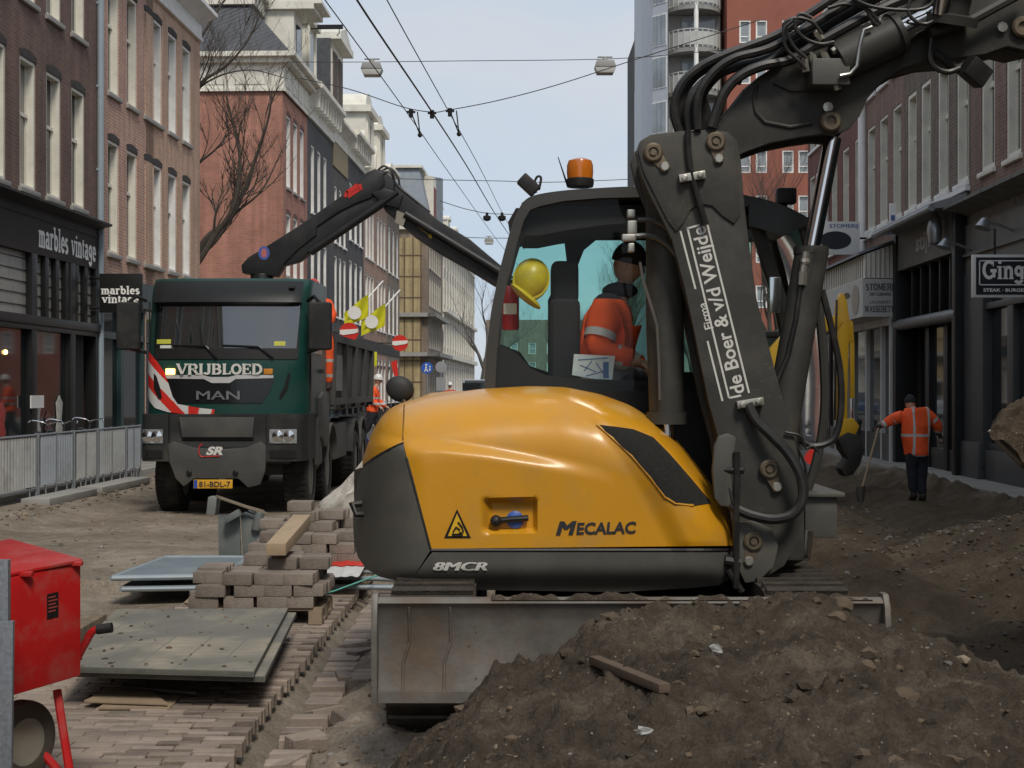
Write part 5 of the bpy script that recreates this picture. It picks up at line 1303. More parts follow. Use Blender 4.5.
# work lamp on the visor, beacon, camera, aerial
b=MB(); c=at(785,197,CN+.2); b.box((c.x-.06,c.y-.08,c.z-.05),(c.x+.06,c.y+.02,c.z+.05)); b.cyl(c+V((0,0,-.13)),c,.015); b.build('work_lamp',BLK,cab,bevel=.012)
c=at(580,187,9.1); b=MB(); b.lathe([(.085,0),(.09,.02),(.09,.05),(.08,.055)],c,(0,0,1),24); bb=b.build('beacon_base',BLK,cab,smooth=True)
b=MB(); b.lathe([(.082,0),(.086,.04),(.085,.09),(.075,.12),(.04,.135),(.0,.138)],c+V((0,0,.05)),(0,0,1),24); b.build('beacon_lens',mat('amber_lens',(.85,.24,.02),.15,var=.15,sc=14,trans=.35,coat=.6),bb,smooth=True)
b=MB(); c2=at(529,186,9.2); b.beam(at(521,178,9.2),at(536,192,9.2),.10,.085); b.build('rear_camera',BLK,cab,bevel=.01)
b=MB(); b.hose([at(536,193,9.2),at(534,185,9.2),at(537,177,9.2),at(541,178,9.2),at(539,190,9.2)],.008); b.build('camera_cable',BLK,cab)
b=MB(); b.tube([at(568,187,9.15),at(558,157,9.15)],[.008,.003],6); b.build('aerial',BLK,cab)
# seat
b=MB(); b.box((at(549,0,9.25).x,9.05,at(0,385,9.25).z),(at(579,0,9.25).x,9.5,at(0,300,9.25).z)); b.box((at(551,0,9.25).x,9.12,at(0,305,9.25).z),(at(578,0,9.25).x,9.42,at(0,262,9.25).z)); b.box((at(560,0,9.25).x,9.02,at(0,400,9.25).z),(at(640,0,9.25).x,9.52,at(0,384,9.25).z))
b.build('driver_seat',mat('seat_fabric',(.022,.022,.024),.9,var=.2),cab,bevel=.05,seg=3)
b=MB(); b.cyl(at(660,400,9.2),at(668,372,9.2),.015); b.ball(at(668,368,9.2),.035,8,6); b.build('joystick',BLK,cab,smooth=True)
b=MB(); b.box((at(572,223,9.6).x-.14,9.55,at(0,238,9.6).z),(at(572,223,9.6).x-.02,9.6,at(0,212,9.6).z)); b.build('roof_sticker',mat('green_label',(.1,.3,.2),.5),cab)

# ---------------------------------------------------------------- boom post
BN=7.98
def bx(px,py,D=BN): p=at(px,py,D); return (p.x,p.z)
post=[(636,152),(640,141),(650,135),(680,131),(712,129.5),(728,132),(737,141),(741,160),(744,200),(750,250),(757,300),(770,350),(783,400),(795,440),(803,478),(804,510),(797,545),(784,566),(768,576),(750,582),(741,575),(736,545),(728,500),(719,440),(708,400),(694,330),(684,285),(672,240),(660,215),(650,196),(641,175)]
b=MB(); b.prism([bx(*p) for p in post],'y',BN,BN+.06); b.prism([bx(*p) for p in post],'y',BN+.36,BN+.42)
b.prism([bx(lerp(p[0],700 if p[1]<300 else 750,.1),p[1]+(6 if p[1]<200 else 0)) for p in post],'y',BN+.061,BN+.359)
bp=b.build('boom_post',GRYD,EX,bevel=.006,seg=2)
# raised stiffener plates
b=MB(); b.prism([bx(*p) for p in [(638,152),(642,142),(652,137),(712,131.5),(727,134),(735,143),(737,165),(740,215),(734,224),(722,216),(712,206),(700,204),(690,210),(684,222),(676,232),(668,222),(655,196),(643,172)]],'y',BN-.014,BN-.001); b.build('upper_plate',GRYD,bp,bevel=.005)
b=MB(); b.prism([bx(*p) for p in [(737,522),(752,520),(770,528),(777,545),(772,566),(757,580),(744,582),(738,570)]],'y',BN-.05,BN-.001); b.build('foot_plate',GRY,bp,bevel=.008)
for (x,y,x2,y2) in ((653,153,664.5,167),(715.5,142,718.5,159),(769,469,776.5,487),(753,541,748.5,561)):
    b=MB(); ax=V((0,-1,0)); z0_=BN-.045 if y>520 else BN-.012
    b.lathe([(.056,0),(.056,.02),(.045,.028),(.03,.028),(.028,.012),(.02,.012),(.018,.03),(.001,.03)],at(x,y,z0_),ax,22); b.build('pin',BRASS,bp,smooth=True,angle=30)
    b=MB(); b.lathe([(.03,0),(.03,.02),(.022,.028),(.001,.028)],at(x2,y2,z0_),ax,8); b.build('bolt',BOLT,bp)
    b=MB(); d=V((at(x2,y2,z0_)-at(x,y,z0_))); b.beam(at(x,y,z0_-.004),at(x2,y2,z0_-.004)+d*.25,.085,.012,up=(0,1,0),w2=.05); b.build('pin_keeper',BRASS,bp,bevel=.003)
# lettering and lines along the post
org=at(743.5,396,BN-.0015); tip=at(702.5,227,BN-.0015); xd=(tip-org).normalized(); yd=xd.cross(V((0,1,0))); yd=yd if yd.x<0 else -yd
b=MB(); Ltot=(tip-org).length
add_text(b,'de Boer & v/d Weijde',org+xd*.02-yd*.012,xd,yd,.078,Ltot*.985,bold=.018)
ln=F/BN
add_text(b,'Firma',at(713.5,328,BN-.0015),(at(702,302,BN)-at(710.5,330,BN)),yd,.05,.155,bold=.012)
def ll(a,c,w=.011): b.beam(at(*a,BN-.0012),at(*c,BN-.0012),w,.002,up=(0,1,0))
ll((680.5,231),(695.5,289)); ll((687.5,228),(729,398)); ll((687,228.5),(699.5,225)); ll((707.5,225),(749,393)); ll((707.5,341),(722.5,401)); ll((729,398),(741,395.5))
b.build('lettering',LBL,bp,fixn=False)
# clamps and hoses on the post
for (x,y,an) in ((692,177,.1),(750,403,.15)):
    b=MB(); c=at(x,y,BN-.03); b.beam(c+V((-.075,0,-.012)),c+V((.075,0,.012)),.05,.045); b.cyl(c+V((-.045,-.03,-.01)),c+V((-.045,-.045,-.01)),.02,n=6); b.cyl(c+V((.045,-.03,.01)),c+V((.045,-.045,.01)),.02,n=6); b.build('hose_clamp',BOLT,bp,bevel=.004)
b=MB(); b.hose([at(x,y,BN-.04) for x,y in ((688,130),(688,145),(690,165),(693,180),(700,205),(706,225))],.018); b.build('hose',HOSE,bp,smooth=True)
b=MB(); b.hose([at(x,y,BN-d) for x,y,d in ((748,404,.04),(756,420,.06),(772,436,.1),(788,453,.12),(800,474,.14),(803,496,.14),(794,513,.14),(775,519,.14),(752,515,.12),(734,507,.1),(724,498,.06))],.030,10); b.build('armoured_hose',HOSE,bp,smooth=True)
b=MB(); b.hose([at(x,y,BN-.02) for x,y in ((785,432),(800,436),(806,448),(812,446),(819,452))],.008); b.hose([at(x,y,BN+.1) for x,y in ((788,434),(797,447),(805,466),(806,484),(798,496))],.008); b.build('wire_loop',HOSE,bp)
# rear view mirror on its stalk, vertical guard rod
b=MB(); b.prism([bx(*p,BN-.1) for p in [(714,445),(718,436),(727,433),(736,437),(735,446),(731,470),(733,500),(730,507),(720,506),(714,498),(712,470)]],'y',BN-.12,BN-.07); b.build('folded_mirror',GRY,bp,bevel=.012)
b=MB(); b.tube([at(736.5,452,BN-.13),at(737,480,BN-.13),at(736,520,BN-.12),at(736,588,BN-.11)],.02,8); b.tube([at(724,470,BN-.1),at(744,470,BN-.13)],.022,8); b.tube([at(724,472,BN-.1),at(734,505,BN-.12)],.012,6); b.tube([at(725,560,BN-.1),at(740,562,BN-.1)],.03,8); b.tube([at(728,570,BN-.1),at(742,592,BN-.1)],.02,8); b.build('guard_rod',BLK,bp,smooth=True)
# lift cylinder between cab and post
LC=8.28
b=MB(); b.tube([at(664,200,LC),at(664,250,LC),at(665,330,LC),at(667,412,LC)],[.108,.108,.112,.105],24); b.tube([at(667,412,LC),at(667,424,LC)],.12,24); lc=b.build('lift_cylinder',GRYD,EX,smooth=True,angle=40)
b=MB(); b.cyl(at(667,424,LC),at(670,470,LC),.045,n=16); b.build('piston_rod',CHROME,lc,smooth=True)
b=MB(); b.tube([at(x,y,LC-.13) for x,y in ((640,262),(643,280),(651,305),(657,325),(659,360),(660,400))],.009,6); b.build('hard_pipe',mat('bright_pipe',(.4,.4,.38),.3,.8),lc,smooth=True)
b=MB(); 
for (x,y,w,h) in ((632,228,6,14),(631,214,5,8),(629,238,9,7),(631,248,4,9)): c=at(x,y,LC-.1); b.box((c.x-w/F*LC/2*1.6,c.y-.03,c.z-h/F*LC/2),(c.x+w/F*LC/2*1.6,c.y+.03,c.z+h/F*LC/2))
b.build('pipe_union',BOLT,lc,bevel=.008)
b=MB(); b.hose([at(x,y,LC-.13) for x,y in ((638,220),(655,221),(668,230),(680,246))],.014); b.hose([at(x,y,LC-.13) for x,y in ((636,236),(650,236),(665,243),(678,258),(684,272))],.016); b.build('braided_hose',mat('braided_hose',(.12,.12,.115),.4,.3,var=.4,sc=120),lc,smooth=True)
# big boom cylinder
BC=8.2
b=MB(); b.tube([at(811,247,BC),at(811,254,BC),at(811.2,255,BC),at(800,320,BC),at(786,400,BC),at(772,490,BC)],[.102,.102,.098,.098,.100,.10],24); bc=b.build('boom_cylinder',GRYD,EX,smooth=True,angle=40)
b=MB(); b.cyl(at(811,250,BC),at(833,138,BC),.050,n=20); b.build('piston_rod',CHROME,bc,smooth=True)
b=MB(); b.cyl(at(803,272,BC-.1),at(806,252,BC-.1),.022,n=8); b.ball(at(805,262,BC-.1),.03,8,6); b.cyl(at(802,285,BC-.1),at(803,272,BC-.1),.026,n=6); b.build('pipe_union',BOLT,bc)
b=MB(); b.tube([at(x,y,BC-.09) for x,y in ((801,285),(796,320),(788,356),(775,386),(760,402))],.016,8); b.hose([at(x,y,BC) for x,y in ((822,290),(832,330),(840,370),(841,410),(834,438),(815,446),(800,440))],.020); b.build('hose',HOSE,bc,smooth=True)
# toolbox step on the far side, travel motor
b=MB(); p0=at(805,497,8.6); b.box((p0.x,8.6,at(0,538,8.6).z),(p0.x+.2,9.5,p0.z)); b.box((p0.x-.04,8.56,p0.z),(p0.x+.24,9.5,p0.z+.03)); b.build('cab_step',GRY,EX,bevel=.012)
b=MB(); b.cyl(at(775,560,8.3),at(803,548,8.3),.07,n=16); b.build('swing_cylinder',GRYD,EX,smooth=True)
b=MB(); b.cyl(at(803,560,8.3),at(806,530,8.3),.045,n=14); b.build('swing_rod',CHROME,EX,smooth=True)
b=MB(); b.beam(at(760,520,8.25),at(800,520,8.25),.3,.45); b.build('boom_foot',GRYD,EX,bevel=.03)

# ---------------------------------------------------------------- upper boom
UN=8.08
ub=[(704,140),(716,128),(728,112),(742,92),(758,77),(775,66),(800,50),(835,34),(870,22),(905,6),(940,-14),(1000,-40),(1080,-80),(1180,-130),(1225,-130),(1240,-100),(1180,-40),(1100,20),(1060,42),(1024,50),(1008,46),(985,54),(955,58),(930,60),(905,67),(884,80),(868,98),(860,116),(850,128),(835,135),(822,134),(800,137),(770,143),(745,152),(730,160),(715,158)]
b=MB(); b.prism([bx(x,y,UN) for x,y in ub],'y',UN,UN+.05); b.prism([bx(x,y,UN) for x,y in ub],'y',UN+.29,UN+.34)
b.prism([bx(lerp(x,900 if x>870 else 800,.03),lerp(y,60,.12),UN) for x,y in ub],'y',UN+.051,UN+.289)
ubo=b.build('upper_boom',GRYD,EX,bevel=.008)
b=MB(); b.tube([at(x,y,UN-.004) for x,y in ((757,85),(754,100),(756,112),(765,122),(790,127),(812,123))],.012,8); b.build('cast_rib',GRYD,ubo,smooth=True)
b=MB(); b.prism([bx(x,y,UN) for x,y in ((785,60),(800,56),(850,40),(870,45),(866,62),(850,80),(820,92),(790,92),(772,84))],'y',UN-.02,UN-.001); b.build('side_boss',GRYD,ubo,bevel=.012)
for (x,y,x2,y2) in ((830,122,827,112),(1021,28,1001,32)):
    b=MB(); b.lathe([(.062,0),(.062,.03),(.05,.04),(.03,.04),(.028,.02),(.001,.02)],at(x,y,UN),(0,-1,0),20); b.build('pin',BRASS,ubo,smooth=True,angle=30)
    b=MB(); b.lathe([(.03,0),(.03,.03),(.001,.032)],at(x2,y2-4,UN),(0,-1,0),8); b.build('bolt',BOLT,ubo)
b=MB(); b.tube([at(838,62,UN-.1),at(898,33,UN-.1)],.115,24); b.cyl(at(894,35,UN-.1),at(899,32.5,UN-.1),.13,n=24); oc=b.build('offset_cylinder',GRYD,ubo,smooth=True,angle=40)
b=MB(); b.cyl(at(898,33,UN-.1),at(932,15,UN-.1),.07,n=20); b.build('piston_rod',CHROME,oc,smooth=True)
b=MB(); b.box((at(805,0,UN).x,UN-.2,at(0,92,UN).z),(at(842,0,UN).x,UN-.02,at(0,66,UN).z)); k=b.build('valve_block',GRY,ubo,bevel=.01)
for (x,y,x2,y2) in ((806,72,804,60),(815,66,812,55),(822,50,828,63),(838,90,834,76),(832,52,842,46),(822,40,816,33),(841,50,846,60),(830,66,836,70),(850,44,860,38),(878,28,880,20)):
    p,q=at(x,y,UN-.16),at(x2,y2,UN-.16); b=MB(); b.cyl(p,q,.022,n=6); b.cyl(p.lerp(q,.6),q+(q-p)*.25,.015,n=8); b.build('pipe_fitting',BOLT,ubo)
b=MB(); b.tube([at(x,y,UN-.22) for x,y in ((840,76),(850,74),(857,66),(860,45),(864,30),(872,27))],.012,8); b.build('hard_pipe',_m['bright_pipe'],ubo,smooth=True)
# hose bundle over the top
hb=[((684,132),(680,112),(684,92),(698,74),(722,62),(752,56),(785,44),(830,20),(880,-8),(960,-40)),
    ((690,130),(688,112),(694,94),(710,78),(735,67),(765,60),(800,40),(850,12),(900,-14),(970,-40)),
    ((698,130),(697,110),(700,92),(714,72),(735,58),(770,48),(810,26),(850,2),(900,-24),(960,-50)),
    ((706,132),(706,112),(702,96),(712,80),(730,66),(760,58),(790,52),(830,34),(870,14),(930,-12)),
    ((680,135),(674,110),(682,84),(702,66),(730,53),(775,36),(800,20),(840,-6),(880,-30),(930,-50)),
    ((712,128),(718,108),(726,90),(740,76),(762,66),(790,60),(815,45),(850,25),(890,5),(950,-18))]
for i,h in enumerate(hb):
    b=MB(); b.hose([at(x,y,UN+.02-.07*(i%3)) for x,y in h],.026+.004*(i%2),8,seg=6); b.build('hose',HOSE,ubo,smooth=True)
for h,d in (([(806,58),(795,48),(788,36),(784,24),(796,18),(812,22),(822,34)],.2),([(793,20),(784,30),(786,48),(800,62),(806,70)],.22),([(812,18),(800,14),(795,26),(804,38),(820,44),(834,42)],.2),([(866,8),(872,20),(878,26)],.18),([(880,24),(868,10),(846,4),(828,8)],.18),([(912,-4),(908,10),(914,20),(926,24),(940,16),(948,4),(942,-8)],.2),([(848,-4),(870,6),(900,10),(925,8),(938,-4)],.2),([(932,34),(930,58),(936,68),(948,72),(960,68)],.1),([(790,44),(770,60),(745,70),(738,84)],.1)):
    b=MB(); b.hose([at(x,y,UN-d) for x,y in h],.011 if d!=.1 else .017,8,seg=6); b.build('hose',HOSE,ubo,smooth=True)
b=MB(); b.lathe([(.16,0),(.16,.05),(.10,.06),(.10,.2),(.14,.21),(.14,.24)],at(948,24,UN-.1),(.15,-.3,1),24); b.build('knuckle',GRYD,ubo,smooth=True,angle=35)
b=MB(); b.lathe([(.05,0),(.05,.16),(.055,.17)],at(940,15,UN-.2),(.15,-.3,1),16); b.build('knuckle_pin',CHROME,ubo,smooth=True)
b=MB(); b.tube([at(930,33,UN-.12),at(975,18,UN-.12),at(1030,-12,UN-.12)],.03,8); b.build('knuckle_guard',GRYD,ubo,smooth=True)
# work lamp hanging below the boom
b=MB(); b.cyl(at(962,66,UN-.02),at(974,62,UN-.02),.03); b.tube([at(935,52,UN-.03),at(955,68,UN-.03),at(966,66,UN-.03)],.028,8); b.build('lamp_bracket',BLK,ubo,smooth=True)
b=MB(); c=at(975,72,UN-.1); T=Matrix.Translation(c)@Matrix.Rotation(.6,4,'Y')@Matrix.Rotation(.3,4,'Z'); b.box((-.075,-.05,-.06),(.075,.05,.06),T=T); b.build('work_lamp',BLK,ubo,bevel=.012)
# dipper arm and bucket, mostly beyond the right edge
b=MB(); b.prism([bx(x,y,UN) for x,y in ((1200,-150),(1260,-120),(1250,60),(1190,380),(1140,380),(1160,100),(1170,-60))],'y',UN+.07,UN+.29); b.build('dipper_arm',GRYD,EX,bevel=.01)
bk=[(990,430),(994,440),(1020,466),(1050,486),(1100,505),(1150,500),(1180,460),(1185,400),(1150,372)]
b=MB(); bkp=spline([V((*bx(x,y,UN+.55),0)) for x,y in bk],3); nb_=len(bkp)-1
for o_ in (0,.03): b.grid(lambda u,v:(lambda p:V((p.x+o_*.3,lerp(UN-.16,UN+.55,v),p.y+o_)))(bkp[round(u*nb_)]),nb_,1)
b.prism([bx(x,y,UN+.55) for x,y in bk],'y',UN+.55,UN+.57)
bko=b.build('bucket',STEEL,EX)
b=MB()
def bs(u,v):
    x=lerp(991,1178,u); base=interp(x,[(991,432),(1050,484),(1100,500),(1178,470)]); top=interp(x,[(988,430),(993,424),(1005,410),(1018,400),(1030,392),(1060,380),(1120,372),(1178,395)])
    a=v*math.pi; y=lerp(base,top,math.sin(min(a,math.pi/2))) if a<math.pi/2 else top; p=at(x,y,UN-.14+.65*v); 
    k=.05*N(p.x,p.y,p.z,5)+.04*N(p.x,p.y,p.z,13)+.02*N(p.x,p.y,p.z,28); return p+V((0,-k,k))
b.grid(bs,60,30); b.build('bucket_soil',soil_mat('bucket_soil',(.06,.045,.032),(.10,.076,.055),(.15,.118,.087),60,1,.02,2),bko,smooth=True)
b=MB(); b.tube([at(x,y,UN+.0) for x,y in ((990,430),(1000,443),(1022,463))],[.015,.022,.02],8); b.build('cutting_edge',mat('worn_edge',(.4,.37,.32),.5,.4,var=.2),bko)
# dark round exhaust/mirror head behind the hood
b=MB(); b.ball((0,0,0),(.10,.05,.088),18,12,T=Matrix.Translation(at(400,389,9.6))@Matrix.Rotation(.5,4,'Y')); b.cyl(at(402,395,9.6),at(415,440,9.5),.02,n=8); b.build('rear_mirror',mat('mirror_housing',(.03,.03,.03),.6),EX,smooth=True)
b=MB(); b.grid(lambda u,v:(lambda x,a:V((at(x,0,9.6).x,9.7-.7*a,at(0,interp(x,[(411,412),(418,398),(430,393),(450,391),(480,391)])+10*a*a,9.6).z)))(lerp(411,486,u),v),20,6); b.build('rear_hood',YEL,EX,smooth=True)

# ---------------------------------------------------------------- loose things in the cab
c=at(531,280,9.0)
b=MB(); b.ball((0,0,0),(.115,.10,.135),20,14,T=Matrix.Translation(c)@Matrix.Rotation(.25,4,'Y'))
for i in range(3): b.tube(spline([c+V((.115*math.cos(a)*1.0,-.102*math.sin(max(a,0.0))*.0-.1*abs(math.sin(a)),0))+V((0,0,(i-1)*.05)) for a in [k*.45-.2 for k in range(8)]],2),.004,5) if False else None
hat=b.build('hard_hat',mat('hard_hat_yellow',(.62,.50,.03),.35,var=.15,sc=8,dirt=(.3,.25,.1),damt=.4,dsc=12),smooth=True); tag(hat,'yellow hard hat hanging inside the rear cab window','hard hat')
b=MB()
for oy in (-.03,0,.03): b.ball((0,oy,0),(.119,.008,.139),20,10,T=Matrix.Translation(c)@Matrix.Rotation(.25,4,'Y')@Matrix.Rotation(oy*6,4,'X'))
b.build('rib',_m['hard_hat_yellow'],hat,smooth=True)
b=MB(); b.ball((0,0,0),(.125,.115,.03),20,8,T=Matrix.Translation(c+V((-.035,.0,-.105)))@Matrix.Rotation(.7,4,'Y')); b.build('brim',_m['hard_hat_yellow'],hat,smooth=True)
c=at(510.5,330,9.15); fx=empty('fire_extinguisher',c); tag(fx,'red fire extinguisher standing upright inside the rear corner of the cab','fire extinguisher')
b=MB(); b.lathe([(.052,0),(.056,.02),(.056,.22),(.04,.27),(.018,.29)],c,(0,0,1),18); b.build('cylinder',mat('extinguisher_red',(.45,.02,.015),.3),fx,smooth=True)
b=MB(); b.cyl(c+V((0,0,.29)),c+V((0,0,.33)),.02); b.beam(c+V((-.02,0,.34)),c+V((.06,0,.35)),.02,.015); b.build('valve',BLK,fx)
b=MB(); b.box(c+V((-.045,-.0575,.1)),c+V((.04,-.0565,.17))); b.build('label_band',CREAM,fx)
b=MB(); pts=[at(574,354,CN+.13),at(615,356,CN+.13),at(612,382,CN+.13),at(572,375,CN+.13)]; b.add(pts+[p+V((0,.004,0)) for p in pts],[(0,1,2,3),(7,6,5,4),(0,4,5,1),(1,5,6,2),(2,6,7,3),(3,7,4,0)])
pp=b.build('map_sheet',mat('paper_blueish',(.55,.63,.68),.7,var=.12,sc=30)); tag(pp,'folded pale paper sheet propped against the cab window below the driver','paper')
b=MB()
for (a,c_) in (((578,360),(608,358)),((580,365),(596,372)),((584,371),(592,361)),((596,363),(606,377)),((586,376),(608,370))): b.beam(at(*a,CN+.1285),at(*c_,CN+.1285),.006,.001,up=(0,1,0))
b.beam(at(606,362,CN+.128),at(606,378,CN+.128),.035,.001,up=(0,1,0)); b.build('printing',mat('print_blue',(.08,.16,.35),.7),pp)
# ================================================================ people
SKIN=mat('skin',(.50,.30,.215),.55,var=.06)
NAVY=mat('dark_work_trousers',(.018,.02,.028),.85,var=.25,sc=6)
BOOT=mat('work_boot',(.03,.022,.016),.7,var=.2)
HELM=mat('white_helmet',(.72,.72,.7),.3,var=.04)
GLOVE=mat('dark_glove',(.03,.03,.028),.8,var=.2)
def hivis(name, bands=(), vert=(), dark=None, col=(.93,.115,.025)):
    """orange work cloth with silver tape sewn on: bands = z ranges, vert = |x| ranges (in the wearer's own frame)"""
    m=mat(name,col,.75,var=.12,sc=7); nt=m.node_tree; nd=nt.nodes; lk=nt.links; b=nd['Principled BSDF']
    b.inputs['Emission Color'].default_value=(0,0,0,1)
    tc=nd.new('ShaderNodeTexCoord'); sp=nd.new('ShaderNodeSeparateXYZ'); lk.new(tc.outputs['Object'],sp.inputs[0])
    ab=nd.new('ShaderNodeMath'); ab.operation='ABSOLUTE'; lk.new(sp.outputs[0],ab.inputs[0])
    def rng(src,lo,hi):
        a=nd.new('ShaderNodeMath'); a.operation='GREATER_THAN'; a.inputs[1].default_value=lo; lk.new(src,a.inputs[0])
        c=nd.new('ShaderNodeMath'); c.operation='LESS_THAN'; c.inputs[1].default_value=hi; lk.new(src,c.inputs[0])
        d=nd.new('ShaderNodeMath'); d.operation='MULTIPLY'; lk.new(a.outputs[0],d.inputs[0]); lk.new(c.outputs[0],d.inputs[1]); return d.outputs[0]
    tot=None
    for (src,L) in ((sp.outputs[2],bands),(ab.outputs[0],vert)):
        for lo,hi in L:
            o=rng(src,lo,hi)
            if tot is None: tot=o
            else:
                mx=nd.new('ShaderNodeMath'); mx.operation='MAXIMUM'; lk.new(tot,mx.inputs[0]); lk.new(o,mx.inputs[1]); tot=mx.outputs[0]
    src=b.inputs['Base Color'].links[0].from_socket
    if tot is not None:
        mx=nd.new('ShaderNodeMix'); mx.data_type='RGBA'; lk.new(tot,mx.inputs['Factor']); lk.new(src,mx.inputs[6]); mx.inputs[7].default_value=(.5,.5,.49,1); src=mx.outputs[2]; lk.new(src,b.inputs['Base Color'])
    if dark:
        o=rng(sp.outputs[2],*dark); mx=nd.new('ShaderNodeMix'); mx.data_type='RGBA'; lk.new(o,mx.inputs['Factor']); lk.new(src,mx.inputs[6]); mx.inputs[7].default_value=(.02,.022,.03,1); lk.new(mx.outputs[2],b.inputs['Base Color'])
    return m
def skin_into(mb, nodes, edges, sub=2, root=0, m=0):
    """grow one continuous surface round a skeleton; nodes = [(pos, radius or (rx,ry))]"""
    me=bpy.data.meshes.new('s'); me.from_pydata([tuple(n[0]) for n in nodes],edges,[])
    o=bpy.data.objects.new('s',me); COL.objects.link(o)
    md=o.modifiers.new('k','SKIN'); md.use_smooth_shade=True
    sv=me.skin_vertices[0].data
    for i,n in enumerate(nodes):
        r=n[1]; sv[i].radius=(r,r) if not isinstance(r,(tuple,list)) else r
        sv[i].use_root=(i==root)
    s=o.modifiers.new('u','SUBSURF'); s.levels=sub; s.render_levels=sub
    bpy.context.view_layer.update()
    ev=o.evaluated_get(bpy.context.evaluated_depsgraph_get()); m2=bpy.data.meshes.new_from_object(ev)
    mb.add([v.co.copy() for v in m2.vertices],[tuple(p.vertices) for p in m2.polygons],m)
    bpy.data.objects.remove(o); bpy.data.meshes.remove(me); bpy.data.meshes.remove(m2)
def head_into(mb, c, face, s=.115):
    """head with brow, eye hollows, nose, mouth, chin and ears; face = direction looked at"""
    f=Vector(face).normalized(); up=Vector((0,0,1)); up=(up-f*up.dot(f)).normalized(); r=f.cross(up)
    M3=Matrix((r,f,up)).transposed().to_4x4(); M3.translation=c
    vs=[];fs=[]; nu,nv=24,18
    tmp=MB(); tmp.ball((0,0,0),1,nu,nv)
    out=[]
    for v in tmp.v:
        x,y,z=v
        px=x*.70*(1-.22*max(0,-z)**1.3); py=y*.86*(1-.10*max(0,-z)); pz=z*1.05
        if y>0:
            py+= .05*math.exp(-((z+.95)/.22)**2)                              # chin
            py+= .24*math.exp(-(x/.13)**2-((z+.18)/.17)**2)+.07*math.exp(-(x/.10)**2-((z-.05)/.18)**2)   # nose
            py-= .09*(math.exp(-((abs(x)-.34)/.15)**2-((z-.02)/.11)**2))           # eye hollows
            py+= .04*math.exp(-((z-.2)/.08)**2)*(abs(x)<.6)                      # brow
            py+= .05*math.exp(-(x/.22)**2-((z+.48)/.06)**2)-.03*math.exp(-(x/.22)**2-((z+.54)/.03)**2)
        out.append(M3@(V((px,py,pz))*s))
    mb.add(out,tmp.f)
    for sx in (-1,1):
        t=MB(); t.ball((0,0,0),1,8,6); mb.add([M3@(V((sx*.70+p.x*.07,p.y*.16-.02,p.z*.24-.08))*s) for p in t.v],t.f)
        mb_eye=MB(); t=MB(); t.ball((0,0,0),1,8,6)
    return M3
def eyes_into(mb,M3,s=.115):
    for sx in (-1,1):
        t=MB(); t.ball((0,0,0),1,8,6); mb.add([M3@(V((sx*.28+p.x*.085,.72+p.y*.08,.03+p.z*.05))*s) for p in t.v],t.f)
def hand_nodes(nodes,edges,wrist_i,wp,d,n,grip=.9,s=1.0,thumb=1):
    """palm and five bent fingers; d = direction the hand points, n = palm normal"""
    d=Vector(d).normalized(); n=Vector(n); n=(n-d*n.dot(d)).normalized(); a=d.cross(n)
    palm=len(nodes); nodes.append((wp+d*.05*s,(.022*s,.036*s))); edges.append((wrist_i,palm))
    for k,(off,L) in enumerate(((-.030,.070),(-.010,.078),(.010,.074),(.029,.058))):
        b0=len(nodes); base=wp+d*.085*s+a*off*s; nodes.append((base,.0095*s)); edges.append((palm,b0))
        p=base; dd=d.copy()
        for j,fr in enumerate((.45,.32,.23)):
            dd=(dd+n*grip*(.75+.25*j)).normalized(); p=p+dd*L*fr*s*1.2; nodes.append((p,(.009-.001*j)*s)); edges.append((len(nodes)-2 if j else b0,len(nodes)-1))
    t0=len(nodes); p=wp+d*.025*s-a*.035*s*thumb+n*.008; nodes.append((p,.012*s)); edges.append((wrist_i,t0))
    p=p+(d*.6-a*.6*thumb+n*.5).normalized()*.035*s; nodes.append((p,.010*s)); edges.append((t0,t0+1))
    p=p+(d*.7+n*.7*grip+a*.3*thumb).normalized()*.03*s; nodes.append((p,.008*s)); edges.append((t0+1,t0+2))
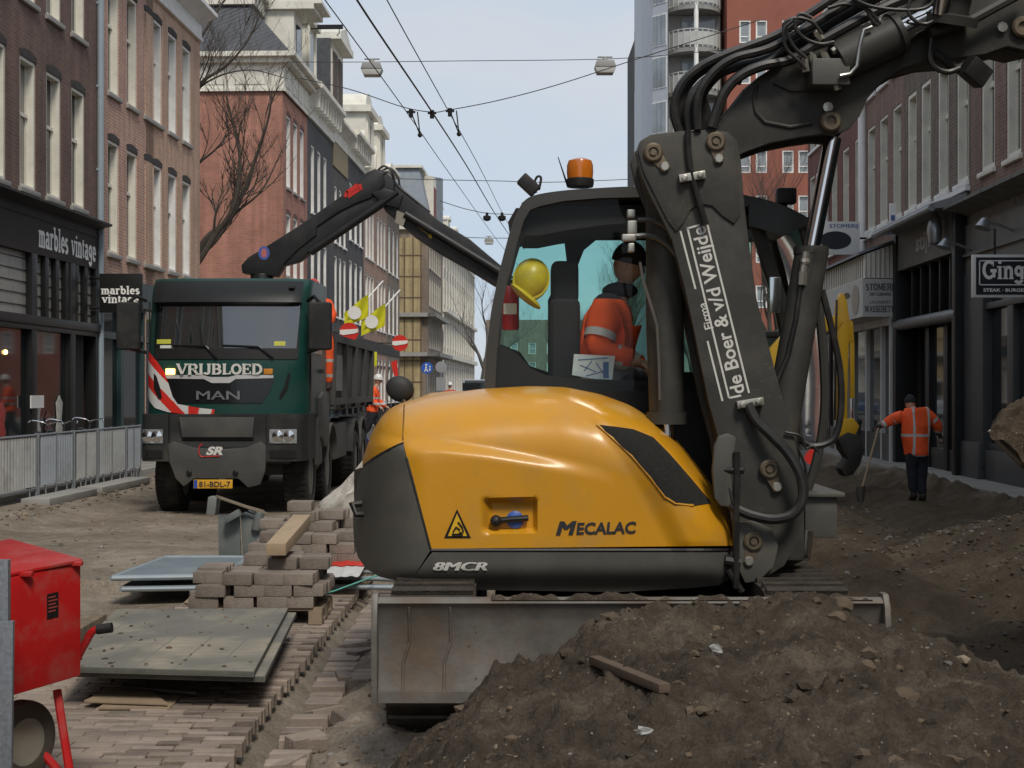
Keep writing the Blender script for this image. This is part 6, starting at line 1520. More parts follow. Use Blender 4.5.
def person(J, label, loc, face=(0,-1,0), jacket=None, trousers=NAVY, helmet=None, cap=None, hair=None, gloves=None, group=None, grip=.8, palm=(0,0,-1), hipw=.10, seated=False, headdir=None, hood=False, bulk=1.0, tape=0):
    loc=Vector(loc); root=empty('person',loc); tag(root,label,'person',group)
    P={k:loc+Vector(v) for k,v in J.items()}
    nodes=[(P['pelvis'],(.15,.115)),(P['waist'],(.135,.10)),(P['chest'],(.165,.11)),(P['neckb'],(.075,.07)),(P['head']+V((0,0,-.07)),.055)]
    edges=[(0,1),(1,2),(2,3),(3,4)]
    hands=[]
    for s in ('l','r'):
        i=len(nodes); nodes+=[(P['sh_'+s],.062),(P['el_'+s],.045),(P['wr_'+s],.030)]; edges+=[(2,i),(i,i+1),(i+1,i+2)]
        d=(P['wr_'+s]-P['el_'+s]).normalized()
        hd=V(J.get('hd_'+s,tuple(d))); hand_nodes(nodes,edges,i+2,P['wr_'+s],hd,J.get('pn_'+s,palm),grip,thumb=1 if s=='l' else -1)
        i=len(nodes); nodes+=[(P['hip_'+s],.092),(P['kn_'+s],.062),(P['an_'+s],.042),(P['toe_'+s],.036)]; edges+=[(0,i),(i,i+1),(i+1,i+2),(i+2,i+3)]
    b=MB(); skin_into(b,nodes,edges,2)
    hf=headdir or face
    M3=head_into(b,P['head'],hf); body=b.build('body',SKIN,root,smooth=True,angle=180)
    e=MB(); eyes_into(e,M3); e.build('eyes',mat('eye_dark',(.03,.025,.02),.2),root,smooth=True)
    # jacket
    nodes=[(P['hem']+(P['hem']-P['chest']).normalized()*.05,(.22*bulk,.18*bulk)),(P['hem'].lerp(P['chest'],.5),(.21*bulk,.17*bulk)),(P['chest'],(.235*bulk,.175*bulk)),(P['neckb'],(.11,.10))]; edges=[(0,1),(1,2),(2,3)]
    for s in ('l','r'):
        i=len(nodes); cu=P['wr_'+s].lerp(P['el_'+s],.08); nodes+=[(P['sh_'+s],.108*bulk),(P['el_'+s],.082*bulk),(cu,.062*bulk)]; edges+=[(2,i),(i,i+1),(i+1,i+2)]
    b=MB(); skin_into(b,nodes,edges,2,root=1); 
    r_=random.Random(len(label)); b.v=[p+V((N(p.x,p.y,p.z,9),N(p.x+9,p.y,p.z,9),N(p.x,p.y+7,p.z,7)))*.022+V((N(p.x,p.y,p.z,22),N(p.x+9,p.y,p.z,22),N(p.x,p.y+7,p.z,22)))*.012 for p in b.v]
    b.build('jacket',jacket,root,smooth=True,angle=180)
    if tape:
        for s in ('l','r'):
            for (a_,b_,t,ra,rb_) in (('sh_','el_',.62,.108,.082),('el_','wr_',.5,.082,.062)):
                p_=P[a_+s].lerp(P[b_+s],t); d_=(P[b_+s]-P[a_+s]).normalized(); r_2=lerp(ra,rb_,t)*bulk*tape
                b=MB(); b.tube([p_-d_*.026,p_+d_*.026],r_2,16,caps=False); b.build('tape',mat('silver_tape',(.5,.5,.49),.45,var=.05),root,smooth=True)
    if hood:
        b=MB(); b.ball((0,0,0),(.12,.11,.06),12,8,T=Matrix.Translation(P['neckb']+V((0,0,.02)))); b.build('collar',jacket,root,smooth=True)
    nodes=[(P['pelvis'],(.185,.15)),(P['waist'].lerp(P['chest'],.25),(.165,.13))]; edges=[(0,1)]
    for s in ('l','r'):
        i=len(nodes); nodes+=[(P['hip_'+s],.128),(P['kn_'+s],.102),(P['an_'+s]+(P['kn_'+s]-P['an_'+s])*.05,.070)]; edges+=[(0,i),(i,i+1),(i+1,i+2)]
    b=MB(); skin_into(b,nodes,edges,2); b.v=[p+V((N(p.x,p.y,p.z,8),N(p.x+9,p.y,p.z,8),0))*.018 for p in b.v]; b.build('trousers',trousers,root,smooth=True,angle=180)
    for s in ('l','r'):
        b=MB(); skin_into(b,[(P['an_'+s]+V((0,0,.08)),.07),(P['an_'+s]+V((0,0,-.02)),.07),(P['toe_'+s],(.06,.048))],[(0,1),(1,2)],2); b.build('boot',BOOT,root,smooth=True,angle=180)
        if gloves:
            nodes=[(P['wr_'+s].lerp(P['el_'+s],.1),.040),(P['wr_'+s],.037)]; edges=[(0,1)]; d=(P['wr_'+s]-P['el_'+s]).normalized()
            hand_nodes(nodes,edges,1,P['wr_'+s],V(J.get('hd_'+s,tuple(d))),J.get('pn_'+s,palm),grip,s=1.22,thumb=1 if s=='l' else -1)
            b=MB(); skin_into(b,nodes,edges,2); b.build('glove',gloves,root,smooth=True,angle=180)
    def dome(name,m,k=1.0,brim=True,low=0.0):
        t=MB(); t.ball((0,0,0),1,20,14); vs=[]
        for p in t.v:
            z=p.z if p.z>low else low+(p.z-low)*.12
            vs.append(M3@(V((p.x*.82*k,p.y*.98*k,z*1.12*k+.28))*.115))
        b=MB(); b.add(vs,t.f)
        if brim: 
            t=MB(); t.lathe([(.82,0),(1.0,-.02),(1.0,.03),(.82,.08)],(0,0,.25),(0,0,1),20); b.add([M3@(V((p.x*.9*k,p.y*(1.08 if p.y<0 else 1.3)*k,p.z+.02))*.115) for p in t.v],t.f)
        return b.build(name,m,root,smooth=True,angle=50)
    if helmet: dome('helmet',helmet,1.18)
    if cap: dome('cap',cap,1.06,brim=False,low=-.05)
    if hair: dome('hair',hair,1.04,brim=False,low=-.3)
    return root

# worker with the shovel by the shops, seen from behind
K=58.3
Dw=24.0; base=at(919,500,Dw)+V((0,0,-.03))
def rel(px,py,dy=0.0): return ((px-919)/K, dy, (500-py)/K)
HV1=hivis('orange_jacket_back',bands=((.76,.80),(1.12,1.165)),vert=((.115,.155),))
J=dict(pelvis=rel(917,453,0),waist=rel(916,444,0),hem=rel(916.5,453,0),chest=rel(914.5,420,-.02),neckb=rel(913.5,407,-.02),head=rel(912,402.5,.10),
 sh_l=rel(902.5,413,0),el_l=rel(890.5,420,.05),wr_l=rel(883.5,424.5,.12),hd_l=(-.6,.5,-.1),pn_l=(-.3,.2,-1),
 sh_r=rel(926.5,411,0),el_r=rel(937.5,423,.03),wr_r=rel(942,432,.14),
 hip_l=rel(911.5,456,0),kn_l=rel(913.5,476,.03),an_l=rel(914,494,.0),toe_l=rel(913,498,.13),
 hip_r=rel(922.5,456,0),kn_r=rel(921,477,.02),an_r=rel(921.5,495,-.08),toe_r=rel(922,498.5,.06))
person(J,'worker in orange reflective jacket and black trousers leaning on a shovel by the shops',base,face=(0.1,1,-.15),jacket=HV1,cap=mat('black_beanie',(.02,.02,.022),.9,var=.2),gloves=GLOVE,hood=False,bulk=1.15,tape=.93)
h=at(879.5,424,Dw+.16); t=at(862,488,Dw-.1)
sh=empty('shovel',V((t.x,t.y,t.z-.2))); tag(sh,'long handled shovel held upright by the worker at right','shovel')
b=MB(); b.cyl(h+(h-t)*.03,t,.018,n=8); b.build('handle',mat('ash_wood',(.28,.21,.14),.7,var=.15),sh,smooth=True)
b=MB(); tp=t+V((-.02,0,.03)); b.grid(lambda u,v:tp+V(((u-.5)*.17*(1-.45*v*v),-.05*(1-(2*u-1)**2)+.02*v,-v*.28)),8,8); b.grid(lambda u,v:tp+V(((u-.5)*.17*(1-.45*v*v),.008-.05*(1-(2*u-1)**2)+.02*v,-v*.28)),8,8,flip=True); b.build('blade',mat('shovel_steel',(.12,.11,.10),.5,.5,var=.3),sh,smooth=True)

# walking man beyond the tipper, seen in profile going right
Dm=38.0; Km=F/Dm; gz=at(0,441,Dm).z; base=at(374,441,Dm)
def rel(px,py,dy=0.0): return ((px-376)/Km, dy, (441-py)/Km)
HV2=hivis('orange_jacket_side',bands=((.98,1.04),(1.14,1.19)))
J=dict(pelvis=rel(374,413),waist=rel(375,407),hem=rel(374,411.5),chest=rel(376.5,394),neckb=rel(378,386),head=rel(380,380.5),
 sh_l=rel(376,391,-.18),el_l=rel(375,401,-.2),wr_l=rel(383,407,-.2),sh_r=rel(377,391,.18),el_r=rel(380,402,.22),wr_r=rel(388,407,.2),
 hip_l=rel(374,415,-.09),kn_l=rel(371,426,-.08),an_l=rel(364,436,-.06),toe_l=rel(367,440,-.06),
 hip_r=rel(375,415,.09),kn_r=rel(381,427,.08),an_r=rel(380,438,.08),toe_r=rel(385,440.5,.08))
person(J,'man in orange jacket and white helmet walking right behind the tipper body',base,face=(1,0,-.1),jacket=HV2,helmet=HELM,gloves=None)
# distant man, head and shoulders above the hood line
Dm=62.0; Km=F/Dm; base=at(450,388+1.78*Km,Dm)
def rel(px,z,dy=0.0): return (px, dy, z)
J=dict(pelvis=(0,0,.95),waist=(0,0,1.1),hem=(0,0,.98),chest=(0,0,1.36),neckb=(0,0,1.52),head=(0,0,1.68),sh_l=(-.19,0,1.43),el_l=(-.24,.02,1.15),wr_l=(-.22,-.08,.92),sh_r=(.19,0,1.43),el_r=(.24,.02,1.15),wr_r=(.22,-.1,.95),
 hip_l=(-.1,0,.9),kn_l=(-.11,-.03,.5),an_l=(-.11,0,.09),toe_l=(-.12,-.15,.04),hip_r=(.1,0,.9),kn_r=(.11,-.02,.5),an_r=(.12,.02,.09),toe_r=(.13,-.13,.04))
J={k:(v[0]*1.1,v[1],v[2]*1.12) for k,v in J.items()}
person(J,'far off man in red top and white helmet standing at the street end',base,face=(0,-1,0),jacket=hivis('red_jacket_far',col=(.5,.06,.04)),helmet=HELM)
# crane operator behind the truck cab, mostly hidden by the mirror
Dm=24.2; Km=F/Dm; base=at(322,391,Dm)
J=dict(pelvis=(0,0,.98),waist=(-.03,0,1.14),hem=(-.01,0,1.02),chest=(-.07,0,1.42),neckb=(-.1,0,1.60),head=(-.14,-.02,1.76),sh_l=(-.28,0,1.50),el_l=(-.34,-.1,1.24),wr_l=(-.2,-.3,1.15),sh_r=(.12,0,1.50),el_r=(.2,-.12,1.25),wr_r=(.1,-.3,1.15),
 hip_l=(-.1,0,.93),kn_l=(-.10,-.06,.5),an_l=(-.11,0,.10),toe_l=(-.12,-.15,.045),hip_r=(.1,0,.93),kn_r=(.11,-.04,.5),an_r=(.11,.0,.10),toe_r=(.12,-.14,.045))
HV3=hivis('orange_trousers_taped',bands=((.24,.29),(.50,.55)))
person(J,'worker all in orange standing on the step between truck cab and tipper',base,face=(-.2,-1,-.1),jacket=hivis('orange_jacket_plain'),trousers=HV3,helmet=mat('red_helmet',(.6,.05,.03),.35),gloves=GLOVE)
# driver
Dd=9.28; Kd=F/Dd; base=V((at(620,0,Dd).x,Dd,.96))
def r3(px,py,dy=0.0): p=at(px,py,Dd); return tuple(V((p.x,Dd+dy,p.z))-base)
J=dict(pelvis=r3(596,384),waist=r3(600,366),hem=r3(599,380),chest=r3(611,328),neckb=r3(620,294),head=r3(628,266),
 sh_l=r3(604,314,-.20),el_l=r3(594,352,-.27),wr_l=r3(637,364,-.24),sh_r=r3(617,311,.19),el_r=r3(622,355,.24),wr_r=r3(652,372,.16),
 hip_l=r3(602,390,-.1),kn_l=r3(664,390,-.12),an_l=r3(676,440,-.12),toe_l=r3(694,448,-.12),hip_r=r3(602,390,.1),kn_r=r3(664,390,.12),an_r=r3(676,440,.12),toe_r=r3(694,448,.12))
HV4=hivis('driver_jacket_cloth',bands=((at(0,384,Dd).z-.96,at(0,367,Dd).z-.96),),dark=(at(0,301,Dd).z-.96,3.0))
person(J,'excavator driver in orange and navy reflective jacket and dark cap seated in the cab',base,face=(1,-.35,-.25),jacket=HV4,cap=_m['black_beanie'],gloves=None,hood=True,palm=(0,0,-1),bulk=1.2,tape=.95)
# ================================================================ tipper truck with crane
DT=21.5; KT=F/DT
TG=mat('truck_green',(.008,.052,.043),.35,var=.06,coat=.15,spec=.4,dirt=(.06,.065,.055),damt=.3,dsc=1.2)
TD=mat('truck_dark_plastic',(.027,.028,.029),.65,spec=.25,var=.1,dirt=(.10,.09,.075),damt=.45,dsc=2)
TD2=mat('truck_dusty_grey',(.065,.067,.065),.6,var=.12,dirt=(.14,.125,.10),damt=.5,dsc=1.5)
RED=mat('signal_red',(.62,.03,.02),.4,var=.05); WHT=mat('signal_white',(.62,.62,.6),.4,var=.05)
def tx(px): return (px-CX)/KT
def tz(py): return EYE-(py-HY)/KT
TR=empty('tipper_truck',(tx(224),DT+4,0)); tag(TR,'dark green four-axle tipper truck with black crane folded out over the street','truck')
XL,XR=tx(143),tx(306)
def tp(px,py,d=0.0): return V((tx(px),DT+d,tz(py)))
# front face as a curved sheet: rake and rounded corners
def face_d(px,py):
    e=max(0,(157-px)/15,(px-292)/14); o=.28*sel(min(1,e),2.2)
    o+=.15*((px-224)/80)**2
    if py<362: o+=(362-py)/84*.28
    if py<300: o+=.35*sel((300-py)/28,2.0)
    return o
def fp(px,py,l=0.0): return tp(px,py,face_d(px,py)-l)
# perspective means the sides recede towards the middle of the picture, so work in metres from here on
cabb=MB()
xs_=[143,144,146,149,153,158]+list(range(166,290,8))+[292,296,299,302,304,305.5,306]
ys_=[276,278,281,286,292,298,304]+list(range(312,416,8))+[416]
vs=[fp(x,y) for y in ys_ for x in xs_]; n=len(xs_); fs=[(j*n+i,j*n+i+1,(j+1)*n+i+1,(j+1)*n+i) for j in range(len(ys_)-1) for i in range(n-1)]
cabb.add(vs,fs)
# side walls, roof, back
DB=2.3
for si,px in ((0,143),(n-1,306)):
    col=[vs[j*n+si] for j in range(len(ys_))]
    cabb.add(col+[V((p.x,DT+DB,p.z)) for p in col],[(j,j+1,len(col)+j+1,len(col)+j) for j in range(len(col)-1)])
row=[vs[i] for i in range(n)]; cabb.add(row+[V((p.x,DT+DB,p.z)) for p in row],[(j,j+1,n+j+1,n+j) for j in range(n-1)])
cabb.box((XL,DT+DB,tz(416)),(XR,DT+DB+.03,tz(276)))
cab_=cabb.build('cab_body',TG,TR,smooth=True,angle=40)
def sheet(b,poly,l,n=1):
    b.add([fp(x,y,l) for x,y in poly],[tuple(range(len(poly)))])
def gsheet(b,x0,x1,y0,y1,l,nx=14,ny=6,ins=0,m=0):
    b.grid(lambda u,v:fp(lerp(x0,x1,u),lerp(y0,y1,v),l),nx,ny,m)
b=MB(); gsheet(b,151,297,302,358.5,.012,24,8); b.build('windscreen',mat('truck_windscreen',(.008,.012,.013),.03,var=.1,spec=.8,coat=.5,ior=1.9),cab_,smooth=True)
b=MB(); b.grid(lambda u,v:fp(lerp(149,299,u),lerp(279,301.5,v),.05+.10*v),24,5); b.grid(lambda u,v:fp(lerp(149,299,u),lerp(301.5,303,v),.15-.14*v),24,1); b.build('sun_visor',mat('smoked_visor',(.018,.019,.02),.35,var=.1,spec=.3),cab_,smooth=True)
b=MB(); gsheet(b,152,296,348,359,.02,20,3); b.build('scuttle_panel',BLACKPAINT,cab_,smooth=True)
for (a,c) in (((217,358),(205,346)),((205,346),(170,345)),((273,358),(258,346.5)),((258,346.5),(222,345))):
    b=MB(); b.beam(fp(*a,.05),fp(*c,.04),.03,.02); b.build('wiper',BLACKPAINT,cab_)
for (x,y,m) in ((160,341,'a'),(279,343,'b')):
    b=MB(); gsheet(b,x-6,x+(9 if m=='a' else 5),y-2,y+2.5,.016,4,2); b.build('sticker',mat('yellow_sticker',(.5,.5,.06),.5),cab_)
b=MB(); gsheet(b,158,171,345,348,.018,4,2); b.build('sticker',WHT,cab_)
# grille, chrome bar, letters
b=MB(); b.grid(lambda u,v:(lambda y:fp(lerp(interp(y,[(378,166),(392,170),(403,176)]),interp(y,[(378,274),(390,270),(403,262)]),u),y,.014))(lerp(378,403,v)),18,5); b.build('grille',mat('gloss_black',(.012,.012,.013),.15,var=.1,coat=.3),cab_)
for yy in (383,389,395,400): 
    pass
b=MB(); b.add([fp(x,y,.03) for x,y in ((164,375),(203,375),(211,377),(229,377),(237,375),(273,375),(273,378),(236,379),(230,383),(212,383),(204,379),(166,378.5))],[(0,1,10,11),(1,2,9,10),(2,3,8,9),(3,4,7,8),(4,5,6,7)] ); b.build('chrome_bar',mat('bright_bar',(.62,.62,.62),.35,.3),cab_)
b=MB(); add_text(b,'MAN',fp(218.5,399.5,.035),(1,0,0),(0,0,1),.135,tx(240)-tx(197),bold=.015,center=True); b.build('lettering',mat('dull_chrome',(.4,.4,.4),.3,.9),cab_,fixn=False)
b=MB(); slab_text(b,'VRIJBLOED',V((fp(177,374).x,fp(222,374,.022).y,fp(177,374).z)),(1,0,0),(0,0,1),.15,tx(263)-tx(177),thick=.22,thin=.12); b.build('lettering',LBL,cab_,fixn=False)
for px,e in ((169.5,True),(268,False)):
    b=MB(); c=fp(px,371.5,.01); b.box(c+V((-.07,-.03,-.045)),c+V((.07,.02,.045))); b.build('indicator',mat('lit_indicator',(1,.5,.15),.3,emit=(1,.45,.1),es=6) if e else mat('amber_plastic',(.6,.25,.03),.3),cab_,bevel=.012)
# warning stripes on the left corner panel
band=[(142,350,143,393),(150,352,150,402),(157,360,157,409),(163,372,165,414),(168,382,175,415),(172,397,185,415.5),(174,403,200,415.5)]
def edge_top(t): return (lerp(142,174,t), interp(t,[(0,349),(.3,357),(.6,372),(.85,392),(1,404)]))
b=MB(); stripes=[]
# outer polygon of the panel
poly_t=[(142.5,349),(148,354),(156,362),(163,372),(168,385),(172,397),(177,404),(200,408),(215,409.5)]
poly_b=[(142.5,361),(142.5,373),(142.5,385),(142.5,394),(146,401),(153,408),(166,412),(182,414),(214,414)]
nseg=len(poly_t)-1
for i in range(9):
    pass
def strip_pt(s,t):
    i=min(int(s*nseg),nseg-1); f=s*nseg-i
    a=(lerp(poly_t[i][0],poly_t[i+1][0],f),lerp(poly_t[i][1],poly_t[i+1][1],f)); c=(lerp(poly_b[i][0],poly_b[i+1][0],f),lerp(poly_b[i][1],poly_b[i+1][1],f))
    return lerp(a[0],c[0],t),lerp(a[1],c[1],t)
for mi,mm in ((0,RED),(1,WHT)):
    b=MB()
    NS,NT=150,36
    for i in range(NS):
        for j in range(NT):
            q=[strip_pt((i+a)/NS,(j+c)/NT) for a,c in ((0,0),(1,0),(1,1),(0,1))]
            cx_=sum(p[0] for p in q)/4; cy_=sum(p[1] for p in q)/4
            k=int(((cy_-cx_*1.0)-203+26)//13)%2 if cx_<188 else int((cx_*1.0-cy_*-.2-188-80)//13)%2
            if k==mi: b.add([fp(x,y,.016) for x,y in q],[(0,1,2,3)])
    b.build('warning_stripes',mm,cab_,fixn=False)
b=MB(); b.add([fp(x,y,.03) for x,y in ((152,373),(155,376),(159,388),(161,398),(157,399),(152,388))],[(0,1,2,3,4,5)]); b.build('air_slot',BLACKPAINT,cab_)
b=MB(); b.add([fp(x,y,.03) for x,y in ((287,373),(290,373),(287,388),(280,399),(279,395),(284,386))],[(0,1,2,3,4,5)]); b.build('air_slot',BLACKPAINT,cab_)
# marker lamp on the visor
b=MB(); b.box(fp(286,287,.14),fp(292,285,.05)); b.build('roof_lamp',TD,cab_)
# bumper
b=MB()
def bd(px,py): e=max(0,(152-px)/12,(px-296)/10); return -.12+.35*sel(min(1,e),2.2)+ (.06 if 170<px<268 and py<446 else 0)
def bpnt(px,py): return tp(px,py,bd(px,py))
xs2=[140.5,141,142.5,145,149,155,162,170,171,180,200,222,245,267,268,276,284,292,297,301,304,306,306.5]; ys2=[414,418,424,430,440,446,447,455,461]
nn=len(xs2); vs2=[bpnt(x,y) for y in ys2 for x in xs2]; b.add(vs2,[(j*nn+i,j*nn+i+1,(j+1)*nn+i+1,(j+1)*nn+i) for j in range(len(ys2)-1) for i in range(nn-1)])
for row in (0,len(ys2)-1):
    rr_=[vs2[row*nn+i] for i in range(nn)]; b.add(rr_+[V((p.x,DT+1.0,p.z)) for p in rr_],[(i,i+1,nn+i+1,nn+i) for i in range(nn-1)])
for si in (0,nn-1):
    cc=[vs2[j*nn+si] for j in range(len(ys2))]; m_=len(cc); b.add(cc+[V((p.x,DT+1.0,p.z)) for p in cc],[(j,j+1,m_+j+1,m_+j) for j in range(m_-1)])
bu=b.build('bumper',TD,TR,smooth=True,angle=35)
b=MB(); pts=[(170,444),(176,441),(195,447),(222,449),(248,447),(262,441),(268,446),(267,470),(262,484),(250,487),(240,478),(196,478),(186,486),(178,478),(172,462)]
b.prism([(tx(x),tz(y)) for x,y in pts],'y',DT-.16,DT-.05); b.build('lower_bumper',TD2,bu,bevel=.02)
b=MB(); b.prism([(tx(x),tz(y)) for x,y in ((181,417),(256,417),(254,437),(184,437))],'y',DT-.13,DT-.10); b.build('step_recess',TD2,bu,bevel=.008)
b=MB(); b.box((tx(185),DT-.08,tz(440)),(tx(255),DT-.03,tz(437.5))); b.build('step_gap',BLACKPAINT,bu)
for (a,c) in ((143,165),(271,298)):
    b=MB(); b.grid(lambda u,v:bpnt(lerp(a,c,u),lerp(429,443,v))+V((0,-.015,0)),8,3); hl=b.build('headlight',mat('lamp_glass',(.36,.38,.39),.12,var=.55,sc=16,metal=.4,coat=.6),bu,smooth=True)
    for k in (.3,.72):
        b=MB(); c_=bpnt(lerp(a,c,k),436); b.lathe([(.09,0),(.085,.01),(.04,.02),(.001,.03)],c_+V((0,-.01,0)),(0,-1,0),16); b.build('reflector',CHROME,hl,smooth=True)
    b=MB(); b.grid(lambda u,v:bpnt(lerp(a,c,u),lerp(450,458,v))+V((0,-.012,0)),6,1); b.build('lamp_recess',BLACKPAINT,bu)
b=MB(); add_text(b,'SR',(tx(208),DT-.165,tz(454)),(1,0,0),(0,0,1),.115,tx(226)-tx(209),bold=.05,shear=.3); b.build('lettering',LBL,bu,fixn=False)
b=MB(); pts=[V((tx(205)+.06*math.cos(R(a)),DT-.168,tz(450)+.10*math.sin(R(a)))) for a in range(90,300,20)]; b.tube(pts+[V((tx(222),DT-.168,tz(455.5)))],.008,6); b.build('red_swoosh',RED,bu)
for px in (192,238): b=MB(); b.lathe([(.04,0),(.045,.02),(.02,.03),(.001,.03)],(tx(px),DT-.17,tz(472)),(0,-1,0),14); b.build('tow_eye',BLACKPAINT,bu)
b=MB(); b.box((tx(196.5),DT-.20,tz(487.5)),(tx(235),DT-.17,tz(478.8))); pl=b.build('number_plate',mat('plate_yellow',(.70,.38,.03),.4),bu,bevel=.004)
b=MB(); b.box((tx(196.9),DT-.206,tz(487.2)),(tx(200.2),DT-.2005,tz(479.1))); b.build('plate_band',mat('plate_blue',(.03,.08,.4),.4),pl)
b=MB(); add_text(b,'81-BDL-7',(tx(217.5),DT-.2055,tz(486)),(1,0,0),(0,0,1),.082,tx(233)-tx(202),bold=.02,center=True); b.build('lettering',LET,pl,fixn=False)
# doors and side windows
for X,s in ((XR,1),(XL,-1)):
    b=MB(); x=X+s*.012; b.add([(x,DT+.45,tz(352)),(x,DT+1.75,tz(352)),(x,DT+1.75,tz(304)),(x,DT+.6,tz(304))],[(0,1,2,3)]); b.build('door_window',GLASS,cab_)
    b=MB(); 
    b.box((X,DT+.42,tz(412)),(X+s*.02,DT+.44,tz(300))) if s>0 else b.box((X+s*.02,DT+.42,tz(412)),(X,DT+.44,tz(300)))
    b.box((min(X,X+s*.05),DT+1.5,tz(372)),(max(X,X+s*.05),DT+1.7,tz(368))); b.build('door_handle',TD,cab_)
    # mirrors
    mx=tx(320) if s>0 else tx(128); w=tx(331)-tx(308)
    b=MB(); b.box((mx-w/2,DT-.05,tz(350)),(mx+w/2,DT+.12,tz(302))); mir=b.build('mirror',TD,cab_,bevel=.05,seg=3)
    b=MB(); b.tube([V((X,DT+.2,tz(300))),V((X+s*.12,DT+.05,tz(296))),V((mx,DT+.03,tz(303)))],.03,8); b.build('mirror_arm',BLACKPAINT,mir,smooth=True)
    b=MB(); b.tube([V((X,DT+.2,tz(352))),V((mx,DT+.03,tz(348)))],.03,8); b.build('mirror_arm',BLACKPAINT,mir,smooth=True)
# wheels, mudguards
TYRE=mat('tyre',(.022,.021,.02),.85,var=.2,dirt=(.11,.095,.075),damt=.6,dsc=3)
RIM=mat('dusty_rim',(.16,.15,.14),.6,.3,var=.2)
def wheel(parent,c,r,w,name='wheel',rim=RIM,tyre=TYRE,ax=(1,0,0),treads=36):
    b=MB(); ax=V(ax); b.lathe([(r*.58,-w/2),(r*.9,-w/2),(r*.975,-w*.42),(r,-w*.3),(r,w*.3),(r*.975,w*.42),(r*.9,w/2),(r*.58,w/2)],c,ax,48,closed=False); o=b.build(name,tyre,parent,smooth=True,angle=30)
    a=ax.cross(V((0,0,1))).normalized(); u_=V((0,0,1))
    if treads:
        b=MB()
        for i in range(treads):
            t=2*math.pi*i/treads; d=a*math.cos(t)+u_*math.sin(t); q=c+d*(r+.004)
            for s in (-1,1): b.beam(q+ax*(w*.06*s),q+ax*(w*.44*s)+ (a*-math.sin(t)+u_*math.cos(t))*.03,r*.09,.016,up=d)
        b.build('tread',tyre,o)
    b=MB(); b.lathe([(r*.6,-w*.46),(r*.58,-w*.3),(r*.3,-w*.2),(r*.28,-w*.4),(r*.1,-w*.45),(r*.1,w*.45),(r*.28,w*.4),(r*.3,w*.2),(r*.58,w*.3),(r*.6,w*.46)],c,ax,32); b.build('rim',rim,o,smooth=True,angle=30)
    return o
WR=.56
for (y) in (DT+.95,DT+2.95,DT+6.6,DT+8.0):
    for s,X in ((-1,XL+.26),(1,XR-.24)):
        wheel(TR,V((X,y,WR-.16)),WR,.38 if y<DT+3 else .56)
for y in (DT+2.95,DT+6.6,DT+8.0):
    for X in (XR-.46,XL-.02):
        b=MB()
        pts=[(y+.64*math.cos(R(a)),WR+.64*math.sin(R(a))) for a in range(0,181,15)]+[(y+.6*math.cos(R(a)),WR+.6*math.sin(R(a))) for a in range(180,-1,-15)]
        b.prism(pts,'x',X,X+.5); b.build('mudguard',TD2,TR,smooth=True,angle=30)
b=MB(); b.box((XR-.3,DT+1.3,tz(470)),(XR+.02,DT+1.7,tz(418))); b.prism([(DT+1.25,tz(398)),(DT+1.7,tz(392)),(DT+2.2,tz(410)),(DT+2.35,tz(440)),(DT+2.2,tz(452)),(DT+1.8,tz(452)),(DT+1.4,tz(440))],'x',XR-.25,XR+.06); b.build('side_step',TD2,TR,bevel=.03)
b=MB(); b.box((XL+.75,DT+.3,.62),(XL+.95,DT+9.4,.95)); b.box((XR-.95,DT+.3,.62),(XR-.75,DT+9.4,.95))
b.box((XL+.3,DT+.7,.42),(XR-.3,DT+1.2,.6)); b.box((XL+.3,DT+.35,.62),(XR-.3,DT+2.2,1.2)); b.box((XR-.55,DT+3.8,.5),(XR-.05,DT+5.7,1.15)); b.box((XL+.05,DT+3.8,.5),(XL+.6,DT+5.7,1.15)); b.cyl((XR-.3,DT+1.9,.55),(XR-.3,DT+2.4,.55),.2)
b.box((XR-.5,DT+2.4,1.0),(XR-.0,DT+2.75,1.74)); b.build('chassis',TD2,TR,bevel=.015)
# tipper body
y0,y1=DT+3.05,DT+9.9
b=MB(); zt=2.62; zb=1.38
prof=[(XL+.05,zb+.15),(XL+.15,zb),(XR-.15,zb),(XR-.05,zb+.15),(XR+.0,zt),(XR-.14,zt),(XR-.18,zb+.2),(XL+.18,zb+.2),(XL+.14,zt),(XL,zt)]
b.prism(prof,'y',y0,y1); b.box((XL+.05,y0-.06,zb),(XR-.05,y0,zt+.15)); b.box((XL+.05,y1,zb),(XR-.05,y1+.06,zt)); bd_=b.build('tipper_body',TD2,TR,bevel=.012)
b=MB(); b.box((XR-.16,y0-.08,zt),(XR+.06,y1+.06,zt+.13)); b.box((XL-.06,y0-.08,zt),(XL+.16,y1+.06,zt+.13)); b.box((XR-.02,y0-.02,zb+.12),(XR+.05,y1,zb+.24)); 
for yy in (y0,y0+1.7,y0+3.4,y0+5.1,y1-.14): b.beam((XR+.0,yy+.07,zb+.05),(XR+.03,yy+.07,zt),.14,.10,up=(1,0,0))
b.build('side_rib',TD2,bd_)
b=MB(); b.add([(XR+.012,yy,z) for yy,z in ((y0+.35,1.75),(y0+1.5,1.75),(y0+1.5,2.4),(y0+.35,2.4))],[(0,1,2,3)]); b.build('name_plate',mat('faded_grey',(.2,.2,.2),.6,var=.5,sc=20),bd_)
b=MB(); b.grid(lambda u,v:(lerp(XL+.15,XR-.15,u),lerp(y0+.1,y1-.1,v),zt-.35+.3*math.sin(math.pi*u)*math.sin(math.pi*v)+.1*N(u*5,v*8)),20,30); b.build('sand_load',soil_mat('load_sand',(.16,.12,.08),(.22,.17,.12),(.28,.22,.16)),bd_,smooth=True)
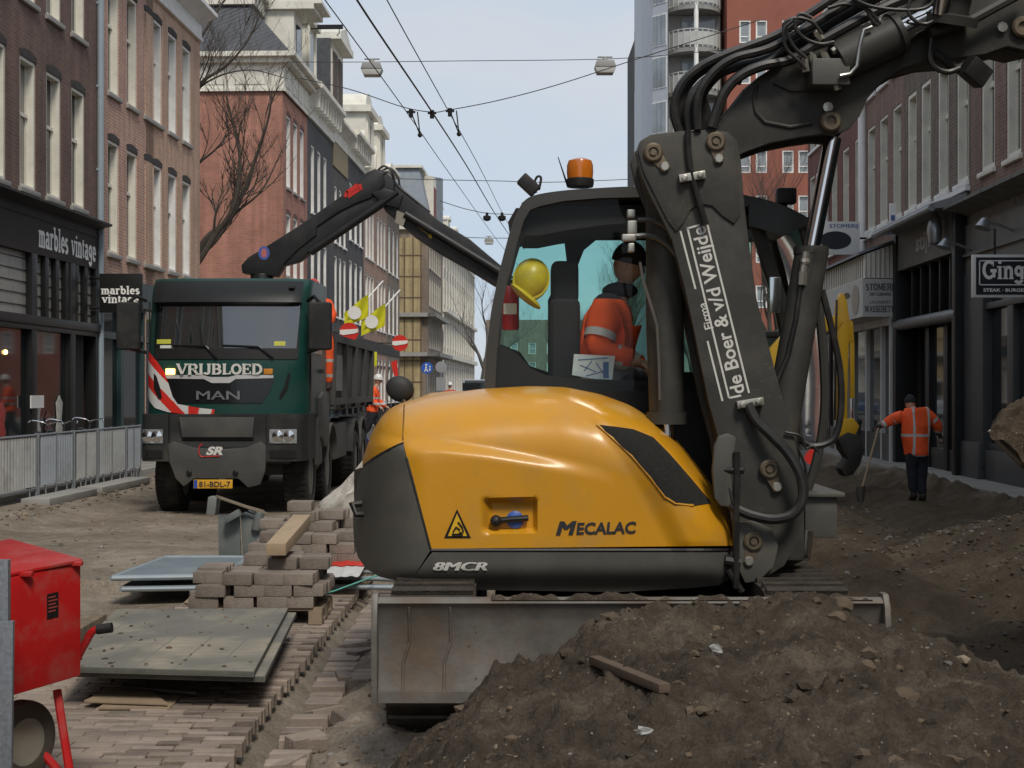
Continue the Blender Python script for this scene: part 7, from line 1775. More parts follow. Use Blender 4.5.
# crane
CRB=mat('crane_black',(.018,.018,.019),.38,var=.15,dirt=(.06,.055,.05),damt=.4,dsc=2)
DC=DT+2.75
cr=empty('crane',at(262,395,DC)-TR.location,0,TR)
def cp(x,y,d=0.0): return at(x,y,DC+d)
b=MB(); b.box((cp(243,0).x,DC-.3,1.5),(cp(283,0).x,DC+.3,tz(340))); b.tube([V((cp(262,0).x,DC,1.5)),V((cp(262,0).x,DC,cp(0,274).z))],.2,16); b.build('column',CRB,cr,bevel=.03)
# outlines of the boom boxes (x,z in the crane's plane) with real width
def cprism(name,pts,w,mat_=CRB,par=cr,bev=.02):
    b=MB(); b.prism([(cp(x,y).x,cp(x,y).z) for x,y in pts],'y',DC-w/2,DC+w/2); return b.build(name,mat_,par,bevel=bev)
m1=cprism('main_boom',[(244,274),(243,266),(250,258),(262,251),(300,227),(330,206),(352,190),(368,174),(376,170),(384,174),(386,186),(372,199),(356,205),(340,213),(318,228),(318,236),(300,250),(286,264),(278,277)],.34)
m2=cprism('boom_underbox',[(264,272),(300,262),(330,240),(345,230),(368,212),(384,203),(386,196),(372,197),(345,208),(318,224),(298,240),(270,262)],.26)
m3=cprism('jib',[(374,171),(384,171),(392,178),(420,206),(440,222),(470,240),(496,262),(508,272),(508,292),(494,286),(470,271),(440,254),(416,238),(398,222),(386,212),(378,196)],.30)
cprism('jib_cylinder',[(372,194),(386,190),(404,196),(400,210),(384,206)],.42)
b=MB(); b.cyl(cp(310,252,-.2),cp(384,202,-.2),.075,n=14); b.cyl(cp(384,202,-.2),cp(398,192,-.2),.045,n=12); b.build('boom_ram',CRB,cr,smooth=True)
b=MB(); b.cyl(cp(405,214,-.2),cp(500,272,-.2),.07,n=12); b.build('jib_ram',CRB,cr,smooth=True)
b=MB(); b.hose([cp(x,y,-.15) for x,y in ((376,172),(384,166),(392,172),(396,184),(410,196),(430,212))],.018); b.hose([cp(x,y,.12) for x,y in ((378,173),(390,168),(398,178),(402,190),(420,204))],.018); b.hose([cp(x,y,-.15) for x,y in ((380,178),(388,172),(394,180),(394,192))],.015); b.build('crane_hoses',HOSE,cr,smooth=True)
b=MB(); b.prism([(cp(x,y).x,cp(x,y).z) for x,y in ((398,212),(408,216),(404,228),(396,224))],'y',DC-.22,DC-.16); b.build('alloy_bracket',mat('tan_metal',(.3,.28,.22),.5,.4),cr)
b=MB(); pts=[(417,226),(421,221),(434,230),(431,239)]; b.add([cp(x,y,-.155) for x,y in pts],[(0,1,2,3)]); ys3=b.build('yellow_label',mat('label_yellow',(.7,.5,.03),.5),m3,fixn=False)
b=MB(); 
for k in range(3): b.beam(cp(lerp(420,418,k/2)+.8,lerp(224.3,229,k/2),-.157),cp(lerp(431,429,k/2)-.6,lerp(231.5,236,k/2),-.157),.03,.002,up=(0,1,0))
b.build('label_print',LET,ys3)
b=MB()
for (a,c,w) in (((347,193),(358,185),.08),((348,197),(360,189),.05),((347,191),(345,197),.05),((360,184),(361,190),.05)): b.beam(cp(*a,-.175),cp(*c,-.175),w,.003,up=(0,1,0))
b.build('red_mark',RED,m1)
b=MB(); c=cp(264,253,-.175); b.add([c+V((.10*math.cos(i*.52),0,.12*math.sin(i*.52))) for i in range(12)],[tuple(range(12))]); k=b.build('round_badge',mat('badge_blue',(.08,.12,.4),.5),m1,fixn=False)
b=MB(); b.add([c+V((.05*math.cos(i*.52),-.004,.08*math.sin(i*.52))) for i in range(12)],[tuple(range(12))]); b.build('badge_centre',mat('badge_pink',(.5,.15,.15),.5),k,fixn=False)
b=MB(); add_text(b,'palmieri',cp(274,245,-.176),cp(293,231)-cp(274,245),V((.2,0,.3)).cross(V((0,0,0))) if 0 else V((-(cp(293,231)-cp(274,245)).z*-1*-1,0,(cp(293,231)-cp(274,245)).x)),.09,.38); b.build('lettering',LBL,m1,fixn=False) if False else None
# ================================================================ crowd barriers along the left pavement
GALV=mat('galvanised',(.27,.29,.31),.5,.35,var=.15,dirt=(.15,.13,.10),damt=.4,dsc=3)
GALP=mat('grey_sheet',(.33,.35,.36),.5,.25,var=.12,dirt=(.17,.155,.13),damt=.5,dsc=1.6)
def barrier(v0,L,label,tint=0):
    r=empty('crowd_barrier',S(-8.42,v0,.02),math.pi/2-PSI); tag(r,label,'barrier','crowd barriers along the left pavement')
    b=MB(); b.cyl((0,0,1.02),(L,0,1.02),.022,n=8); b.cyl((0,0,.16),(L,0,.16),.018,n=8)
    for x in (0,L/2,L): b.cyl((x,0,0.0),(x,0,1.05),.024,n=8)
    b.build('frame',GALV,r,world=False,smooth=True)
    def cor(u,w): x=.03+(L-.06)*u; return (x,-.012-.013*math.sin(x*2*math.pi/.115),.20+.79*w)
    b=MB(); b.grid(cor,int(L*50),1); b.build('sheet',mat('sheet_%d'%tint,[(.58,.59,.58),(.50,.55,.61),(.55,.57,.58)][tint],.5,.2,var=.12,dirt=(.17,.155,.13),damt=.5,dsc=1.6),r,world=False,smooth=True)
    b=MB()
    for x in (.3,L-.3): b=MB(); b.box((x-.02,-.3,-.02),(x+.02,.3,.02)); b.cyl((x,-.02,0),(x,0,.2),.015,n=6); b.build('foot',GALV,r,world=False)
fv=lambda px: F*8.42/(560-px)
barrier(fv(-60),fv(31)-fv(-60)-.05,'white-grey ribbed crowd barrier panel cut by the left picture edge')
barrier(fv(32),fv(68)-fv(32)-.05,'bluish ribbed crowd barrier panel, second from the left edge',1)
barrier(fv(69),fv(92)-fv(69)-.05,'plain grey ribbed crowd barrier panel right of the leaning post')
barrier(fv(93),fv(121)-fv(93)-.05,'pale ribbed crowd barrier panel, third from the truck mirror',2)
barrier(fv(122),fv(137)-fv(122)-.05,'blue-grey ribbed crowd barrier panel nearest the truck wheel',1)
# planks under the barriers
for (a,c,lb) in ((8,60,'flat concrete slab under the barriers at the left edge'),(66,118,'flat concrete slab under the barriers near the truck')):
    b=MB(); p,q=S(-8.1,fv(a),.03),S(-8.1,fv(c),.03); b.beam(p,q,.45,.12); tag(b.build('concrete_slab',STONE,bevel=.01),lb,'slab')
# bicycles behind the barriers
def bicycle(loc,rz,label,lean=.05):
    r=empty('bicycle',loc,rz); r.rotation_euler=(lean,0,rz); tag(r,label,'bicycle','bicycles parked behind the barriers')
    for x in (-.52,.55):
        b=MB(); pts=[V((x+.335*math.cos(i*math.pi/12),0,.345+.335*math.sin(i*math.pi/12))) for i in range(25)]; b.tube(pts,.02,6,caps=False)
        w=b.build('wheel',TYRE,r,world=False,smooth=True); b=MB()
        for i in range(12): a=i*math.pi/6; b.cyl((x,0,.345),(x+.32*math.cos(a),0,.345+.32*math.sin(a)),.003,n=4)
        b.build('spokes',GALV,w,world=False)
    b=MB(); 
    for p,q in (((-.52,0,.345),(-.1,0,.3)),((-.1,0,.3),(-.22,0,.85)),((-.1,0,.3),(.38,0,.72)),((-.2,0,.75),(.36,0,.85)),((.36,0,.9),(.55,0,.345)),((-.52,0,.345),(-.2,0,.75))): b.cyl(p,q,.016,n=8)
    b.build('frame',BLACKPAINT,r,world=False,smooth=True)
    b=MB(); b.ball((-.24,0,.93),(.13,.08,.04),10,6); b.cyl((-.22,0,.85),(-.23,0,.92),.012); b.build('saddle',BLACKPAINT,r,world=False,smooth=True)
    b=MB(); b.hose([(.22,-.3,1.08),(.3,-.26,1.12),(.36,-.1,1.1),(.35,0,1.06),(.36,.1,1.1),(.3,.26,1.12),(.22,.3,1.08)],.012); b.cyl((.36,0,.88),(.35,0,1.08),.014); b.build('handlebar',CHROME,r,world=False,smooth=True)
bicycle(S(-9.0,fv(66),.1),1.6,'black bicycle with chrome handlebar behind the leaning barrier post')
bicycle(S(-9.15,fv(88),.1),1.45,'black bicycle parked behind the middle barriers')
bicycle(S(-9.1,fv(112),.1),1.55,'black bicycle with raised chrome handlebar nearest the truck')
bicycle(S(-9.2,fv(5),.1),1.5,'black bicycle at the left edge behind the first barrier')

# ================================================================ red cart in the left foreground
REDP=mat('cart_red',(.50,.014,.014),.42,var=.2,sc=2,coat=.15,dirt=(.34,.12,.10),damt=.65,dsc=5)
splatter(REDP,(.30,.26,.22),42,.7,2.5)
DCt=5.6
c0=at(36,700,DCt); ct=empty('mixer_cart',V((at(20,0,DCt).x,DCt+.3,0))); tag(ct,'red steel site cart with hinged lid and tube handle at the left edge','cart')
xl,xr=at(-70,0,DCt).x,at(81,0,DCt).x
zt_,zb_=at(0,560,DCt).z,at(0,690,DCt).z
# body: near face corners in the photo (12,575)-(81,565)-(81,677)-(12,697)
A=[at(10,577,5.45),at(81,562,5.75),at(81,676,5.75),at(10,697,5.45)]
Bk=[at(-78,566,6.5),at(5,548,6.8),at(5,640,6.8),at(-78,650,6.5)]
Bk=[p for p in Bk]
b=MB(); b.add(A+Bk,[(0,1,2,3),(7,6,5,4),(0,4,5,1),(1,5,6,2),(2,6,7,3),(3,7,4,0)]); b.build('box',REDP,ct,bevel=.012)
up=V((0,0,1))
b=MB(); L_=[A[0]+V((-.01,-.01,.0)),A[1]+V((.01,-.01,.0)),Bk[1]+V((.02,.02,.03)),Bk[0]+V((-.02,.02,.03))]; b.add(L_+[p+up*.015 for p in L_],[(0,3,2,1),(4,5,6,7),(0,1,5,4),(1,2,6,5),(2,3,7,6),(3,0,4,7)]); b.build('lid',REDP,ct,bevel=.006)
b=MB(); 
for t in (.22,.93): b=MB(); p=A[0].lerp(A[1],t); b.beam(p+V((-.02,-.012,.0)),p+V((.03,-.012,.0)),.03,.02); b.build('lid_catch',REDP,ct,bevel=.006)
fd=(A[1]-A[0]).normalized()
nn_=fd.cross(V((0,0,1))).normalized(); nn_=nn_ if nn_.y<0 else -nn_
p=A[0].lerp(A[1],.50)+V((0,0,-.10))+nn_*.003
b=MB(); b.add([p,p+fd*.058,p+fd*.058+V((0,0,-.10)),p+V((0,0,-.10))],[(0,1,2,3)]); k=b.build('data_plate',BLACKPAINT,ct,fixn=False)
b=MB()
for i in range(5): q=p+fd*.006+V((0,0,-.012-.014*i))+nn_*.002; b.add([q,q+fd*(.045 if i%2 else .036),q+fd*(.045 if i%2 else .036)+V((0,0,-.006)),q+V((0,0,-.006))],[(0,1,2,3)])
b.build('plate_print',mat('print_red',(.35,.06,.05),.6),k,fixn=False)
b=MB(); b.tube([at(20,700,5.8),at(56,690,5.85),at(72,720,5.85) ],.016,8) if False else None
b.tube([at(57,690,5.75),at(63,730,5.7),at(69,768,5.68),at(71,790,5.66)],.018,10); b.tube([at(22,735,5.8),at(40,750,5.8),at(56,768,5.8),at(68,786,5.8)],.018,10); b.build('leg',REDP,ct,smooth=True)
b=MB(); b.tube(spline([at(70,675,6.0),at(79,655,6.0),at(86,642,6.0),at(92,632,6.0),at(100,628.5,6.0)],4),.017,10); h_=b.build('handle',REDP,ct,smooth=True)
b=MB(); b.cyl(at(97,629.5,6.0),at(112,627.5,6.0),.022,n=12); b.build('grip',BLK,h_,smooth=True)
wheel(ct,at(20,741,5.72),.165,.075,rim=mat('pale_rim',(.34,.32,.26),.6,var=.2),tyre=mat('dusty_tyre',(.10,.09,.07),.9,var=.25),ax=(.88,-.47,0),treads=0)
# grey panel standing in front of it
b=MB(); q=[at(-30,560,5.1),at(8,560,5.1),at(8,790,5.1),at(-30,790,5.1)]
b.add(q+[p+V((0,.03,0)) for p in q],[(0,1,2,3),(7,6,5,4),(0,4,5,1),(1,5,6,2),(2,6,7,3),(3,7,4,0)])
q=[at(-30,624,5.06),at(13,621,5.06),at(11,800,5.06),at(-30,800,5.06)]
b.add(q+[p+V((0,.02,0)) for p in q],[(0,1,2,3),(7,6,5,4),(0,4,5,1),(1,5,6,2),(2,6,7,3),(3,7,4,0)])
tag(b.build('metal_sheet',mat('mesh_sheet',(.22,.24,.27),.5,.4,var=.3,sc=60),bevel=.003),'grey galvanised sheet standing upright in front of the red cart','metal sheet')

# ================================================================ road plates, boards, pavers
PLT=mat('road_plate',(.175,.168,.142),.85,var=.25,sc=2,dirt=(.40,.34,.25),damt=.9,dsc=1.1,bump=.25)
def plate_mat():
    m=PLT; nt=m.node_tree; nd=nt.nodes; lk=nt.links; b=nd['Principled BSDF']
    src=b.inputs['Base Color'].links[0].from_socket
    tc=nd.new('ShaderNodeTexCoord'); br=nd.new('ShaderNodeTexBrick'); br.offset=0; br.inputs['Scale'].default_value=1; br.inputs['Brick Width'].default_value=.23; br.inputs['Row Height'].default_value=.28; br.inputs['Mortar Size'].default_value=.006
    lk.new(tc.outputs['Object'],br.inputs['Vector']); mx=nd.new('ShaderNodeMix'); mx.data_type='RGBA'; lk.new(br.outputs['Fac'],mx.inputs['Factor']); lk.new(src,mx.inputs[6]); mx.inputs[7].default_value=(.17,.165,.145,1); lk.new(mx.outputs[2],b.inputs['Base Color'])
plate_mat()
PE=mat('plate_edge',(.11,.115,.10),.8,var=.25,sc=12)
def slab(name,pts,z,t,m,label,cat,group=None,m2=None):
    b=MB(); vs=[V((p[0],p[1],z-t)) for p in pts]+[V((p[0],p[1],z)) for p in pts]; n=len(pts)
    b.add(vs,[tuple(range(n,2*n))],0); b.add(vs,[tuple(range(n-1,-1,-1))]+[(i,(i+1)%n,n+(i+1)%n,n+i) for i in range(n)],1)
    o=b.build(name,[m,m2 or m],bevel=.004); return tag(o,label,cat,group)
def gp(px,py,z): D=(EYE-z)*F/(py-HY); return (at(px,py,D).x,D)
P1=[gp(60,666,.24),gp(254,671,.24),gp(288,608,.24),gp(116,609,.24)]
slab('road_mat',P1,.24,.035,PLT,'top grey gridded road mat of the flat pile beside the pavers','road mat','road mats lying in a pile',PE)
P2=[(x+.05,y+.06) for x,y in P1]; slab('road_mat',P2,.20,.035,PLT,'lower grey gridded road mat under the top one','road mat','road mats lying in a pile',PE)
for (x,y,lb) in ((-3.0,9.3,'wooden bearer under the left end of the road mats'),(-1.9,9.6,'wooden bearer under the right end of the road mats')):
    b=MB(); b.box((x-.05,y-.9,.0),(x+.05,y+.9,.155)); tag(b.build('timber_bearer',mat('old_wood',(.2,.15,.10),.85,var=.3,sc=14,dirt=(.1,.085,.065),damt=.5),bevel=.006),lb,'timber')
TANW=mat('tan_board',(.33,.25,.17),.8,var=.2,sc=10,dirt=(.2,.16,.12),damt=.6,dsc=3)
for i,(pts,z,lb) in enumerate((([(84,700),(168,703),(150,689),(112,688)],.045,'tan plywood offcut in front of the road mats'),([(98,707),(170,707),(184,694),(120,694)],.022,'second tan plywood offcut lying beneath the first'),([(122,686),(196,692),(198,689),(126,683)],.05,'thin dark lath lying beside the plywood offcuts'))):
    slab('board',[gp(x,y,z) for x,y in pts],z,.016,TANW if i<2 else mat('dark_lath',(.12,.1,.08),.8),lb,'board')
BLU=mat('blue_grey_plate',(.20,.25,.28),.5,.25,var=.12,dirt=(.3,.29,.26),damt=.5,dsc=1.8)
for i,(pts,z,lb) in enumerate((([(122,588),(236,586),(250,572),(150,572)],.06,'lower blue-grey scaffold fence panel lying flat'),([(112,577),(228,575),(246,557),(166,557)],.16,'upper blue-grey scaffold fence panel lying flat behind the pavers'))):
    q=[gp(x,y,z) for x,y in pts]; o=slab('fence_panel',q,z,.02,BLU,lb,'fence panel','fence panels lying flat')
    b=MB()
    for k in range(4): p,r_=q[k],q[(k+1)%4]; b.cyl((p[0],p[1],z-.01),(r_[0],r_[1],z-.01),.026,n=10)
    b.build('edge_tube',mat('pale_blue_tube',(.33,.38,.41),.4,.4,var=.1,dirt=(.2,.18,.15),damt=.3),o,smooth=True)
pts=[]
rm=random.Random(44)
for i in range(60):
    u_,v_=rm.random(),rm.random(); p=V((*P1[0],0)).lerp(V((*P1[1],0)),u_).lerp(V((*P1[3],0)).lerp(V((*P1[2],0)),u_),v_); pts.append(V((p.x,p.y,.243)))
tag(rocks('mat_crumbs',[CLOD,SANDC],pts,45,(.004,.016)),kind='stuff',label='crumbs of soil scattered on top of the road mats',cat='soil crumbs')
# tubes and sheets to the right of the paver pallet
for i,(a,c,r_,lb) in enumerate((((322,587),(432,588),.022,'grey scaffold tube lying nearest the dozer blade'),((318,577),(412,580),.022,'grey scaffold tube lying in the middle of three'),((326,571),(400,573),.018,'grey scaffold tube lying farthest behind, under the plastic'))):
    z=.05+.05*i; b=MB(); p,q=gp(*a,z),gp(*c,z); b.cyl((p[0],p[1],z),(q[0],q[1],z),r_,n=12); b.cyl((p[0],p[1]+.25,z-.03),(q[0],q[1]+.25,z-.03),r_,n=12); tag(b.build('scaffold_tube',_m['pale_blue_tube'] if i<2 else GALV,smooth=True),lb,'tube','scaffold tubes lying on the ground')
b=MB()
PW=mat('white_plastic_film',(.58,.57,.55),.45,var=.12,sc=6); 
p0,p1=gp(320,574,.2),gp(372,556,.2)
b.grid(lambda u,v:V((lerp(p0[0],p1[0]+.02,u),lerp(p0[1],p1[1]+.4,v),.18+.12*v+.012*N(u*4,v*3,0,2)+.006*N(u,v,1,9))),24,14); o=b.build('plastic_film',PW,smooth=True); tag(o,'white plastic film with red stripes heaped behind the paver pallet','plastic film')
b=MB(); 
for k in (.25,.55,): b.grid(lambda u,v:V((lerp(p0[0],p1[0]+.02,u),lerp(p0[1],p1[1]+.4,k+.12*v),.187+.12*(k+.12*v)+.012*N(u*4,(k+.12*v)*3,0,2)+.006*N(u,(k+.12*v),1,9))),24,3)
b.build('red_stripe',RED,o,smooth=True)
b=MB(); b.hose([V((*gp(x,y,.1),.1+zz)) for x,y,zz in ((310,594,0),(316,582,.05),(322,570,.1),(326,580,.02),(318,590,0),(330,592,0),(352,588,.03),(380,582,.06),(400,580,.02))],.007); tag(b.build('rope',mat('green_rope',(.12,.42,.34),.7),smooth=True),'thin sea-green rope trailing over the scaffold tubes','rope')
# pallets with stacked paving blocks
BLOCK=mat('concrete_block',(.225,.185,.155),.9,var=.2,sc=7,bump=.4,bsc=70,dirt=(.31,.28,.24),damt=.6,dsc=4)
def obj_random(m,amt=.22):
    nt=m.node_tree; nd=nt.nodes; lk=nt.links; b=nd['Principled BSDF']; src=b.inputs['Base Color'].links[0].from_socket
    oi=nd.new('ShaderNodeObjectInfo'); mr=nd.new('ShaderNodeMapRange'); mr.inputs[3].default_value=1-amt; mr.inputs[4].default_value=1+amt; lk.new(oi.outputs['Random'],mr.inputs[0])
    v=nd.new('ShaderNodeVectorMath'); v.operation='SCALE'; lk.new(src,v.inputs[0]); lk.new(mr.outputs[0],v.inputs['Scale']); lk.new(v.outputs[0],b.inputs['Base Color'])
obj_random(BLOCK)
def block_proto(lx,ly,lz):
    b=MB(); b.box((-lx/2,-ly/2,0),(lx/2,ly/2,lz)); o=b.build('paving_block',BLOCK,bevel=.007,seg=2,world=False); return o
def pallet(loc,rz,w,d,label):
    r=empty('pallet',loc,rz); tag(r,label,'pallet')
    b=MB(); n=5
    for i in range(n): y=-d/2+d*(i+.5)/n; b.box((-w/2,y-.045,.10),(w/2,y+.045,.12))
    b.build('deck',TANW,r,world=False); b=MB()
    for x in (-w/2+.05,0,w/2-.05):
        b.box((x-.05,-d/2,.0),(x+.05,d/2,.018)); 
        for y in (-d/2+.06,0,d/2-.06): b.box((x-.05,y-.06,.018),(x+.05,y+.06,.099))
    b.build('bearer',TANW,r,world=False)
rb=random.Random(12)
def stack(loc,rz,cols,rows,hfun,label,group,lx=.262,ly=.128,lz=.098):
    """blocks piled as in the photo: hfun(i,j) = number of layers standing at that spot"""
    proto=block_proto(lx-.006,ly-.006,lz-.002); first=True
    for j in range(rows):
        for i in range(cols):
            for k in range(hfun(i,j)):
                o=proto if first else proto.copy()
                if not first: COL.objects.link(o)
                first=False
                off=(.5 if k%2 else 0)*lx
                x=(i-(cols-1)/2)*lx+off*.6+rb.uniform(-.018,.018)-(.04 if i==0 else 0); y=(j-(rows-1)/2)*ly*1.05+rb.uniform(-.012,.012)
                c,s=math.cos(rz),math.sin(rz)
                o.location=(loc[0]+x*c-y*s,loc[1]+x*s+y*c,loc[2]+k*lz); o.rotation_euler=(0,0,rz+rb.uniform(-.11,.11)+(math.pi/2*0))
                tag(o,label,'paving block',group)
q=gp(262,612,0.0); q=(q[0],10.95)
px0=at(0,0,10.6)
PX=(258-512)/1400*10.7; pallet((PX,11.0,.005),.02,.98,.78,'wooden pallet under the nearer pile of grey paving blocks')
hf=lambda i,j: {0:(3 if i<3 else 3),1:3,2:(4 if i in(2,3) else 3),3:(4 if i in (2,3) else 3)}.get(j,3) if not (i==0 and j<1) else 2
stack((PX-.02,10.98,.127),.02,4,6,lambda i,j:[[2,3,3,3],[3,3,3,3],[2,3,4,4],[3,3,4,4],[3,4,4,4],[3,4,4,3]][j][i],'grey paving block in the nearer pile, on the pallet by the road mats','blocks of the nearer pile',lx=.232,ly=.118,lz=.088)
PX2=(308-512)/1400*12.9; pallet((PX2,13.1,.0),-.03,1.15,.85,'wooden pallet under the farther pile of grey paving blocks')
stack((PX2,13.05,.122),-.03,4,6,lambda i,j:[[3,4,4,3],[4,5,4,3],[4,6,5,4],[4,7,5,4],[5,7,6,4],[5,6,6,5]][j][i],'grey paving block in the farther pile, beside the truck','blocks of the farther pile',lx=.232,ly=.118,lz=.088)
def loose(label,px,py,z,rz,ry=0):
    D=(EYE-z)*F/(py-HY); b=MB(); b.box((-.125,-.06,0),(.125,.06,.095)); o=b.build('paving_block',BLOCK,bevel=.007,world=False); o.location=(at(px,py,D).x,D,z); o.rotation_euler=(0,ry,rz); tag(o,label,'paving block')
loose('loose paving block on the ground left of the nearer pile',205,602,.02,.3)
loose('loose paving block standing under the right rear corner of the road mats',292,622,-.07,1.2)
loose('tilted paving block leaning on the left end of the nearer pile',222,590,.14,.5,.35)
# beam resting on the pile
a_=at(276,549,10.75); c_=at(302,527,12.1); b=MB(); b.beam(V((a_.x,a_.y,.56)),V((c_.x,c_.y,.66)),.15,.095); tag(b.build('timber_beam',mat('pale_timber',(.42,.31,.20),.75,var=.15,sc=9,dirt=(.3,.22,.15),damt=.4),bevel=.005),'short squared pale timber beam lying on top of the nearer block pile','timber')
b=MB(); b.beam(V((*gp(186,605,.04),.05)),V((*gp(222,575,.25),.27)),.05,.02); tag(b.build('lath',TANW),'thin tan lath leaning against the nearer block pile','lath')
# open skip-like steel trestle with planks
tr=empty('steel_trestle',V((at(236,0,14.2).x,14.2,0))); tag(tr,'dusty steel hopper trestle with planks laid across its top','trestle')
D=14.2; g_=lambda x,y,d=0: at(x,y,D+d)
TS=mat('dusty_steel',(.17,.19,.19),.6,.3,var=.2,dirt=(.28,.25,.2),damt=.5,dsc=3)
b=MB(); b.prism([(g_(x,y).x,max(.0,g_(x,y).z)) for x,y in ((219,514),(240,514),(242,572),(220,572))],'y',D-.05,D); b.prism([(g_(x,y).x,max(.0,g_(x,y).z)) for x,y in ((240,514),(262,524),(258,566),(243,572))],'y',D+.02,D+.5); b.build('side_plate',TS,tr,bevel=.006)
b=MB(); b.beam(g_(218,497,-.1),g_(264,513,.1),.22,.03); b.beam(g_(240,505,.3),g_(262,511,.4),.16,.03); b.build('plank',mat('weathered_plank',(.24,.20,.15),.8,var=.25,sc=10),tr,bevel=.004)
b=MB(); b.beam(g_(209,505,0),g_(218,506,.0),.2,.18); b.beam(g_(226,520,-.15),g_(240,512,-.15),.12,.07); b.cyl(g_(260,512,0),g_(256,530,0),.05); b.build('bracket',TS,tr,bevel=.01)
# bulk bag
def bag(u,v):
    a=u*2*math.pi; px_=.5; r=.43*(1+.08*math.sin(3*a+1)+.05*math.sin(7*a))*(1-.10*v); z=v*1.12
    sh=.06*N(math.cos(a)*2,math.sin(a)*2,z*3,1.5)
    if v>.85: r*=1-(v-.85)*3
    c=V(((347-512)/1400*15.9,15.9,-.03)); return c+V(((r+sh)*math.cos(a)+.15*v*v,(r+sh)*math.sin(a),z*(.8+.25*math.cos(a-.3))))
b=MB(); b.grid(bag,48,24); b.grid(lambda u,v:V(((347-512)/1400*15.9,15.9,-.03)).lerp(bag(u,1),v) if 0 else (V(((350-512)/1400*15.9,15.9,.8)).lerp(bag(u,1),v)),48,2); tag(b.build('bulk_bag',mat('woven_bag',(.50,.47,.42),.85,var=.2,sc=5,bump=.8,bsc=14,dirt=(.28,.22,.16),damt=.5),smooth=True),'slumped white woven bulk bag between the truck and the excavator','bulk bag')
# blue tarpaulin further back
b=MB(); Dq=36; b.grid(lambda u,v:V((at(lerp(354,376,u),0,Dq).x,Dq+.6*v,.9*(1-v**2)*(.75+.25*math.sin(u*7))+.1*N(u*3,v*3)+.02)),14,10); tag(b.build('tarpaulin',mat('blue_tarp',(.06,.12,.42),.5,var=.2),smooth=True),'blue tarpaulin draped low behind the tipper wheels','tarpaulin')

# ================================================================ wires over the street
WIRE=mat('wire',(.05,.05,.052),.6,var=.1)
def wire(name,label,pts,r,group=None,cat='cable'):
    b=MB(); b.tube(spline(pts,8),r,6); return tag(b.build(name,WIRE,smooth=True),label,cat,group)
# trolley wires 5.6-6 m up; each converges down the street
def tw(px0,py0,px1,py1,z0,z1,px2,py2,z2):
    f=lambda x,y,z: at(x,y,(z-EYE)*F/(HY-y)); return [f(px0,py0,z0),f(px1,py1,z1),f(px2,py2,z2)]
def ext(p): return [p[0]+(p[0]-p[1]).normalized()*8]+p
wire('trolley_wire','left overhead tram wire running down the street',[at(290,-46,16.2),at(325,0,18.8),at(403,107,26.0),at(447,170,36),at(497,240,54),at(520,268,70)],.009,'tram wires over the street')
wire('trolley_wire','middle overhead tram wire, the thickest of the three',[at(325,-60,15.6),at(357,0,18.2),at(432,112,26.0),at(468,168,36),at(494,212,50),at(516,245,70)],.016,'tram wires over the street')
wire('trolley_wire','right overhead tram wire ending above the cab',[at(358,-60,15.6),at(387,0,18.2),at(449,112,26.0),at(481,170,36),at(504,216,50),at(524,250,70)],.009,'tram wires over the street')
wire('span_wire','slack span wire carrying the tram wires between the houses',[at(300,78,26.0),at(352,90,26),at(403,107,26),at(432,112,26),at(449,110,26),at(500,100,26),at(560,84,26),at(640,58,26),at(760,20,26)],.009,'span wires')
wire('span_wire','straight span wire carrying the street lanterns',[at(285,62,30),at(362,62,30),at(450,61,30),at(605,59,30),at(700,52,30),at(840,38,30)],.008,'span wires')
wire('span_wire','far span wire crossing just above the crane tip',[at(370,178,52),at(450,180,52),at(500,181,52),at(560,182,52),at(700,176,52)],.014,'span wires')
wire('span_wire','short span wire with insulators beside the cab roof',[at(440,201,50),at(470,210,50),at(500,214,50),at(560,212,50),at(680,190,50)],.014,'span wires')
for (x,y,lb) in ((411,112,'left'),(432,113,'middle'),(450,111,'right')):
    r=empty('wire_hanger',at(x,y,26)); tag(r,lb+' black insulated hanger where tram wire meets the slack span wire','wire hanger','wire hangers')
    b=MB(); p=at(x,y,26); b.beam(p+V((-.08,0,0)),p+V((.08,0,0)),.04,.04); b.cyl(p+V((0,0,-.10)),p+V((0,0,.05)),.04,n=10); b.build('clamp',BLACKPAINT,r)
    if x!=432: b=MB(); b.cyl(p,at(x+(9 if x==411 else 9),y+23,28),.012,n=6); b.cyl(p+V((.12,0,0)),at(x+9,y+23,28),.012,n=6); b.ball(at(x+9,y+23,28),.05,8,6); b.build('bridle',WIRE,r)
for (x,lb) in ((487,'left'),(502,'right')):
    r=MB(); p=at(x,214,50); r.lathe([(.06,-.25),(.14,-.2),(.14,-.08),(.05,-.04),(.05,.05)],p,(0,0,1),12); tag(r.build('insulator',BLACKPAINT,smooth=True),lb+' of the two dark insulators on the far span wire','insulator','insulators')
def lantern(x,y,D,label,k=1.0):
    r=empty('street_lantern',at(x,y+9*k,D)); tag(r,label,'lantern','street lanterns on wires')
    c=at(x,y,D); w=.23*k
    b=MB(); b.prism([(c.x-w*.8,c.z+.12),(c.x-w,c.z-.02),(c.x+w,c.z-.02),(c.x+w*.8,c.z+.12)],'y',c.y-.16,c.y+.16); b.cyl(c+V((-.0,0,.12)),c+V((0,0,.2)),.05); b.box((c.x-w*.7,c.y-.03,c.z+.2),(c.x+w*.7,c.y+.03,c.z+.225)); b.build('hood',mat('lantern_grey',(.35,.35,.34),.5,var=.1),r,bevel=.008)
    b=MB(); b.prism([(c.x-w*.98,c.z-.025),(c.x+w*.98,c.z-.025),(c.x+w*.75,c.z-.15),(c.x-w*.75,c.z-.15)],'y',c.y-.15,c.y+.15); b.build('diffuser',mat('lantern_glass',(.5,.5,.46),.3,var=.1),r,bevel=.01)
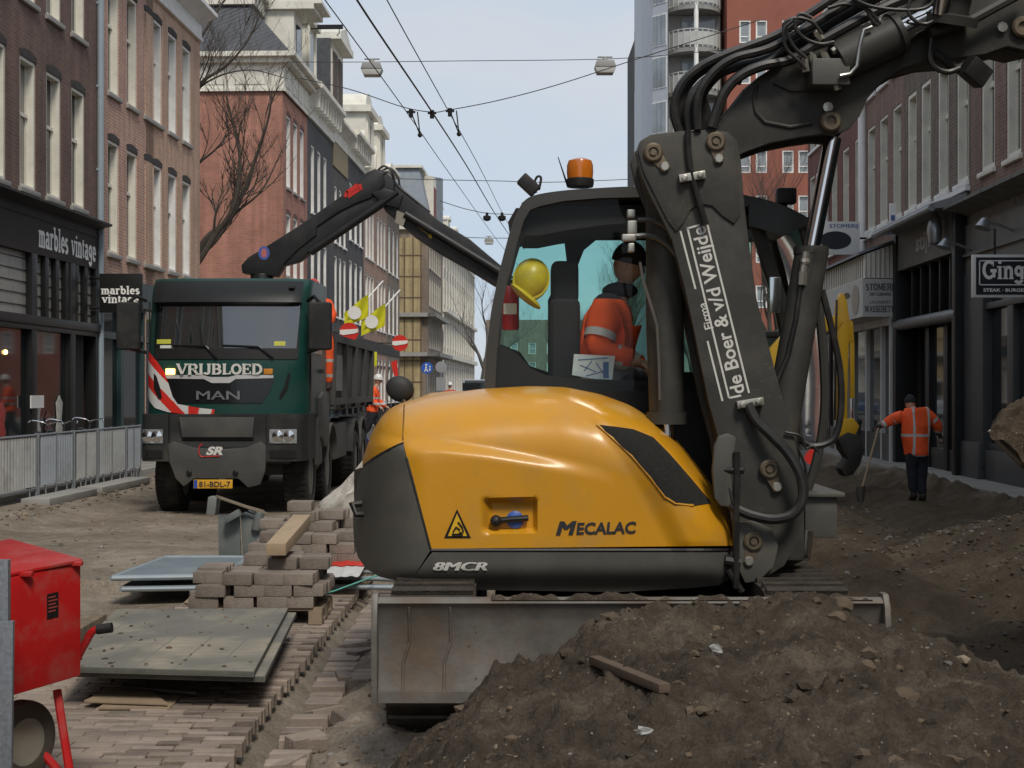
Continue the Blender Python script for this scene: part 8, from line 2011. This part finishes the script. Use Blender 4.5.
lantern(372,69,30,'grey hanging street lantern at left beneath the straight span wire')
lantern(605,67,30,'grey hanging street lantern at right beneath the straight span wire')
lantern(489,241,62,'tiny far hanging lantern beside the crane tip',.9)
wire('span_wire','far span wire above the tiny lantern',[at(440,236,62),at(489,238,62),at(560,237,62),at(700,228,62)],.016,'span wires')

# ================================================================ signs, flags and posts down the left side
FY=mat('flag_yellow',(.62,.60,.02),.7,var=.08)
for i,(x0,y0,lb) in enumerate(((357,305,'left of the two lime yellow flags on slanted poles'),(374,314,'right of the two lime yellow flags on slanted poles'))):
    D=46; r=empty('flag',at(x0,y0,D)); tag(r,lb,'flag','yellow flags'); 
    b=MB(); b.cyl(at(x0-8,y0+14,D),at(x0+26,y0-24,D+1.5),.025,n=6); b.build('pole',WHITE,r)
    P=[(x0-14,y0+8),(x0+10,y0-12),(x0+9,y0+10),(x0-5,y0+20),(x0-14,y0+20)]
    b=MB(); b.grid(lambda u,v:at(lerp(x0-13,x0+11,u),lerp(lerp(y0+8,y0-11,u),lerp(y0+22,y0+12,u),v),D)+V((0,.12*math.sin(u*7+v*3),0)),12,8); b.build('cloth',FY,r,smooth=True)
    b=MB(); c=at(x0-2,y0+8,D)+V((0,-.14,0)); b.add([c+V((.22*math.cos(k*.42),0,.22*math.sin(k*.42))) for k in range(15)],[tuple(range(15))]); b.build('emblem',WHITE,r,fixn=False)
for (x,y,D,rr_,lb) in ((349,332,40,9.5,'red round sign with a white bar above the tipper body'),(400,343,48,8,'red round sign with a white bar standing out right of the tipper')):
    r=empty('round_sign',at(x,y+rr_,D)); tag(r,lb,'sign','red round shop signs'); k=rr_/F*D; c=at(x,y,D)
    b=MB(); b.lathe([(k,0),(k,.08),(k*.98,.1)],c,(0,1,0),28); b.build('disc',RED,r,smooth=True,angle=30)
    b=MB(); b.prism([(c.x-k*.97,c.z-.06),(c.x-k*.6,c.z-.09),(c.x+k*.6,c.z-.04),(c.x+k*.97,c.z+.0),(c.x+k*.95,c.z+.09),(c.x-k*.95,c.z+.06)],'y',c.y-.02,c.y-.005); b.build('bar',WHITE,r)
    b=MB(); b.cyl(c+V((-k-.5,.05,.0)),c+V((-k,.05,0)),.02,n=6); b.build('bracket',BLACKPAINT,r)
def post_sign(x,y,D,rr_,face,lb,mark):
    c=at(x,y,D); k=rr_/F*D; r=empty('road_sign',V((c.x,c.y,0))); tag(r,lb,'road sign')
    b=MB(); b.cyl((c.x,c.y+.04,0),(c.x,c.y+.04,c.z+k),.035,n=8); b.build('post',GALV,r)
    b=MB(); b.lathe([(k,0),(k,.02)],c,(0,1,0),24); dd=b.build('disc',face,r)
    if mark:
        b=MB(); b.ball(c+V((-.04,-.01,k*.5)),.05,6,5); b.beam(c+V((-.04,-.01,k*.4)),c+V((-.04,-.01,-k*.1)),.07,.01,up=(0,1,0)); b.beam(c+V((-.04,-.01,-k*.1)),c+V((-.1,-.01,-k*.6)),.05,.01,up=(0,1,0)); b.beam(c+V((-.04,-.01,-k*.1)),c+V((.04,-.01,-k*.6)),.05,.01,up=(0,1,0))
        b.ball(c+V((.12,-.01,k*.2)),.04,6,5); b.beam(c+V((.12,-.01,k*.15)),c+V((.12,-.01,-k*.5)),.05,.01,up=(0,1,0)); b.build('pictogram',WHITE,dd)
post_sign(427,368,60,5.8,mat('sign_blue',(.03,.12,.5),.4),'blue round footpath sign on a post before the yellow brick building',True)
post_sign(441,367,60,5.6,mat('sign_back_grey',(.3,.31,.32),.5),'grey back of a round road sign beside the blue footpath sign',False)
b=MB(); c=at(441,384,59.5); b.box(c+V((-.2,0,-.28)),c+V((.2,.03,.28))); tag(b.build('small_sign',_m['sign_back_grey']),'small square grey sign plate beneath the round sign back','sign')
b=MB(); c=at(371,359,43); b.box(c+V((-.18,0,-.22)),c+V((.18,.06,.22))); tag(b.build('shop_sign',FY,bevel=.01),'small square yellow shop sign below the flags','sign')
# red awning and white shop edge behind the man
b=MB(); D=50; b.add([at(391,362,D),at(397,360,D),at(399,384,D),at(396,385,D),at(391,362,D+2),at(397,360,D+2),at(399,384,D+2),at(396,385,D+2)],[(0,1,2,3),(7,6,5,4),(0,4,5,1),(1,5,6,2),(2,6,7,3),(3,7,4,0)]); tag(b.build('awning',RED),'folded dark red awning beyond the walking man','awning')
# parked vehicles at the end of the street
def car(loc,rz,label,col,L=4.3,W=1.75,Hh=1.48,van=False):
    r=empty('parked_car',loc,rz); tag(r,label,'car','cars parked at the street end')
    if van: body=[(-L/2,.3),(L/2,.3),(L/2,1.0),(L/2-.5,1.1),(L/2-1.0,Hh),(-L/2,Hh)]
    else: body=[(-L/2,.3),(L/2,.3),(L/2,.75),(L/2-.9,.9),(-L/2+.2,.95),(-L/2,.85)]
    b=MB(); b.prism([(x,z) for x,z in body],'y',-W/2,W/2); b.build('body',col,r,world=False,bevel=.06,seg=3)
    if not van:
        b=MB(); b.prism([(L/2-1.0,.9),(L/2-1.7,Hh),(-L/2+.9,Hh),(-L/2+.25,.95)],'y',-W/2+.12,W/2-.12); b.build('cabin',GLASS,r,world=False,bevel=.05,seg=2)
        b=MB(); b.box((-L/2+1.0,-W/2+.16,Hh-.01),(L/2-1.75,W/2-.16,Hh+.03)); b.build('roof',col,r,world=False,bevel=.01)
    else:
        b=MB(); b.box((L/2-1.0,-W/2-.01,1.1),(L/2-.6,W/2+.01,Hh-.2)); b.prism([(L/2-.47,1.12),(L/2-.97,Hh-.05),(L/2-1.0,Hh-.08),(L/2-.5,1.1)],'y',-W/2+.1,W/2-.1); b.build('windscreen',GLASS,r,world=False)
    for x in (-L/2+.75,L/2-.8):
        for s in (-1,1):
            b=MB(); b.lathe([(.2,-.1),(.31,-.1),(.31,.1),(.2,.1)],(x,s*(W/2-.1),.31),(0,1,0),20); w=b.build('wheel',TYRE,r,world=False,smooth=True,angle=30); b=MB(); b.lathe([(.2,-.08),(.05,-.1),(.05,.1),(.2,.08)],(x,s*(W/2-.1),.31),(0,1,0),16); b.build('rim',GALV,w,world=False)
    for s in (-1,1):
        b=MB(); b.box((L/2-.02,s*(W/2-.3)-.15,.62),(L/2+.02,s*(W/2-.3)+.15,.78)); b.build('headlight',_m['lamp_glass'],r,world=False)
car(V((at(480,0,84).x,84,.0)),-math.pi/2,'pale blue-grey van at the far end of the left pavement',mat('van_paint',(.35,.4,.45),.3,coat=.3),L=5,W=1.95,Hh=2.3,van=True)
car(V((at(497,0,95).x,95,.0)),-math.pi/2,'dark blue car behind the pale van',mat('car_blue',(.04,.07,.15),.3,coat=.4))
# bicycles / rack far away under the signs
for i,x in enumerate((416,421,427)):
    o=bicycle(S(-7.2-.5*i,60+i*.7,.1),.6,['farthest left','middle','farthest right'][i]+' of three bicycles parked below the blue round sign')

# ================================================================ second excavator, yellow, by the shops
E2=empty('mini_excavator',V((at(800,0,27).x,27.5,-.1))); tag(E2,'yellow mini excavator with raised dipper behind the boom post','excavator')
Y2=mat('yellow_paint_two',(.62,.36,.02),.4,var=.08,dirt=(.3,.2,.08),damt=.4)
D=26.5
def e2(name,pts,w,m=Y2,d=0,par=E2,bev=.015):
    b=MB(); b.prism([(at(x,y,D).x,at(x,y,D).z) for x,y in pts],'y',D+d-w/2,D+d+w/2); return b.build(name,m,par,bevel=bev)
e2('boom',[(766,420),(760,380),(768,350),(790,326),(812,318),(836,316),(842,322),(836,330),(812,334),(796,344),(784,366),(782,420)],.25)
e2('dipper_arm',[(836,302),(840,293),(845,297),(848,318),(847,360),(846,398),(846,424),(840,430),(837,424),(837,360),(835,320)],.2,bev=.004)
e2('arm_ram',[(849,340),(853.5,340),(854,398),(849.5,398)],.09,Y2,-.02,bev=.004)
e2('ram_rod',[(850.5,398),(852.5,398),(853,424),(851,424)],.04,CHROME,-.02,bev=.002)
e2('ram_bracket',[(846,318),(852,322),(853,340),(848,344)],.12,Y2,-.02,bev=.004)
e2('hoses',[(834,300),(836,300),(834,420),(832,420)],.04,BLK,-.14)
e2('linkage',[(836,420),(852,418),(858,426),(854,434),(838,438)],.16,Y2,-.05)
e2('bucket',[(835,438),(846,432),(858,436),(861,450),(857,464),(850,474),(842,476),(838,468),(845,458),(840,450)],.5,mat('bucket_dark',(.035,.033,.03),.6,.4,var=.3,dirt=(.12,.10,.08),damt=.5))
b=MB(); b.cyl(at(847,296,D-.11),at(847,296,D+.15),.06); b.build('pin',BRASS,E2)
e2('body',[(740,430),(742,400),(770,396),(800,400),(806,430),(800,440),(745,440)],1.4,Y2,1.0)
e2('cab',[(748,400),(752,338),(758,332),(790,332),(796,340),(800,400)],1.0,mat('tinted_cab',(.02,.03,.03),.1,var=.2),1.0,bev=.05)
e2('cab_frame',[(748,336),(752,330),(792,330),(797,336)],1.06,BLACKPAINT,1.0)
for s,xx in ((0,746),(1,793)):
    pass
for d_ in (.3,1.5):
    b=MB(); b.prism([(at(x,y,D).x,at(x,y,D).z) for x,y in ((738,462),(744,452),(802,452),(810,462),(804,478),(744,478))],'y',D+d_,D+d_+.35); b.build('crawler_track',DIRTY,E2,bevel=.03)
# shovelled stones heap etc. handled by the ground; bollard-like tap post near the laundry
b=MB(); p=S(7.75,VR(872),0); b.cyl(p,p+V((0,0,.85)),.09); b.lathe([(.09,.85),(.12,.88),(.12,.96),(.04,1.02)],p,(0,0,1),12); tag(b.build('bollard',DG,smooth=True,angle=40),'short dark bollard beside the laundry posts','bollard')

# ================================================================ bare trees
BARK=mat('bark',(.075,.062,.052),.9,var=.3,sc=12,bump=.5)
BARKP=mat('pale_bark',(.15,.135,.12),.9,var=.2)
def tree(name,loc,H_,label,seed,spread=.55,trunk=.12,levels=5,start=None,lean=(0,0),m=BARK,nb=3,first=.35):
    r=random.Random(seed); root=empty(name,loc); tag(root,label,'tree','bare street trees')
    tb=MB(); cb=MB()
    def grow(p,d,L,rad,lv,mb):
        pts=[p]; q=p; dd=d.copy(); n=4
        for i in range(n):
            dd=(dd+V((r.uniform(-.16,.16),r.uniform(-.16,.16),r.uniform(-.02,.14)))).normalized(); q=q+dd*L/n; pts.append(q)
        rs=[rad*(1-.45*i/n) for i in range(n+1)]
        mb.tube(pts,rs,8 if lv>3 else (5 if lv>1 else 3),caps=False)
        if lv<=0: return
        k=nb if lv>1 else nb+1
        for i in range(k):
            t=r.uniform(.45,1.0) if i else 1.0; j=min(n,max(1,int(round(t*n)))); a=r.uniform(0,6.28)
            side=V((math.cos(a),math.sin(a),0)); nd_=(dd*(1-spread*.4)+side*spread*r.uniform(.6,1.2)+V((0,0,.18))).normalized()
            if i==0: nd_=(dd+side*.25).normalized()
            grow(pts[j],nd_,L*r.uniform(.62,.82),rs[j]*(.72 if i==0 else .58),lv-1,cb)
    p0=Vector(loc); d0=V((lean[0],lean[1],1)).normalized()
    grow(p0,d0,H_*first,trunk,levels,tb)
    tb.build('trunk',m,root,smooth=True,fixn=False); cb.build('crown',m,root,smooth=True,fixn=False)

def limb_tree(loc, limbs, label, seed, m=BARK, D=41.5):
    """tree whose main limbs follow given courses, with forks and twigs grown from them"""
    r=random.Random(seed); root=empty('bare_tree',loc); tag(root,label,'tree','bare street trees'); tb=MB(); cb=MB()
    fork=at(150,300,D); tb.tube([Vector(loc),Vector(loc)+V((.05,0,2)),fork],[.24,.2,.17],10,caps=False)
    def twig(p,d,L,rad,lv):
        pts=[p]; q=p; dd=d.copy()
        for i in range(4): dd=(dd+V((r.uniform(-.2,.2),r.uniform(-.2,.2),r.uniform(-.05,.2)))).normalized(); q=q+dd*L/4; pts.append(q)
        cb.tube(pts,[rad*(1-.18*i) for i in range(5)],4,caps=False)
        if lv>0:
            for k in range(3):
                j=r.choice((2,3,4)); twig(pts[j],(dd+V((r.uniform(-.8,.8),r.uniform(-.8,.8),r.uniform(-.1,.6)))).normalized(),L*.62,rad*.6,lv-1)
    for pts,r0,r1 in limbs:
        P=spline([fork]+[at(x,y,D+dd) for x,y,dd in pts],5); n=len(P); cb.tube(P,[lerp(r0,r1,i/(n-1)) for i in range(n)],7,caps=False)
        for i in range(int(n*.35),n,2):
            d=(P[min(i+1,n-1)]-P[i-1]).normalized(); twig(P[i],(d+V((r.uniform(-.9,.9),r.uniform(-.6,.6),r.uniform(-.1,.7)))).normalized(),r.uniform(.8,1.7),lerp(r0,r1,i/(n-1))*.5,3)
    tb.build('trunk',m,root,smooth=True,fixn=False); cb.build('crown',m,root,smooth=True,fixn=False)
limb_tree(V((at(140,0,41.5).x,41.5,0)),[
  ([(185,275,0),(205,240,0),(226,222,.2),(240,200,.3),(255,160,.3),(268,120,.4),(272,92,.4)],.13,.02),
  ([(190,272,-.4),(215,235,-.4),(234,205,-.5),(240,160,-.5),(232,120,-.6),(226,96,-.7)],.11,.02),
  ([(192,262,.5),(215,242,.7),(235,214,.8),(262,190,.8),(282,150,.9)],.08,.015),
  ([(170,210,.3),(195,168,.4),(215,150,.5),(232,130,.6)],.07,.015)],
  'bare tree with thick curving limbs before the red brick side wall',21)
limb_tree(V((at(136,0,39.5).x,39.5,0)),[
  ([(160,180,0),(180,120,0),(200,84,0),(226,66,.2),(248,40,.3),(262,10,.3)],.09,.015),
  ([(165,150,.3),(190,60,.3),(212,20,.3),(232,-10,.4),(256,-30,.4)],.07,.012),
  ([(170,170,.3),(192,100,.3),(215,78,.3),(250,70,.4),(285,78,.5)],.05,.01)],
  'tall bare tree whose twigs cross the pantile mansard',23,D=39.5)
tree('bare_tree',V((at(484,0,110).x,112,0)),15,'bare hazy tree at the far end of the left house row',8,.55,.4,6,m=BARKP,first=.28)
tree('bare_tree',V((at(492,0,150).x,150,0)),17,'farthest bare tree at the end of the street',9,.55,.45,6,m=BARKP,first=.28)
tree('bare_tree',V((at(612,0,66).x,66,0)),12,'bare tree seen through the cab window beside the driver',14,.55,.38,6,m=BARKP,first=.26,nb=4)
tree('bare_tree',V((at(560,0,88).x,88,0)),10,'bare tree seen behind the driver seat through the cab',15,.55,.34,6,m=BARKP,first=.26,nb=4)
tree('bare_tree',V((at(782,0,64).x,64,0)),15,'bare tree before the red apartment block',17,.55,.36,6,m=BARK,first=.3,nb=4)
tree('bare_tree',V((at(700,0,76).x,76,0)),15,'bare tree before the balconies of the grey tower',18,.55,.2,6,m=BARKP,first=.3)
